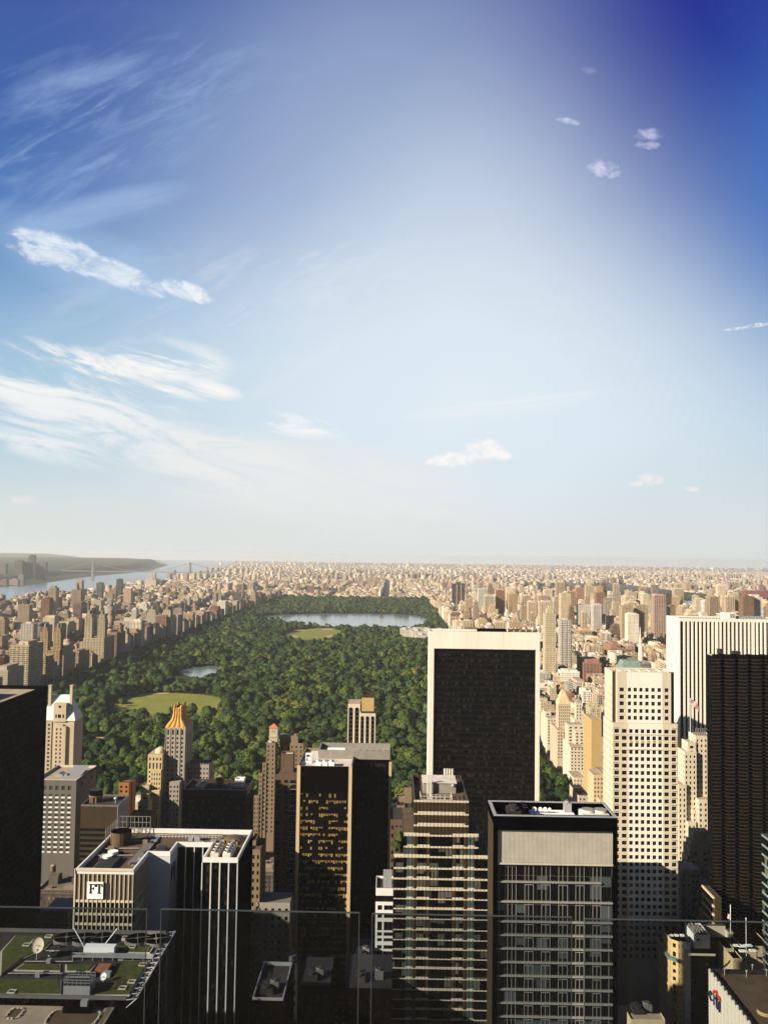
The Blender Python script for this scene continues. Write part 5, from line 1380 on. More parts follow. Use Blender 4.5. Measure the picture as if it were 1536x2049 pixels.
stacked('office_building', 'small pale setback building with a corniced attic, below the white stepped tower', 'office building', 520,
    [(1387, 1418, 1664, 0, 9, 0), (1383, 1421, 1684, 1.5, 10, 0), (1380, 1423, 1696, 2, 12, 2), (1374, 1396, 1714, 2.5, 9, 1), (1386, 1424, 1735, 5, 10, 3)], 'limestone')
stacked('office_building', 'grey stepped block in shade left of the small corniced building', 'office building', 500,
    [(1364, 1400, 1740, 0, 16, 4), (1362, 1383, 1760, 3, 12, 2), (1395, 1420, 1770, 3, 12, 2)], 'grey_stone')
def t_ledges():
    Y0, Y1 = 462.0, 479.0; xa = A(1406, 1772, Y1)[0]; z = A(1406, 1772, Y1)[2]; xb = xa + 3.5
    claim(xa, xb, Y0, Y1, z)
    r = thing('office_building', 'brown building with tall stacked ledges catching the sun, under the black pleated tower', 'office building', (xa, Y0, 0))
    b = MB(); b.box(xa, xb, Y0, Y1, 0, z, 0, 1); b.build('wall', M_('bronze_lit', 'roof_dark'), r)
    f = FR((xa, Y1), (xa, Y0)); m = MB(); zz = z - .7
    while zz > 20: f.box(m, 0, f.W, 0, .8, zz, zz + .9); zz -= 4.4
    m.build('ledges', M_('cream_stone'), r)
    g = MB(); f.box(g, .1, 2.5, .8, 2, 0, z - 12); g.build('corner_pier', M_('orange_tile'), r)
t_ledges()

# --- corner hotel with green cornice
def t_corner():
    Y = 440.0; xa, _, z = A(1345, 1884, Y); xb = A(1381, 1884, Y)[0]; xe = xa + 62; Yf = Y + 15; ch = 2.6
    Yb = Y + 24
    claim(xa, xe, Y, Yb, z)
    r = thing('hotel_building', 'yellow stone corner hotel with a green copper cornice and white penthouses', 'hotel', (xa, Y, 0))
    b = MB(); rows = floors(14, z - 9.5, 3.6, .5); tops = [(z - 8, z - 5.6), (z - 3.6, z - 1.6)]
    w = FR((xa, Yf), (xa, Y + ch)); c = FR((xa, Y + ch), (xa + ch, Y)); s = FR((xa + ch, Y), (xb, Y))
    ws = w.holes(b, 0, z, even(4, w.W, .3), rows + tops, .4); ws += c.holes(b, 0, z, even(1, c.W, .45), rows + tops, .4); ws += s.holes(b, 0, z, even(2, s.W, .22, 0, s.W * .5), rows + tops, .4)
    FR((xb, Y), (xb, Y + 9)).quad(b, 0, 9, 0, 0, z, 2); f2 = FR((xb, Y + 9), (xe, Y + 9)); ws2 = f2.holes(b, 0, z - 4, even(7, f2.W, .3), rows, .4, 2)  # recess walls in dark grey, standing for the shadow that fills them
    b.q((xa, Y + ch, z - 1), (xa + ch, Y, z - 1), (xb, Y, z - 1), (xb, Yf, z - 1), (xa, Yf, z - 1), m=1); b.q((xb, Y + 9, z - 4), (xe, Y + 9, z - 4), (xe, Yf, z - 4), (xb, Yf, z - 4), m=1)
    b.build('wall', M_('yellow_stone', 'bronze', 'dark_grey'), r); windows(r, ws + ws2, ('glass', 'frame_dark'), 'sash')
    lo = MB(); wl_ = FR((xa, Yb), (xa, Yf)); wz_ = wl_.holes(lo, 0, z - 9, even(2, wl_.W, .3), rows, .4); lo.q((xa, Yf, z - 9), (xb, Yf, z - 9), (xb, Yb, z - 9), (xa, Yb, z - 9), m=1); lo.build('rear_wing', M_('yellow_stone', 'bronze'), r); windows(r, wz_, ('glass', 'frame_dark'), 'sash', 20)
    w = FR((xa, Yb), (xa, Y + ch))
    p = MB(); s.quad(p, s.W * .52, s.W, .06, 0, z - .9); p.build('white_strip', M_('white_paint'), r)
    zc = z - 9.0
    k = MB(); w.box(k, -1, w.W, 0, 1.9, zc, zc + .8); w.box(k, -1, w.W, 0, 1.2, zc - .8, zc); c.box(k, -1.0, c.W + 1.0, 0, 1.9, zc + .002, zc + .802); c.box(k, -.6, c.W + .6, 0, 1.2, zc - .8, zc + .001)
    for i in range(16): w.box(k, w.W * i / 16 + .5, w.W * i / 16 + 1.1, 1.2, 1.7, zc - .6, zc)
    k.build('cornice', M_('green_copper'), r)
    bc = MB(); zz = zc - 14
    for zq in (zc - 15, zc - 24): w.box(bc, 0, w.W, 0, .5, zq, zq + .6); c.box(bc, 0, c.W, 0, .5, zq + .002, zq + .602); s.box(bc, 0, s.W * .5, 0, .5, zq + .001, zq + .601)
    bc.build('string_course', M_('yellow_stone'), r)
    h = MB(); x0, _, zp = A(1388, 1871, Y + 4); x1_ = A(1420, 1872, Y + 4)[0]; f = FR((x0, Y + 4), (x1_, Y + 4)); h.box(x0, x1_, Y + 4, Y + 18, z - 5, zp - .7, 0, 1); h.ring(x0, x1_, Y + 4.01, Y + 18, zp - .7, zp, .3, 0); f.box(h, f.W * .18, f.W * .32, 0, .05, zp - 3, zp - 1.7, 2)
    a = MB()
    for i in range(16): q = rnd.random(); a.box(x0 + .8 + i % 4 * 1.5, x0 + 1.6 + i % 4 * 1.5, Y + 5 + i // 4 * 3, Y + 6.5 + i // 4 * 3, zp - .7, zp + .4 + q)
    ph = h.build('penthouse', M_('white_paint', 'roof_brown', 'glass'), r); a.build('roof_plant', M_('slate'), ph)
    h = MB(); x0, _, zp = A(1408, 1853, Y + 20); x1_ = A(1451, 1853, Y + 20)[0]; h.box(x0, x1_, Y + 20, Y + 30, z - 6, zp, 0, 1); x2 = A(1462, 1865, Y + 20)[0]; h.box(x1_ + .001, x2, Y + 17, Y + 29, z - 12, A(1455, 1865, Y + 17)[2], 0, 1); h.build('penthouse', M_('pale_stone', 'roof_brown'), r)
    for px, py in ((1342, 1871), (1353, 1871), (1364, 1871), (1369, 1886), (1371, 1892), (1374, 1897)):
        g = MB(); q = onz(px, py, z - .4); g.box(q[0] - 1, q[0] + 1, q[1] - .8, q[1] + .8, z - 1, z - .4); g.build('skylight', M_('roof_white'), r)
    o = MB(); q0 = onz(1376, 1908, z - .4); q1 = onz(1430, 1908, z - .4); o.box(q0[0], q1[0], q0[1], q0[1] + .4, z - 1.5, z - .6, bottom=True); o.build('pergola_beam', M_('pale_stone'), r)
t_corner()
r, X0, X1, Zm = stacked('office_building', 'low white-parapeted block with bright skylights, right of the yellow hotel', 'office building', 430,
    [(1466, 1484, 1918, 0, 9, 0), (1484, 1540, 1893, -14, 16, 0), (1451, 1468, 1898, -8, 9, 0)], 'cream_stone', roof='bronze', wface=False)
for px, py in ((1483, 1892), (1497, 1891), (1485, 1902), (1505, 1901), (1473, 1891)):
    g = MB(); q = onz(px, py, Zm); g.box(q[0] - 1.6, q[0] + 1.6, q[1] - 1, q[1] + 1, Zm - .6, Zm - .1); g.build('skylight', M_('roof_white'), r)
px1, _, zf1 = A(1456, 1812, 450)
m = MB(); m.tube((px1 + 1.2, 450, 20), (px1 + 1.2, 450, zf1), .14, 6); m.dome((px1 + 1.2, 450, zf1), .25, 8, 3)
fp = m.build('flagpole', M_('white_metal')); tag(fp, 'slim white flagpole rising before the black tower, behind the white penthouse', 'flagpole')
flag(px1 - .6, 450, A(1458, 1828, 450)[2], 1.9, 2.6, 'limp striped flag on the slim pole behind the white penthouse', .5)
m = MB(); q = A(1492, 1838, 440); m.tube((q[0], 440, 20), q, .13, 6); m.dome(q, .25, 8, 3); tag(m.build('flagpole', M_('white_metal')), 'bare grey flagpole in shade, second behind the white penthouse', 'flagpole')

# --- ribbed block with the blue and red logo
def t_logo():
    zt = 85.0; Yf = 340.0; Y0 = 286.0; xa = A(1420, 1939, Yf)[0]; z = A(1420, 1939, Yf)[2]; xb = xa + 60
    claim(xa, xb, Y0, Yf, z)
    r = thing('office_building', 'white ribbed office block with a blue and red citi logo and brown roof', 'office building', (xa, Yf, 0))
    b = MB(); b.box(xa, xb, Y0, Yf, 0, z - 1.6, 0, 1); b.build('wall', M_('slate', 'roof_brown'), r)
    f = FR((xa, Yf), (xa, Y0)); m = MB(); n_ = 16
    for i in range(n_ + 1): u = f.W * i / n_; f.box(m, max(0, u - .42), min(f.W, u + .42), 0, .55, 0, z - .01)
    m.build('stone_ribs', M_('white_marble'), r)
    t = MB(); f.quad(t, 0, f.W, .1, 0, z - 1, 0); t.build('panels', M_('pale_stone'), r)
    o = MB(); o.ring(xa, xb, Y0, Yf, z - 1.6, z, .6); o.build('parapet', M_('dark_grey'), r)
    # the logo: four lowercase letters under a red arc
    l = MB(); d = .6; u0, h, zb = 1.0, 4.4, z - 10.4; lw = .8
    def bar(a, c, e, g_, mm=0, mb=l): f.box(mb, u0 + a, u0 + c, d, d + .35, zb + e, zb + g_, mm)
    def arc(cu, cz, rad, a0, a1, wd, mm, mb):
        k = 14
        for i in range(k):
            p, q = R(a0 + (a1 - a0) * i / k), R(a0 + (a1 - a0) * (i + 1) / k); V = []
            for dd in (d, d + .35):
                V += [f.at(u0 + cu + rr * math.cos(t), dd, zb + cz + rr * math.sin(t)) for t, rr in ((p, rad), (q, rad), (q, rad + wd), (p, rad + wd))]
            s = len(mb.v); mb.v += V; mb.f += [tuple(s + j for j in g2) for g2 in ((4, 5, 6, 7), (0, 3, 2, 1), (0, 1, 5, 4), (2, 3, 7, 6), (1, 2, 6, 5), (3, 0, 4, 7))]; mb.m += [mm] * 6
    arc(1.9, 1.75, 1.0, 40, 320, .8, 0, l)                        # c
    bar(4.6, 5.4, 0, 3.6)                                           # i
    bar(6.9, 7.7, .3, 5.0); bar(6.3, 8.7, 2.8, 3.5); bar(7.7, 8.6, 0, .8)   # t
    bar(9.7, 10.5, 0, 3.6)                                          # i
    l.build('logo_letters', M_('logo_blue'), r)
    a = MB(); arc(7.5, 1.6, 3.6, 36, 144, .95, 0, a); a.build('logo_arc', M_('logo_red'), r)
    for px, py in ((1449, 1952), (1493, 1956), (1505, 1944), (1533, 1954)):
        v = MB(); q = onz(px, py, z - 1.6); v.tube((q[0], q[1], z - 1.6), (q[0], q[1], z + .9), .14, 6); v.box(q[0] - .3, q[0] + .3, q[1] - .2, q[1] + .2, z + .5, z + 1); v.build('roof_post', M_('frame_pale'), r)
    v = MB(); q = onz(1532, 2028, z - 1.6); v.cyl(q[0], q[1], z - 1.6, z - .4, 3.0, 3.0, 20, 0, 1); v.build('round_vent', M_('beige_panel', 'roof_brown'), r)
t_logo()

# --- white tower glimpsed left of the bands
def t_sliver():
    Y = 320.0; xa, _, z = A(751.5, 1782, Y); xb = A(787, 1782, Y)[0]
    claim(xa, xb, Y, Y + 14, z)
    r = thing('office_building', 'narrow white building with big square windows, half sunlit, left of the banded tower', 'office building', (xa, Y, 0))
    b = MB(); f = FR((xa, Y), (xb, Y)); W = f.W; zz = lambda py: A(765, py, Y)[2]
    cols = [(W * .12, W * .38), (W * .48, W * .98)]; rows = []; y = 1815
    for a, c in ((1812, 1822), (1829, 1838), (1845, 1863), (1866, 1874), (1878, 1885), (1892, 1900), (1904, 1912), (1921, 1940), (1948, 1956), (1960, 1968), (1975, 1990)): rows.append((zz(c), zz(a)))
    ws = f.holes(b, 0, zz(1805), cols, rows[::-1], .4)
    g = FR((xa, Y + 14), (xa, Y)); g.quad(b, 0, 14, 0, 0, zz(1805)); b.q((xa, Y, zz(1806)), (xb, Y, zz(1806)), (xb, Y + 14, zz(1806)), (xa, Y + 14, zz(1806)), m=1)
    b.build('wall', M_('white_paint', 'roof_dark'), r); windows(r, ws, ('glass', 'frame_dark'), 'pair')
    p = MB(); p.box(xa + .1, xb, Y + 1.2, Y + 13, zz(1806), zz(1795), 1); p.box(xa, xb, Y + 1, Y + 13.1, zz(1795), zz(1785), 0, 2); p.ring(xa, xb, Y + 1.01, Y + 13.1, zz(1785), zz(1780), .2, 0); p.box(xa + 2.6, xb - .6, Y + 4, Y + 9, zz(1785), zz(1758), 3); p.build('penthouse', M_('white_paint', 'glass', 'roof_dark', 'galvanised'), r)
t_sliver()

# --- brick neighbours between the blind tower and the band tower
r, X0, X1, Zm = stacked('apartment_building', 'small brown brick house with stair head, left of the banded tower roof', 'apartment building', 420,
    [(794, 832, 1612, 0, 20, 4), (809, 828, 1576, -6, 6, 0), (797, 812, 1593, -8, 4, 0)], 'tan_brick', roof='roof_dark')
stacked('apartment_building', 'narrow orange brick building behind the banded tower terrace', 'apartment building', 350, [(810, 828, 1619, 0, 10, 2)], 'red_brick', roof='roof_dark', wface=False)
stacked('apartment_building', 'dark brown brick house below the terrace trees', 'apartment building', 380, [(781, 806, 1640, 0, 20, 3)], 'brown_brick', roof='roof_dark')
# --- small brick and stone houses left of the gilded tower
stacked('apartment_building', 'small orange brick house in a gap of sun below the park', 'apartment building', 690, [(238, 258, 1566, 0, 10, 2), (249, 266, 1562, -6, 8, 0)], 'red_brick', roof='roof_dark', wface=False)
stacked('apartment_building', 'white stepped house tucked beside the golden-crowned tower', 'apartment building', 655, [(276, 296, 1606, 0, 12, 2), (282, 297, 1588, -6, 10, 1), (284, 298, 1572, -12, 10, 0)], 'limestone', wface=False)
stacked('apartment_building', 'low red brown house beneath the white stepped house', 'apartment building', 640, [(258, 300, 1632, 0, 16, 4)], 'brown_brick', roof='roof_brown', wface=False)
stacked('apartment_building', 'narrow stone house seen past the right of black-glass twin wing', 'apartment building', 400, [(503, 521, 1700, 0, 18, 2), (503, 512, 1682, -6, 12, 0)], 'tan_brick', roof='roof_brown', wface=False)
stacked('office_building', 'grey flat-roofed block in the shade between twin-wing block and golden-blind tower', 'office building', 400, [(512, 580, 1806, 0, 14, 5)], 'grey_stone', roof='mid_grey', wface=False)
# --- avenue of limestone houses facing the park on the right
def av(label, Y, blocks, wall, **k): return stacked('apartment_building', label, 'apartment building', Y, blocks, wall, **k)
r, X0, X1, Zm = av('tall beige slab with a blank south wall and gridded west face, beside the punched tower', 854, [(1183, 1203, 1440, 0, 36, 0)], 'beige_panel')
r, X0, X1, Zm = av('cream corner house under the beige slab', 735, [(1187, 1207, 1551, 0, 22, 3), (1200, 1211, 1600, 8, 8, 0)], 'cream_stone')
r, X0, X1, Zm = av('white four-column apartment house with a flat cornice, left of the beige slab', 956, [(1141, 1168, 1493, 0, 42, 4), (1136, 1168, 1450, -16, 16, 3), (1150, 1168, 1462, -12, 5, 2)], 'pale_stone')
m = MB(); f = FR((A(1141, 1493, 956)[0] , 956), (A(1168, 1493, 956)[0], 956)); z = A(1141, 1493, 956)[2]
f.box(m, -.8, f.W + .5, 0, .9, z - 1.0, z - .1); f.box(m, -.4, f.W, 0, .4, z - 6.4, z - 5.9); m.build('cornice', M_('limestone'), r)
r, X0, X1, Zm = av('white house with slim pyramid-capped tower above the flat-corniced house', 1012, [(1152, 1164, 1407, 0, 9, 2), (1149, 1166, 1440, 3, 14, 3)], 'pale_stone')
m = MB(); x0 = A(1152, 1407, 1012)[0]; x1_ = A(1164, 1407, 1012)[0]; cx = (x0 + x1_) / 2
m.frus((x0, x1_, 1012, 1021), A(1158, 1407, 1012)[2], (cx - .3, cx + .3, 1016, 1017), A(1158, 1398, 1014)[2]); m.build('roof', M_('slate'), r)
r, X0, X1, Zm = av('apartment tower with a steep pink-tan gabled roof above the avenue', 1034, [(1117, 1141, 1409, 0, 18, 6)], 'limestone')
m = MB(); x0 = A(1117, 1409, 1034)[0]; x1_ = A(1141, 1409, 1034)[0]; m.frus((x0 - .4, x1_ + .4, 1033.6, 1052.4), Zm - .4, (x0 + 5, x1_ - 6, 1041, 1045), A(1128, 1381, 1042)[2]); m.box(x0 + 5.5, x0 + 7, 1042, 1044, Zm + 6, A(1125, 1379, 1042)[2]); m.build('roof', M_('cream_stone'), r)
av('cream house with a roof garden in front of the steep-gabled tower', 1022, [(1115, 1137, 1461, 0, 46, 4), (1126, 1141, 1452, -10, 10, 0)], 'limestone')
av('pale house farther up the avenue, left of the steep-gabled tower', 1095, [(1095, 1118, 1437, 0, 50, 4), (1090, 1102, 1424, -20, 20, 1)], 'pale_stone')
av('tall cream house next to the black glass tower edge, on the park avenue', 1165, [(1080, 1096, 1428, 0, 40, 3), (1082, 1092, 1404, -15, 14, 2)], 'limestone')
av('low pale house under the beige slab, by the park trees', 900, [(1147, 1171, 1556, 0, 30, 4)], 'pale_stone')
av('low stone house with dark bay at the avenue corner', 800, [(1157, 1180, 1592, 0, 40, 3)], 'limestone', roof='roof_dark')
# --- green mansard behind the punched tower
r, X0, X1, Zm = av('pale house with green copper mansard roof behind the punched tower', 760, [(1238, 1291, 1345, 0, 24, 8)], 'limestone')
m = MB(); x0 = A(1241, 1343, 761)[0]; x1_ = A(1289, 1343, 761)[0]; m.frus((x0, x1_, 761, 782), Zm - .3, (x0 + 4, x1_ - 4, 765, 778), A(1262, 1323, 763)[2]); m.tube((cx + 60, 770, Zm), (x0 + 11, 770, A(1262, 1305, 770)[2]), .12, 4) if False else None; m.build('roof', M_('green_copper'), r)
# --- right edge glass building
m = MB(); xa, _, z = A(1524, 1668, 372); claim(xa, xa + 30, 330, 372, z)
r = thing('office_tower', 'dark glass building glinting green, touching the right picture edge', 'office tower', (xa, 330, 0))
m.box(xa, xa + 30, 330, 372, 0, z, 0, 1); m.build('wall', M_('band_glass', 'roof_dark'), r)
m = MB(); f = FR((xa, 372), (xa, 330)); zz = z - 1
while zz > 20: f.box(m, 0, f.W, 0, .2, zz, zz + .8); zz -= 3.9
m.build('spandrels', M_('green_copper'), r)
# --- low roofs in the canyon, bottom middle; the dark ones carry its shade in their colours
for lab, Y, bl, wl, rf in (('low grey-roofed building deep in the shade at bottom centre', 250, [(690, 784, 1977, 0, 22, 5)], 'bronze', 'dark_grey'),
                           ('low dark building with square roof screen deep in the shade', 235, [(500, 570, 2002, 0, 22, 4)], 'bronze', 'roof_dark'),
                           ('grey building with a roof drum between the two dark canyon roofs', 300, [(560, 595, 1946, 0, 14, 3)], 'dark_grey', 'roof_dark'),
                           ('flat grey roofed block right of the drum roof', 270, [(596, 660, 1972, 0, 20, 4)], 'bronze', 'dark_grey'),
                           ('low brown building behind the dark canyon roof', 310, [(700, 752, 1925, 0, 20, 4)], 'bronze_lit', 'roof_dark'),
                           ('low tan-roofed house at the bottom edge under the yellow hotel', 300, [(1262, 1330, 2040, 0, 5, 5)], 'cream_stone', 'roof_tan')):
    r, X0, X1, Zm = stacked('office_building', lab, 'office building', Y, bl, wl, roof=rf, wface=False, cap=20)
    fan_unit(r, X0 + 2, Y + 4, Zm - .6, 3.5, 5, 1.6, 2, 'dark_grey'); fan_unit(r, X1 - 5, Y + 6, Zm - .6, 2.5, 3, 2.2, 1, 'mid_grey')
    if 'drum' in lab and 'grey building' in lab: m = MB(); m.cyl((X0 + X1) / 2, Y + 7, Zm - .6, Zm + 3, 2, None, 14); m.build('roof_drum', M_('mid_grey'), r)
    if 'screen' in lab: m = MB(); m.ring(X0 + .5, X1 - .5, Y + .5, Y + 21, Zm - .6, Zm + .4, .3); m.build('roof_screen', M_('galvanised'), r)
# --- towers west of the avenue, outside the view, that put the avenue in shade
for x0, x1_, y0, y1_, h in ((-215, -160, 240, 300, 150), (-250, -195, 225, 318, 160)):
    m = MB(); m.box(x0, x1_, y0, y1_, 0, h, 0, 1); claim(x0, x1_, y0, y1_, h)
    tag(m.build('office_tower', M_('tower_glass', 'roof_dark')), 'dark office tower standing west of the avenue, outside the view', 'office tower', 'office towers along the west side of the avenue')
stacked('office_building', 'grey office block standing hidden between black-framed tower and punched tower', 'office building', 425, [(1030, 1200, 1700, 0, 30, 8)], 'grey_stone', roof='roof_dark', cap=20)  # unseen block, added so that its shadow falls on the punched tower
# ================================================================== the rest of the city
PAL = {'tan': (.40, .30, .19), 'beige': (.50, .41, .29), 'cream': (.58, .49, .35), 'brown': (.20, .13, .09), 'brick red': (.28, .155, .105), 'grey': (.32, .30, .28), 'white': (.66, .62, .55), 'dark': (.09, .075, .065), 'rose': (.42, .30, .23), 'ochre': (.46, .34, .20)}
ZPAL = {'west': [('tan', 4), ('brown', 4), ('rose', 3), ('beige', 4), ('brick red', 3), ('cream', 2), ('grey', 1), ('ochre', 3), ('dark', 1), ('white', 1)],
        'east': [('tan', 3), ('beige', 5), ('cream', 6), ('white', 3), ('ochre', 3), ('brown', 2), ('brick red', 2), ('rose', 2), ('grey', 1)],
        'north': [('rose', 4), ('beige', 5), ('tan', 4), ('brick red', 3), ('grey', 2), ('cream', 4), ('white', 3), ('brown', 1)],
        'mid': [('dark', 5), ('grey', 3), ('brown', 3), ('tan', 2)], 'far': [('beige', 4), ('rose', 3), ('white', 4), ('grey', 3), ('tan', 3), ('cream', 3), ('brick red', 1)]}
rc = random.Random(20)
B = []                                           # x0 x1 y0 y1 h colour-name zone shape
def pick(z):
    p = ZPAL[z]; return rc.choices([a for a, b in p], [b for a, b in p])[0]
def inview(x0, x1, y0, y1, h):
    a, b = (x0 / y0, x1 / y0) if x1 > 0 and x0 > 0 else ((x0 / y1 if x0 > 0 else x0 / y0), (x1 / y0 if x1 > 0 else x1 / y1))
    a, b = min(x0 / y0, x0 / y1), max(x1 / y0, x1 / y1)
    return b > -.50 and a < .48
def free(x0, x1, y0, y1):
    for a, b, c, d in FOOT:
        if x0 < b and x1 > a and y0 < d and y1 > c: return False
    return True
def put(x0, x1, y0, y1, h, zone, shape=None, col=None):
    if not inview(x0, x1, y0, y1, h): return
    if y0 < 2700 and not free(x0, x1, y0, y1): return
    shape = shape or rc.choices(['flat', 'tank', 'step', 'bulk'], [3, 3, 4, 4] if h < 70 else [3, 2, 3, 3])[0]
    B.append((x0, x1, y0, y1, h, col or pick(zone), zone, shape))
def lots(xa, xb, y0, y1, zone, hfun, wmin, wmax, corner=True):
    """one city block: tall houses on both avenue ends, two rows of lower ones between"""
    ce = rc.uniform(24, 34)
    if corner and xb - xa > 90:
        for (p, q) in ((xa, xa + ce), (xb - ce, xb)):
            if rc.random() < .5: put(p, q, y0, y1, hfun('ave'), zone)
            else:
                ym = (y0 + y1) / 2; put(p, q, y0, ym - .5, hfun('ave'), zone); put(p, q, ym + .5, y1, hfun('ave'), zone)
        xa += ce + .5; xb -= ce + .5
    for (p, q) in ((y0, (y0 + y1) / 2 - rc.uniform(2, 5)), ((y0 + y1) / 2 + rc.uniform(2, 5), y1)):
        x = xa
        while x < xb - 6:
            w = min(rc.uniform(wmin, wmax), xb - x)
            if xb - x - w < 6: w = xb - x
            put(x, x + w - .3, p + rc.uniform(0, 3), q, hfun('mid'), zone); x += w
WEST = [(-860, -625), (-1110, -885), (-1350, -1135), (-1500, -1375), (-1650, -1525), (-1800, -1675), (-1975, -1825)]
EAST = [(195, 322), (347, 468), (493, 590), (615, 760), (785, 975), (1000, 1195), (1220, 1400), (1425, 1520)]
MIDN = [(-618, -372), (-342, -64), (-18, 180)]
def h_west(y, xi):
    def f(k):
        u = rc.random(); damp = 1 if y < 2600 else .78
        if xi == 0 and k == 'ave': return (rc.choice([44, 48, 52, 56, 60, 38]) + (rc.uniform(10, 35) if u < .12 else 0)) * (damp + .1)
        if xi >= 4 or (xi >= 3 and y > 3000): return rc.uniform(12, 24) if u < .8 else rc.uniform(26, 44)
        if k == 'ave': return (rc.uniform(18, 50) if u < .88 else rc.uniform(55, 90)) * damp
        if u < .03: return rc.uniform(50, 85) * damp
        return (rc.uniform(14, 22) if u < .76 else rc.uniform(24, 44)) * damp
    return f
def h_east(y, xi):
    def f(k):
        u = rc.random(); damp = 1 if y < 3800 else .62
        if xi == 0 and k == 'ave': return (rc.choice([42, 46, 50, 54, 40]) + (rc.uniform(5, 22) if u < .15 else 0)) * damp
        if k == 'ave':
            p = .12 + .05 * min(xi, 5)
            return (rc.uniform(70, 120) if u < p * (.7 if y > 2100 else .25) else rc.uniform(34, 58)) * damp
        if y > 2100 and u < .01 + .009 * xi: return rc.uniform(55, 110) * damp
        return (rc.uniform(15, 26) if u < (.45 if xi < 4 and y < 2600 else .66) else rc.uniform(28, 54)) * damp
    return f
def h_north(y, xi):
    def f(k):
        u = rc.random()
        if u < .014: return rc.uniform(36, 58)
        return rc.uniform(10, 17) if u < .85 else rc.uniform(17, 27)
    return f
def h_mid(y, xi):
    def f(k): return rc.uniform(14, 34)
    return f
street = 62.0
# midtown floor between the named towers, then the blocks each side of the park, then everything north of it
y = 60.0
while y < 760:
    for xa, xb in ((-330, -135), (-95, 165), (212, 322), (347, 468)):
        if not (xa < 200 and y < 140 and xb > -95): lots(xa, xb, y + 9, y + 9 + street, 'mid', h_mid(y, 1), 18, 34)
    y += 80
for y in np.arange(770, 4880, 80.0):
    for xi, (xa, xb) in enumerate(WEST):
        if xb < -1810 or (y < 5600 and xi == 5 and rc.random() < .0): continue
        if y < 1150 and xi == 0: continue
        lots(xa, xb, y + 9, y + 9 + street, 'west', h_west(y, xi), 9 if y < 2600 else 16, 22 if y < 2600 else 30)
    for xi, (xa, xb) in enumerate(EAST):
        if xa > 1300 and y > 3500: continue
        lots(xa, xb, y + 9, y + 9 + street, 'east', h_east(y, xi), 8 if y < 2600 else 15, 18 if y < 2600 else 28)
for y in np.arange(4880, 8600, 80.0):
    for xi, (xa, xb) in enumerate(WEST + MIDN + EAST):
        if xb < -1810 and y < 6100: continue
        if xa > 1200 + max(0, (6000 - y)) * .2 or (-720 < xa < -500 and 5560 < y < 6420): continue
        if rc.random() < .03:                    # a cluster of brick slabs set in open ground
            c = rc.choice(['brick red', 'rose', 'brown']); h = rc.choice([42, 46, 58, 62])
            for k in range(3):
                x = xa + (xb - xa) * (k + .2) / 3; put(x, x + 26, y + 12, y + 30, h, 'north', 'bulk', c); put(x + 5, x + 19, y + 38, y + 66, h, 'north', 'bulk', c)
            continue
        lots(xa, xb, y + 9, y + 9 + street, 'north', h_north(y, xi), 22, 52, False)
for y in np.arange(8600, 19000, 190.0):            # across the river and beyond
    x = -.47 * y
    while x < .46 * y:
        step = rc.uniform(55, 120) * (y / 9000) ** .5
        sx = np.interp(y, [8500, 10500, 12880, 24400], [-1960, -2150, -2540, -4430])
        if x > sx and rc.random() < .78:
            for k in range(2):
                yy = y + k * 90 + rc.uniform(0, 30); w = rc.uniform(20, 60)
                put(x, x + w, yy, yy + rc.uniform(20, 45), rc.uniform(6, 12) if rc.random() < .96 else rc.uniform(28, 52), 'far', 'flat')
        x += step
for y in np.arange(19000, 29000, 400.0):
    x = -.2 * y
    while x < .46 * y:
        if rc.random() < .5: put(x, x + rc.uniform(30, 120), y, y + rc.uniform(30, 60), rc.uniform(7, 16) if rc.random() < .9 else rc.uniform(30, 60), 'far', 'flat')
        x += rc.uniform(120, 420)
for y in np.arange(4900, 8600, 120.0):             # low land east of the river
    x = 2250.0
    while x < .47 * y:
        if not (y < 6300 and x < 2950): put(x, x + rc.uniform(25, 70), y, y + rc.uniform(20, 60), rc.uniform(8, 18) if rc.random() < .94 else rc.uniform(40, 60), 'far', 'flat')
        x += rc.uniform(50, 110)
for i in range(95):                               # tall blocks standing over the far streets
    y = rc.uniform(5200, 12500); x = rc.uniform(-.26, .44) * y
    if x > 1100 and y < 6400: continue
    h = rc.uniform(42, 72); c = rc.choice(['rose', 'beige', 'brown', 'tan', 'cream'])
    for k in range(rc.randint(1, 4)): put(x + k * 70, x + k * 70 + rc.uniform(20, 40), y + rc.uniform(-40, 40) , y + 62, h * rc.uniform(.9, 1.05), 'north', 'bulk', c)
for i in range(40):                                # tall blocks on the east side
    y = rc.uniform(2300, 4200); x = rc.uniform(560, 1450); w = rc.uniform(24, 42)
    if x / y < .46: put(x, x + w, y, y + rc.uniform(24, 40), rc.uniform(95, 150), 'east')
for i in range(9):
    y = rc.uniform(1500, 4600); x = rc.uniform(-1500, -900); w = rc.uniform(24, 40)
    if x / y > -.46: put(x, x + w, y, y + rc.uniform(24, 40), rc.uniform(80, 125), 'west')

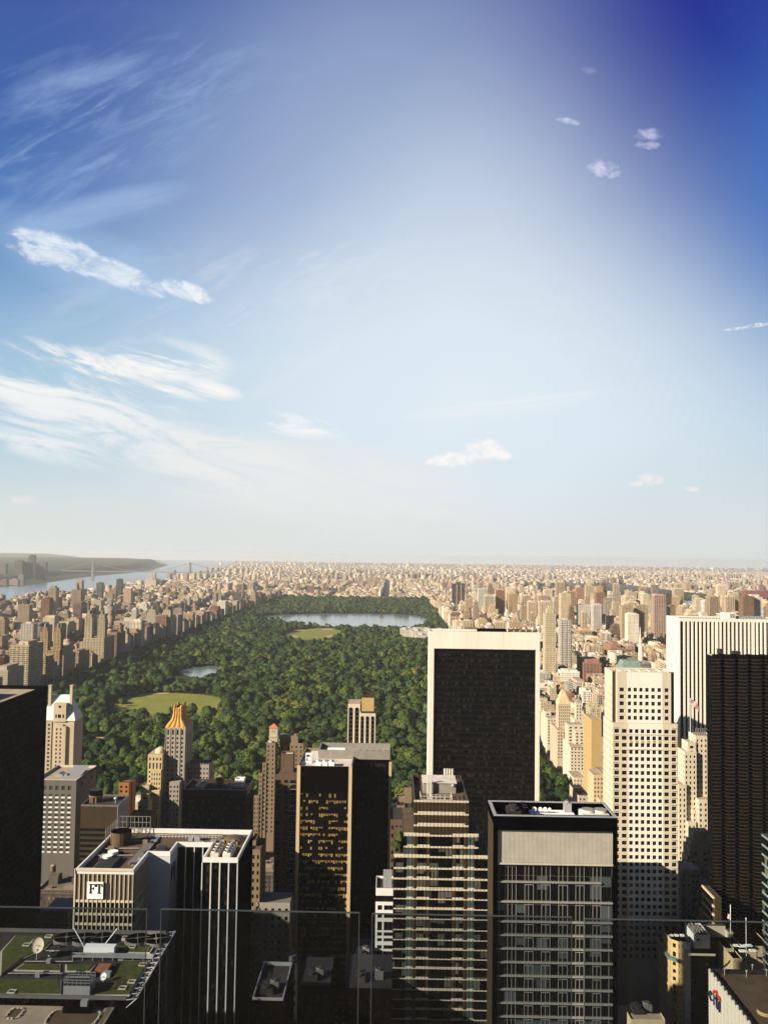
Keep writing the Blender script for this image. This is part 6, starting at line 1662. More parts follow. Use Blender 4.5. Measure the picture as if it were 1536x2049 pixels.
# ---- large buildings the eye picks out, as things of their own
def tinted(mb, name, c, par=None, wf=.45, mats=None):
    return mb.build(name, mats or MAT['city'], par, tint=(c[0] * .72, c[1] * .72, c[2] * .72, wf))
def twin(label, pl, pr, ybase, ytop, c, depth=42, zb=15, kb=.52):
    Y = (CAM_Z - zb) * F_PX / (ybase - (1112 + .014 * (pl - 787)))
    xr = A(pr, ybase, Y)[0]; xl = A(pl, ybase, Y)[0] if pl > 0 else xr - 60; zt = A((pl + pr) / 2, ytop, Y)[2]
    zs = zt * kb
    r = thing('apartment_tower', label, 'apartment tower', (xr, Y, 0)); claim(xl, xr, Y, Y + depth + 20, zt)
    m = MB(); m.box(xl, xr, Y, Y + depth, 0, zs); m.box(xl - 8, xr - 1, Y + 1, Y + depth + 14, 0, zs * .86); tinted(m, 'base_block', c, r)
    w = (xr - xl) * .36
    for a, b in ((xl + 1, xl + 1 + w), (xr - w, xr)):
        m = MB(); cx, cy = (a + b) / 2, Y + 3 + w / 2
        m.box(a, b, Y + 3, Y + 3 + w, zs, zt - 16); m.box(a + 2, b - 2, Y + 5, Y + 1 + w, zt - 16, zt - 9)
        t = tinted(m, 'tower', c, r)
        m = MB(); m.cyl(cx, cy, zt - 9, zt - 4, w * .26, w * .22, 10); m.dome((cx, cy, zt - 4), w * .23, 10, 4, sag=1.0); m.tube((cx, cy, zt - 1), (cx, cy, zt + 3), .4, 5)
        m.build('cupola', MAT['tan_brick'], t)
twin('ochre twin-towered apartment block rising straight from the park trees, beside the black edge tower', 76, 118, 1343, 1247, (.46, .32, .17), 40)
twin('beige twin-towered block with domed lanterns at the park edge, left of the long white block', 165, 207, 1322, 1221, (.52, .43, .29), 46)
twin('massive cream apartment block with two lanterned tower tops at the park bend', 292, 340, 1270, 1214, (.60, .53, .42), 60, 15, .74)
twin('pale twin-towered block far along the park edge where the trees narrow', 425, 441, 1229, 1176, (.52, .42, .31), 50)
def solo(name, label, cat, px0, px1, ytop, Y, dep, c, wf=.45, cap=None, zmin=0):
    x0, _, z = A(px0, ytop, Y); x1_ = A(px1, ytop, Y)[0]
    m = MB(); m.box(x0, x1_, Y, Y + dep, zmin, z); claim(x0, x1_, Y, Y + dep, z)
    r = thing(name, label, cat, (x0, Y, 0)); w = tinted(m, 'wall', c, r, wf)
    w_ = x1_ - x0
    m = MB(); m.box(x0 + w_ * .3, x1_ - w_ * .3, Y + dep * .3, Y + dep * .7, z, z + max(3, w_ * .12)); tinted(m, 'bulkhead', c, r, 0)
    return r, x0, x1_, z
r, x0, x1_, z = solo('hospital_tower', 'dark three-slab tower standing alone over the park corner beyond the reservoir', 'hospital tower', 905, 930, 1168, 4000, 40, (.05, .04, .035), .8)
for k in (.32, .66):
    m = MB(); m.box(x0 + (x1_ - x0) * k, x0 + (x1_ - x0) * (k + .05), 3999, 4000, 0, z - 4); m.build('pale_strip', MAT['limestone'], r)
solo('apartment_tower', 'slender red-brown tower with a crown rising beyond the park on the left', 'apartment tower', 82, 99, 1197, 2300, 26, (.20, .10, .07), .35)
solo('apartment_tower', 'white apartment slab beside the red-brown tower', 'apartment tower', 42, 67, 1248, 1900, 24, (.62, .58, .52), .5)
solo('apartment_tower', 'dark glass slab standing over the riverside houses on the left', 'apartment tower', 233, 243, 1159, 4400, 30, (.07, .07, .075), .8)
solo('apartment_tower', 'dark green-grey block over the riverside houses, left of the dark slab', 'apartment tower', 193, 204, 1166, 4200, 30, (.12, .13, .12), .7)
r, x0, x1_, z = solo('church_building', 'pale long church with a tall slim tower near the bridge', 'church', 290, 312, 1158, 6000, 60, (.62, .54, .46), .2)
m = MB(); x0, _, zt = A(305, 1144, 6000); m.box(x0, x0 + 22, 6000, 6022, z - 5, zt - 14); m.frus((x0, x0 + 22, 6000, 6022), zt - 14, (x0 + 8, x0 + 14, 6008, 6014), zt); tinted(m, 'bell_tower', (.45, .36, .29), r, .2)
r, x0, x1_, z = solo('apartment_tower', 'brown tower with a stepped spire top over the riverside houses', 'apartment tower', 143, 162, 1180, 3300, 40, (.30, .22, .15), .4)
m = MB(); xm = (x0 + x1_) / 2; m.cyl(xm, 3312, z, z + 18, 7, 6, 8); m.dome((xm, 3312, z + 18), 6.5, 8, 3, sag=1.4); m.build('lantern', MAT['tan_brick'], r)
solo('apartment_tower', 'rust-red tower with chamfered top beyond the museum on the right', 'apartment tower', 993, 1010, 1182, 3300, 34, (.28, .13, .06), .4)
solo('apartment_tower', 'dark blue-grey tower far beyond the black framed glass tower', 'apartment tower', 1077, 1085, 1168, 5000, 30, (.06, .075, .11), .6)
solo('apartment_tower', 'tall dark brick tower above the punched tower, near the right river', 'apartment tower', 1331, 1343, 1188, 2900, 34, (.09, .07, .06), .5)
solo('apartment_tower', 'brown brick slab tower above the white striped tower', 'apartment tower', 1486, 1508, 1193, 2300, 30, (.22, .13, .08), .4)
solo('apartment_tower', 'cream ribbed tower right of the black framed tower', 'apartment tower', 1122, 1142, 1187, 2700, 34, (.60, .50, .33), .3)
solo('apartment_tower', 'white-striped apartment slab, mid-height, right of the cream ribbed tower', 'apartment tower', 1208, 1223, 1197, 2800, 34, (.58, .52, .44), .85)
solo('apartment_tower', 'paired tan slab tower left half, above the punched tower', 'apartment tower', 1244, 1266, 1212, 2200, 30, (.44, .35, .22), .4)
solo('apartment_tower', 'paired tan slab tower right half, above the punched tower', 'apartment tower', 1272, 1296, 1212, 2220, 30, (.42, .33, .2), .4)
r, x0, x1_, z = solo('apartment_tower', 'ornate cream tower with setbacks right of the black glass frame', 'apartment tower', 1091, 1112, 1228, 1560, 26, (.60, .52, .36), .4)
m = MB(); w = x1_ - x0; m.box(x0 + w * .2, x1_ - w * .2, 1564, 1580, z, z + 9); m.box(x0 + w * .36, x1_ - w * .36, 1568, 1576, z + 9, z + 15); tinted(m, 'setback', (.60, .52, .36), r, .3)
solo('apartment_building', 'white slab with bands of windows in the middle of the right-hand blocks', 'apartment building', 1121, 1144, 1241, 1620, 24, (.66, .62, .56), .6)
m = MB(); x, _, z = A(1281, 1255, 1700)
m.box(x - 3, x + 3, 1700, 1706, 0, z * .55); m.frus((x - 2.6, x + 2.6, 1700, 1706), z * .55, (x - .3, x + .3, 1702.7, 1703.3), z); tag(m.build('church_spire', MAT['white_marble']), 'thin white church spire among red and cream houses, left of the striped tower', 'church')
# museum in the park
r = thing('museum_building', 'long low pale museum inside the park, touching the black glass tower', 'museum', (100, 2560, 0))
for x0, x1_, y0, y1_, h in ((70, 186, 2480, 2560, 20), (60, 188, 2562, 2640, 24), (25, 186, 2642, 2720, 21), (40, 120, 2722, 2780, 17)):
    m = MB(); m.box(x0, x1_, y0, y1_, 0, h); tinted(m, 'wing', (.60, .56, .50), r, .15)
    m = MB()
    for k in range(4): m.box(x0 + 6 + k * (x1_ - x0) / 4.4, x0 + 18 + k * (x1_ - x0) / 4.4, y0 + 14, y1_ - 14, h, h + 3)
    m.build('skylight', MAT['roof_pale'], r)
FOOT.append((20, 190, 2475, 2785))
# museum at the west edge
r = thing('museum_building', 'long pink-grey museum with round corner towers at the west park edge', 'museum', (-640, 2080, 0)); claim(-900, -628, 2060, 2300, 22)
m = MB(); m.box(-860, -632, 2060, 2110, 0, 22); m.box(-700, -630, 2112, 2290, 0, 24); m.cyl(-634, 2058, 0, 30, 9, None, 12); m.cyl(-634, 2292, 0, 30, 9, None, 12); tinted(m, 'wall', (.48, .36, .32), r, .3)
m = MB(); m.frus((-860, -640, 2064, 2106), 22, (-850, -650, 2080, 2090), 29); m.build('roof', MAT['orange_tile'], r)
solo('apartment_building', 'long cream apartment block lying behind the pink-grey museum', 'apartment building', 228, 287, 1243, 2330, 34, (.62, .55, .44), .5)
# far bank towers across the river
for i, (p0, p1, yt, Y, c, lab) in enumerate(((57, 69, 1111, 7300, (.10, .10, .11), 'tallest dark slab tower on the far bank ridge'), (30, 45, 1122, 6900, (.13, .12, .12), 'wide dark slab tower on the far bank ridge, left of the tallest'), (49, 63, 1125, 6950, (.15, .14, .14), 'grey slab tower before the tallest one on the far bank'), (72, 92, 1125, 7000, (.16, .14, .14), 'broad grey slab tower right of the tallest on the far bank'),
        (36, 47, 1151, 6200, (.3, .27, .25), 'pale block at the far waterfront'), (18, 36, 1160, 6100, (.4, .36, .34), 'low white block at the far waterfront'), (0, 13, 1160, 6000, (.3, .2, .17), 'brick block at the far waterfront'), (0, 12, 1128, 7000, (.2, .17, .16), 'reddish slab on the far bank at the left picture edge'))):
    solo('apartment_tower', lab, 'apartment tower', p0, p1, yt, Y, 40, c, .6)
m = MB(); x0, _, z = A(1490, 1180, 5600); x1_ = A(1560, 1180, 5600)[0]; m.box(x0, x1_, 5600, 5660, 0, z * .9 if z > 4 else 14); tag(tinted(m, 'factory_shed', (.26, .07, .055), None, 0), 'long dull red shed beyond the river near the right edge', 'shed')

# ---- choose the 300 that show largest; the others become one mass
HW, HH = 768, 1025
cover = np.zeros((HH, HW), bool)
def prect(x0, x1, y0, y1, z0, z1):
    P = np.array([(x, y, z) for x in (x0, x1) for y in (y0, y1) for z in (z0, z1)])
    u, v = proj(P); return u.min() / 2, u.max() / 2, v.min() / 2, v.max() / 2
def shows(x0, x1, y0, y1, z0, z1, fill=True):
    a, b, c, d = prect(x0, x1, y0, y1, z0, z1)
    if b < 0 or a > HW or d < 0 or c > HH: return 0
    ia, ib, ic, id_ = max(0, int(a)), min(HW, int(math.ceil(b))), max(0, int(c)), min(HH, int(math.ceil(d)))
    s = cover[ic:id_, ia:ib]; n_ = s.size - int(s.sum())
    if fill: s[:] = True
    return n_
order = sorted([(b[2], 0, i) for i, b in enumerate(B)] + [(s[2], 1, i) for i, s in enumerate(SEEN)])
area = np.zeros(len(B))
for y0, k, i in order:
    if k: s = SEEN[i]; shows(s[0], s[1], s[2], s[3], 0, s[4])
    else: b = B[i]; area[i] = shows(b[0], b[1], b[2], b[3], 0, b[4])
alone = set(np.argsort(-area)[:300].tolist())
def boxes_of(i, b):
    x0, x1, y0, y1, h, c, zone, shape = b; q = random.Random(i); w, d = x1 - x0, y1 - y0; out = []
    if shape == 'step' and h > 30 and w > 12:
        h1 = h * q.uniform(.72, .85); s = min(w, d) * .13; out.append((x0, x1, y0, y1, 0, h1, 0)); out.append((x0 + s, x1 - s, y0 + s, y1 - s, h1, h - 4, 0)); out.append((x0 + 2.2 * s, x1 - 2.2 * s, y0 + 2.2 * s, y1 - 2.2 * s, h - 4, h, 1))
        tx0, tx1, ty0, ty1 = x0 + s, x1 - s, y0 + s, y1 - s
    else:
        out.append((x0, x1, y0, y1, 0, h, 0))
        if w > 8 and b[3] < 8600:
            bw, bd = min(w * .4, q.uniform(4, 10)), min(d * .4, q.uniform(4, 9)); bx, by = x0 + q.uniform(.1, .5) * w, y0 + q.uniform(.15, .5) * d
            out.append((bx, bx + bw, by, by + bd, h, h + q.uniform(2.8, 5.5), 1))
            if b[3] < 3600:
                for k in range(q.randint(1, 3)):
                    ex, ey = q.uniform(.05, .8), q.uniform(.05, .8); ew = q.uniform(1.5, 5); out.append((x0 + ex * w, min(x1, x0 + ex * w + ew), y0 + ey * d, min(y1, y0 + ey * d + q.uniform(1.5, 5)), h, h + q.uniform(1, 4.2), 1))
                if h > 30 and w > 10 and q.random() < .55:          # a set-back attic
                    a = q.uniform(.08, .3); out.append((x0 + a * w, x1 - q.uniform(.05, .3) * w, y0 + q.uniform(.06, .3) * d, y1 - .1 * d, h, h + q.uniform(3, 8), 1))
            if w > 20 and q.random() < .6: bx = x0 + q.uniform(.55, .75) * w; out.append((bx, bx + bw * .6, by, by + bd * .7, h, h + q.uniform(2, 4), 1))
        if y0 < 4900 and w > 9:
            p = .5; out.append((x0, x1, y0, y0 + p, h, h + 1.1, 2)); out.append((x0, x0 + p, y0 + p, y1, h, h + 1.1, 2))
    return out
def tint_of(i, b):
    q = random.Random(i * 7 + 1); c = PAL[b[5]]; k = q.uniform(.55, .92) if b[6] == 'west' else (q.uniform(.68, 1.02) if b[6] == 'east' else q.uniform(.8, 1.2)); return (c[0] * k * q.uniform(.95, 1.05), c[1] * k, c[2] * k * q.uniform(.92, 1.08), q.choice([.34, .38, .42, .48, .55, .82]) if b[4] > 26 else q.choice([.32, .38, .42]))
# the mass
arr, tints = [], []
for i, b in enumerate(B):
    if i in alone: continue
    t = tint_of(i, b)
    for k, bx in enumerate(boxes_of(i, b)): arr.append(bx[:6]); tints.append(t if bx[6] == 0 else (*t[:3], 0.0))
arr = np.array(arr, np.float32); tints = np.array(tints, np.float32); N = len(arr)
V = np.empty((N, 8, 3), np.float32)
for k, (a, b_, c) in enumerate([(0, 2, 4), (1, 2, 4), (1, 3, 4), (0, 3, 4), (0, 2, 5), (1, 2, 5), (1, 3, 5), (0, 3, 5)]): V[:, k, 0] = arr[:, a]; V[:, k, 1] = arr[:, b_]; V[:, k, 2] = arr[:, c]
Fq = np.array([(0, 1, 5, 4), (1, 2, 6, 5), (2, 3, 7, 6), (3, 0, 4, 7), (4, 5, 6, 7)], np.int32)
idx = (np.arange(N, dtype=np.int32)[:, None, None] * 8 + Fq[None]).reshape(-1)
me = D.meshes.new('distant_city'); me.vertices.add(N * 8); me.vertices.foreach_set('co', V.reshape(-1)); me.loops.add(N * 20); me.loops.foreach_set('vertex_index', idx)
me.polygons.add(N * 5); me.polygons.foreach_set('loop_start', np.arange(0, N * 20, 4, dtype=np.int32)); me.polygons.foreach_set('loop_total', np.full(N * 5, 4, np.int32)); me.update(calc_edges=True)
at = me.attributes.new('tint', 'FLOAT_COLOR', 'FACE'); at.data.foreach_set('color', np.repeat(tints, 5, 0).reshape(-1)); me.materials.append(MAT['city'])
o = D.objects.new('distant_city', me); COL.objects.link(o); kind(o, 'stuff')
# the 300, each with the parts that show
ORD = 'first second third fourth fifth sixth seventh eighth ninth tenth eleventh twelfth thirteenth fourteenth fifteenth sixteenth seventeenth eighteenth nineteenth twentieth'.split()
def nth(k): return ORD[k] if k < 20 else f'{k + 1}th'
MARKS = [('the black edge tower', 40), ('the copper-roofed tower', 125), ('the golden crown', 358), ('the orange turret', 546), ('the arched hotel tower', 724), ('the black framed tower', 965), ('the punched tower', 1285), ('the striped tower', 1440)]
def where(px):
    for (a, p), (b, q) in zip(MARKS[:-1], MARKS[1:]):
        if px < MARKS[0][1]: return f'over {MARKS[0][0]}'
        if abs(px - p) < 28: return f'over {a}'
        if p <= px < q: return f'right of {a}'
    return f'over {MARKS[-1][0]}'
MARKS = [(a.replace('the ', ''), p) for a, p in MARKS]
lab = {}
for i in alone:
    b = B[i]; cx, cy = (b[0] + b[1]) / 2, b[2]; u, v = proj([cx, cy, b[4]]); h = b[4]
    size = 'low' if h < 26 else ('mid-height' if h < 46 else ('tall' if h < 75 else 'towering'))
    roof = {'flat': 'flat-roofed', 'tank': 'tank-topped', 'step': 'stepped', 'bulk': 'plain'}[b[7] if not (b[7] == 'step' and h <= 30) else 'bulk']
    zone = {'west': 'west of the park', 'east': 'east of the park', 'north': 'north of the park', 'mid': 'in shade', 'far': 'beyond the park'}[b[6]]
    lab.setdefault((size, b[5], roof, zone, where(float(u))), []).append((float(u), i))
final = {}
for key, L in lab.items():
    size, c, roof, zone, wh = key
    for k, (u, i) in enumerate(sorted(L)):
        s = f'{size} {c} {roof} building {zone}, {wh}'
        if len(L) > 1: s = f'{nth(k)} {size} {c} {roof} building {zone}, {wh}'
        final[i] = s
for i in sorted(alone):
    b = B[i]; t = tint_of(i, b); TT = tuple(x / .72 for x in t[:3]); bx = boxes_of(i, b); loc = ((b[0] + b[1]) / 2, (b[2] + b[3]) / 2, 0)
    r = thing('city_building', final[i], 'building', loc, {'west': 'buildings west of the park', 'east': 'buildings east of the park', 'north': 'buildings north of the park', 'mid': 'midtown buildings in the shade', 'far': 'buildings beyond the park'}[b[6]])
    m = MB()
    for q in bx:
        if q[6] == 0: m.box(*q[:6])
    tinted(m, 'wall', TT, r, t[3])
    bk = [q for q in bx if q[6] == 1]
    for q in bk: m = MB(); m.box(*q[:6]); tinted(m, 'bulkhead', TT, r, 0)
    pk = [q for q in bx if q[6] == 2]
    if pk:
        m = MB(); m.ring(b[0], b[1], b[2], b[3], b[4] - .02, b[4] + 1.1, .5); tinted(m, 'parapet', TT, r, 0)
        m = MB(); f = FR((b[0], b[2]), (b[1], b[2])); f.box(m, -.3, f.W + .3, 0, .5, b[4] - 1.6, b[4] - .6); tinted(m, 'cornice', TT, r, 0)
    if b[7] == 'tank' and b[2] < 2600: q = bk[0] if bk else bx[0]; tank(r, q[0] + 1.9, q[2] + 1.9, q[5], 1.7, 3.6)
# ================================================================== trees
def leaf_mat():
    m = D.materials.new('foliage'); m.use_nodes = True; t = NT(m.node_tree); b = t.n['Principled BSDF']
    oi = t.new('ShaderNodeObjectInfo'); rn = oi.outputs['Random']; loc = oi.outputs['Location']
    area = t.noise(loc, .009, 4, .6)
    k = t.m('ADD', t.m('MULTIPLY', rn, .45), t.m('MULTIPLY', t.mr(area, .34, .66), .55))
    c = t.ramp(k, [(0, (.014, .034, .014)), (.28, (.028, .056, .018)), (.52, (.050, .086, .023)), (.70, (.080, .114, .027)), (.86, (.120, .135, .031)), (1.0, (.165, .145, .034))])
    P = t.new('ShaderNodeNewGeometry').outputs['Position']
    f = t.mr(t.noise(P, .9, 2, .5), .3, .7, .75, 1.3); c = t.vm('MULTIPLY', c, t.comb(f, f, f))
    t.l.new(c, b.inputs['Base Color']); b.inputs['Roughness'].default_value = .8; b.inputs['Specular IOR Level'].default_value = .12
    tr = t.new('ShaderNodeBsdfTranslucent'); t.l.new(t.vm('MULTIPLY', c, (1.1, 1.2, .5)), tr.inputs[0])
    mx = t.new('ShaderNodeMixShader'); mx.inputs[0].default_value = .22
    t.l.new(b.outputs[0], mx.inputs[1]); t.l.new(tr.outputs[0], mx.inputs[2]); t.l.new(mx.outputs[0], t.n['Material Output'].inputs[0])
    MAT['foliage'] = m
leaf_mat()
def crown_mesh(seed, nleaf, leaf, lumps):
    """a crown of radius about 1 and height about 1.5, its foot at 0: leaf clumps on a cluster of uneven lobes"""
    q = np.random.default_rng(seed); L = []
    for i in range(lumps):
        a = q.uniform(0, 2 * np.pi); rad = q.uniform(.25, .68) if i else 0; z = q.uniform(.45, 1.0) if i else .92
        L.append((rad * np.cos(a), rad * np.sin(a), z, q.uniform(.28, .48) if i else .56))
    L = np.array(L); v = []; f = []; nn = []
    wt = L[:, 3] ** 2; wt /= wt.sum()
    while len(f) < nleaf:
        c = L[q.choice(len(L), p=wt)]; d = q.normal(size=3); d[2] = abs(d[2]) * 1.0 - .3 * q.random(); d /= np.linalg.norm(d)
        p = c[:3] + d * c[3] * q.uniform(.80, 1.06)
        if any(np.linalg.norm(p - o[:3]) < o[3] * .72 for o in L): continue
        nrm = d + q.normal(size=3) * .38; nrm /= np.linalg.norm(nrm)
        e = np.cross(nrm, q.normal(size=3)); e /= np.linalg.norm(e); g = np.cross(nrm, e); s = leaf * q.uniform(.6, 1.35)
        k = len(v); v += [tuple(p + s * (e * a + g * b_)) for a, b_ in ((-.5, -.35), (.1, -.55), (.55, 0), (.15, .5), (-.45, .4))]; f.append((k, k + 1, k + 2, k + 3, k + 4))
        o = d * .75 + (p - np.array((0, 0, .55))) * .5 + q.normal(size=3) * .16; nn += [tuple(o / np.linalg.norm(o))] * 5
    me = D.meshes.new('crown'); me.from_pydata(v, [], f); me.materials.append(MAT['foliage'])
    me.polygons.foreach_set('use_smooth', [True] * len(f)); me.normals_split_custom_set(nn); return me
def trunk_mesh():
    m = MB(); m.tube((0, 0, -.05), (0.01, 0, .55), .055, 7, r1=.04)
    for a in range(5):
        w = a * 2.5; m.tube((.01, 0, .35 + .05 * a), (.4 * math.cos(w), .4 * math.sin(w), .8 + .08 * a), .028, 5, r1=.01)
    me = D.meshes.new('trunk'); me.from_pydata(m.v, [], m.f); me.materials.append(MAT['trunk_bark']); return me
NEAR = [crown_mesh(s, 1100, .135, 9 + s % 4) for s in range(7)]
FAR = [crown_mesh(40 + s, 230, .27, 7) for s in range(6)]
TRUNK = trunk_mesh()
def inside(pts, X, Y):
    P = np.array(pts); r = np.zeros(X.shape, bool); j = len(P) - 1
    for i in range(len(P)):
        xi, yi = P[i]; xj, yj = P[j]
        c = ((yi > Y) != (yj > Y)) & (X < (xj - xi) * (Y - yi) / (yj - yi + 1e-9) + xi); r ^= c; j = i
    return r
q = np.random.default_rng(5)
gx_, gy_ = np.meshgrid(np.arange(PX0 + 6, PX1 - 4, 11.6), np.arange(PY0 + 6, PY1 - 4, 11.6))
X = (gx_ + q.uniform(-5, 5, gx_.shape)).ravel(); Yt = (gy_ + q.uniform(-5, 5, gx_.shape)).ravel()
keep = np.ones(X.shape, bool)
for pl in (RES, LAKE, MEADOW, GREAT, FIELD): keep &= ~inside(pl, X, Yt)
for pl, dy, pk in ((LAKE, 40, 1), (LAKE, 80, .95), (LAKE, 125, .7), (GREAT, 60, 1), (GREAT, 110, .95), (GREAT, 170, .7), (RES, 60, 1), (RES, 115, .8), (MEADOW, 45, .75)): keep &= ~(inside(pl, X, Yt + dy) & (q.random(X.shape) < pk))
for p, w in PATHS: keep &= ~(inside(strip(p, w + 3), X, Yt) & (q.random(X.shape) < .85))
for a, b_, c, d in FOOT: keep &= ~((X > a - 3) & (X < b_ + 3) & (Yt > c - 3) & (Yt < d + 3))
# small glades
gl = np.sin(X * .021 + 1.3) * np.sin(Yt * .017 + .4) + .6 * np.sin(X * .043 + Yt * .031)
keep &= ~((gl > 1.12) & (q.random(X.shape) < .9))
near_field = inside(rounded([onz(x_, y_, 2)[:2] for x_, y_ in ((150, 1500), (245, 1500), (245, 1470), (150, 1470))], 1), X, Yt)
keep &= ~near_field
X, Yt = X[keep], Yt[keep]
sz = np.where(q.random(X.shape) < .22, q.uniform(3.8, 5.2, X.shape), q.uniform(6.4, 11.0, X.shape)); sz *= np.where(q.random(X.shape) < .2, 1.35, 1.0)
hill_ = .5 + .5 * np.sin(X * .055 + 2 * np.sin(Yt * .013)) * np.sin(Yt * .043 + 1.5 * np.sin(X * .019)); hh = sz * q.uniform(.75, 1.15, X.shape) * (.72 + .62 * hill_)
# extra greenery: street trees, riverside park, island
ex = []
for i in range(1500):
    y_ = q.uniform(1200, 8400); sh_ = float(np.interp(y_, [0, 4200, 4800, 6000, 8500], [-1785, -1785, -1825, -1950, -1980])); ex.append((sh_ + (q.uniform(0, 30) if i % 3 else q.uniform(20, 200)), y_, q.uniform(4, 7)))
for i in range(900): ex.append((q.uniform(1650, 2800), q.uniform(5250, 6100), q.uniform(6, 10)))
for i in range(500): ex.append((q.uniform(-690, -530), q.uniform(5620, 6380), q.uniform(5, 9)))
ex = np.array(ex); vis = (ex[:, 0] / ex[:, 1] > -.48) & (ex[:, 0] / ex[:, 1] < .48); ex = ex[vis]
edge_x = q.uniform(-470, -260, 40); edge_y = q.uniform(1255, 1535, 40)
rim_ = inside(MEADOW, edge_x, edge_y) & ~inside([((x_ + 360) * .8 - 360, (y_ - 1395) * .78 + 1395) for x_, y_ in MEADOW], edge_x, edge_y)
nr = int(rim_.sum()); X = np.concatenate([X, edge_x[rim_]]); Yt = np.concatenate([Yt, edge_y[rim_]]); sz = np.concatenate([sz, q.uniform(4, 8, nr)]); hh = np.concatenate([hh, q.uniform(4.5, 8, nr)])
# the 300 that show largest stand alone
order = sorted([(float(y_), 0, i) for i, y_ in enumerate(Yt) if y_ < 1500] + [(s[2], 1, i) for i, s in enumerate(SEEN)]); cover[:] = False; ta = np.zeros(len(X))
for y0, k, i in order:
    if k: s = SEEN[i]; shows(s[0], s[1], s[2], s[3], 0, s[4])
    else: s = sz[i] * .8; ta[i] = shows(X[i] - s, X[i] + s, y0, y0, hh[i] * .3, hh[i] * 1.75)
top = np.argsort(-ta)[:300]; solo_t = np.zeros(len(X), bool); solo_t[top] = True
tl = {}
for i in top:
    u, v = proj([X[i], Yt[i], hh[i]]); k = 'small' if sz[i] < 5.4 else ('broad' if sz[i] > 9 else 'rounded')
    if hh[i] / sz[i] > 1.12: k += ' tall-crowned'
    w = where(float(u)); w = w.replace('over ', 'behind '); tl.setdefault((k, w), []).append((float(v), int(i)))
tlab = {}
for (k, w), L in tl.items():
    for n_, (v, i) in enumerate(sorted(L, reverse=True)): tlab[i] = f'{k} green park tree {w}, {nth(n_)} from the front' if len(L) > 1 else f'{k} green park tree {w}'
for j, i in enumerate(top):
    i = int(i); r = thing('park_tree', tlab[i], 'tree', (float(X[i]), float(Yt[i]), .3), 'trees in the park')
    for nm, me in (('crown', NEAR[j % 7]), ('trunk', TRUNK)):
        o = D.objects.new(nm, me); COL.objects.link(o); o.parent = r; s = float(sz[i])
        o.scale = (s, s, float(hh[i]))
        if nm == 'crown': o.rotation_euler = (0, 0, float(q.uniform(0, 6.28))); o.location = (0, 0, float(hh[i]) * .05)
        else: o.scale = (s, s, float(hh[i]) * 1.3)
# the rest of the woodland: one mass
PX = np.concatenate([X[~solo_t], ex[:, 0]]); PY = np.concatenate([Yt[~solo_t], ex[:, 1]]); S = np.concatenate([sz[~solo_t], ex[:, 2]]); Hh = np.concatenate([hh[~solo_t], ex[:, 2] * 1.1])
me = D.meshes.new('woodland'); n_ = len(PX); co = np.stack([PX, PY, np.full(n_, .3)], 1).astype(np.float32)
me.vertices.add(n_); me.vertices.foreach_set('co', co.reshape(-1))
sc = np.stack([S, S, Hh], 1).astype(np.float32); at = me.attributes.new('size', 'FLOAT_VECTOR', 'POINT'); at.data.foreach_set('vector', sc.reshape(-1))
ro = np.stack([np.zeros(n_), np.zeros(n_), q.uniform(0, 6.28, n_)], 1).astype(np.float32); at = me.attributes.new('turn', 'FLOAT_VECTOR', 'POINT'); at.data.foreach_set('vector', ro.reshape(-1))
wl = D.objects.new('woodland', me); COL.objects.link(wl); kind(wl, 'stuff')
kinds = D.collections.new('tree_kinds')
for k in FAR: kinds.objects.link(D.objects.new('tree_kind', k))
ng = D.node_groups.new('plant_trees', 'GeometryNodeTree'); ng.interface.new_socket('Geometry', in_out='INPUT', socket_type='NodeSocketGeometry'); ng.interface.new_socket('Geometry', in_out='OUTPUT', socket_type='NodeSocketGeometry')
gi = ng.nodes.new('NodeGroupInput'); go = ng.nodes.new('NodeGroupOutput'); ip = ng.nodes.new('GeometryNodeInstanceOnPoints'); ci = ng.nodes.new('GeometryNodeCollectionInfo')
ci.inputs[0].default_value = kinds; ci.inputs['Separate Children'].default_value = True; ci.inputs['Reset Children'].default_value = True
ng.links.new(gi.outputs[0], ip.inputs['Points']); ng.links.new(ci.outputs[0], ip.inputs['Instance']); ip.inputs['Pick Instance'].default_value = True
for nm, sk in (('size', 'Scale'), ('turn', 'Rotation')):
    a = ng.nodes.new('GeometryNodeInputNamedAttribute'); a.data_type = 'FLOAT_VECTOR'; a.inputs['Name'].default_value = nm
    ng.links.new([s for s in a.outputs if s.enabled][0], ip.inputs[sk])
ng.links.new(ip.outputs[0], go.inputs[0])
md = wl.modifiers.new('plant_trees', 'NODES'); md.node_group = ng
# terrace trees by the banded tower
for j, (px, py, s, lb) in enumerate(((794, 1690, 1.9, 'lush green terrace tree by the left shoulder of the banded tower'), (800, 1668, 1.6, 'smaller green terrace tree rising behind its lush neighbour at the banded tower'), (796, 1704, 1.3, 'low reddish green shrub at the foot of the terrace trees'))):
    x_, y_, _ = A(px, 1712, bY + 2.5 + 2.2 * j); r = thing('terrace_tree' if j < 2 else 'terrace_shrub', lb, 'tree' if j < 2 else 'shrub', (x_, y_, bz_ - 1))
    hh_ = [3.6, 5.4, 1.2][j]
    for nm, me_ in (('crown', NEAR[j]), ('trunk', TRUNK)):
        o = D.objects.new(nm, me_); COL.objects.link(o); o.parent = r; o.scale = (s, s, hh_)
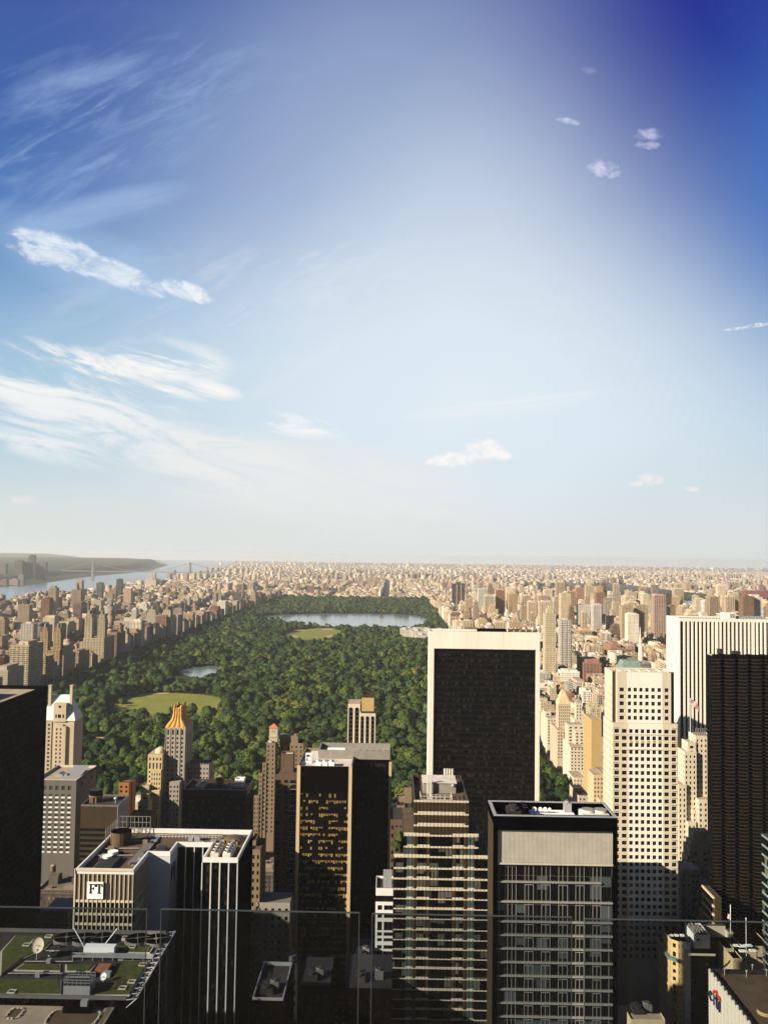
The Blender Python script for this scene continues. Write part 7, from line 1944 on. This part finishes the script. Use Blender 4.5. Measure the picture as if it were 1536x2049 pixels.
# ================================================================== glass panels of the viewing deck
def glass_mat():
    m = D.materials.new('deck_glass'); m.use_nodes = True; t = NT(m.node_tree); t.n.remove(t.n['Principled BSDF'])
    a = t.new('ShaderNodeBsdfTransparent'); a.inputs[0].default_value = (.71, .75, .78, 1); g = t.new('ShaderNodeBsdfGlossy'); g.inputs['Roughness'].default_value = .03; g.inputs[0].default_value = (.5, .5, .5, 1)
    mx = t.new('ShaderNodeMixShader'); mx.inputs[0].default_value = .012; t.l.new(a.outputs[0], mx.inputs[1]); t.l.new(g.outputs[0], mx.inputs[2]); t.l.new(mx.outputs[0], t.n['Material Output'].inputs[0]); MAT['deck_glass'] = m
glass_mat(); mat('glass_edge', (.03, .036, .04), .4, .2, 6.0, spec=.25)
YG = 5.0
for k, (pa, ya, pb, yb, lb) in enumerate(((-170, 1812, 294, 1820, 'glass guard panel of the viewing deck at the lower left edge'), (322, 1820, 719, 1827, 'glass guard panel of the viewing deck before the black-glass wing'), (744, 1828, 1144, 1837, 'glass guard panel of the viewing deck before the banded tower'), (1169, 1838, 1640, 1849, 'glass guard panel of the viewing deck before the yellow hotel'))):
    a = A(pa, ya, YG); b_ = A(pb, yb, YG); zt = (a[2] + b_[2]) / 2; zb = CAM_Z - 3.6; t_ = .008
    r = thing('guard_panel', lb, 'glass panel', (a[0], YG, zb), 'glass guard panels of the viewing deck')
    m = MB(); m.box(a[0] + .004, b_[0] - .004, YG, YG + t_, zb, zt - .004, bottom=True); m.build('pane', M_('deck_glass'), r)
    e = MB(); e.box(a[0], b_[0], YG - .001, YG + t_ + .001, zt - .004, zt + .001, bottom=True); e.box(a[0] - .001, a[0] + .0035, YG, YG + t_, zb, zt - .0045, bottom=True); e.box(b_[0] - .0035, b_[0] + .001, YG, YG + t_, zb, zt - .0045, bottom=True); e.build('polished_edge', M_('glass_edge'), r)
m = MB(); m.box(-4, 4, YG - .5, YG + .5, CAM_Z - 4.6, CAM_Z - 3.601, bottom=True); m.box(-30, 30, YG - 40, YG - .501, CAM_Z - 8, CAM_Z - 4.2, bottom=True)
tag(m.build('deck_parapet', M_('limestone')), 'stone parapet of the viewing deck under the glass guard panels', 'parapet')
# ================================================================== air
hz = D.materials.new('haze'); hz.use_nodes = True; t = NT(hz.node_tree); t.n.remove(t.n['Principled BSDF'])
pv = t.new('ShaderNodeVolumePrincipled'); pv.inputs['Color'].default_value = (.93, .97, 1.0, 1); pv.inputs['Density'].default_value = 3.4e-5; pv.inputs['Anisotropy'].default_value = 0.25
t.l.new(pv.outputs[0], t.n['Material Output'].inputs['Volume'])
m = MB(); m.box(-29000, 29000, -380, 30000, -1.5, 262, bottom=True); kind(m.build('haze', hz), 'stuff')
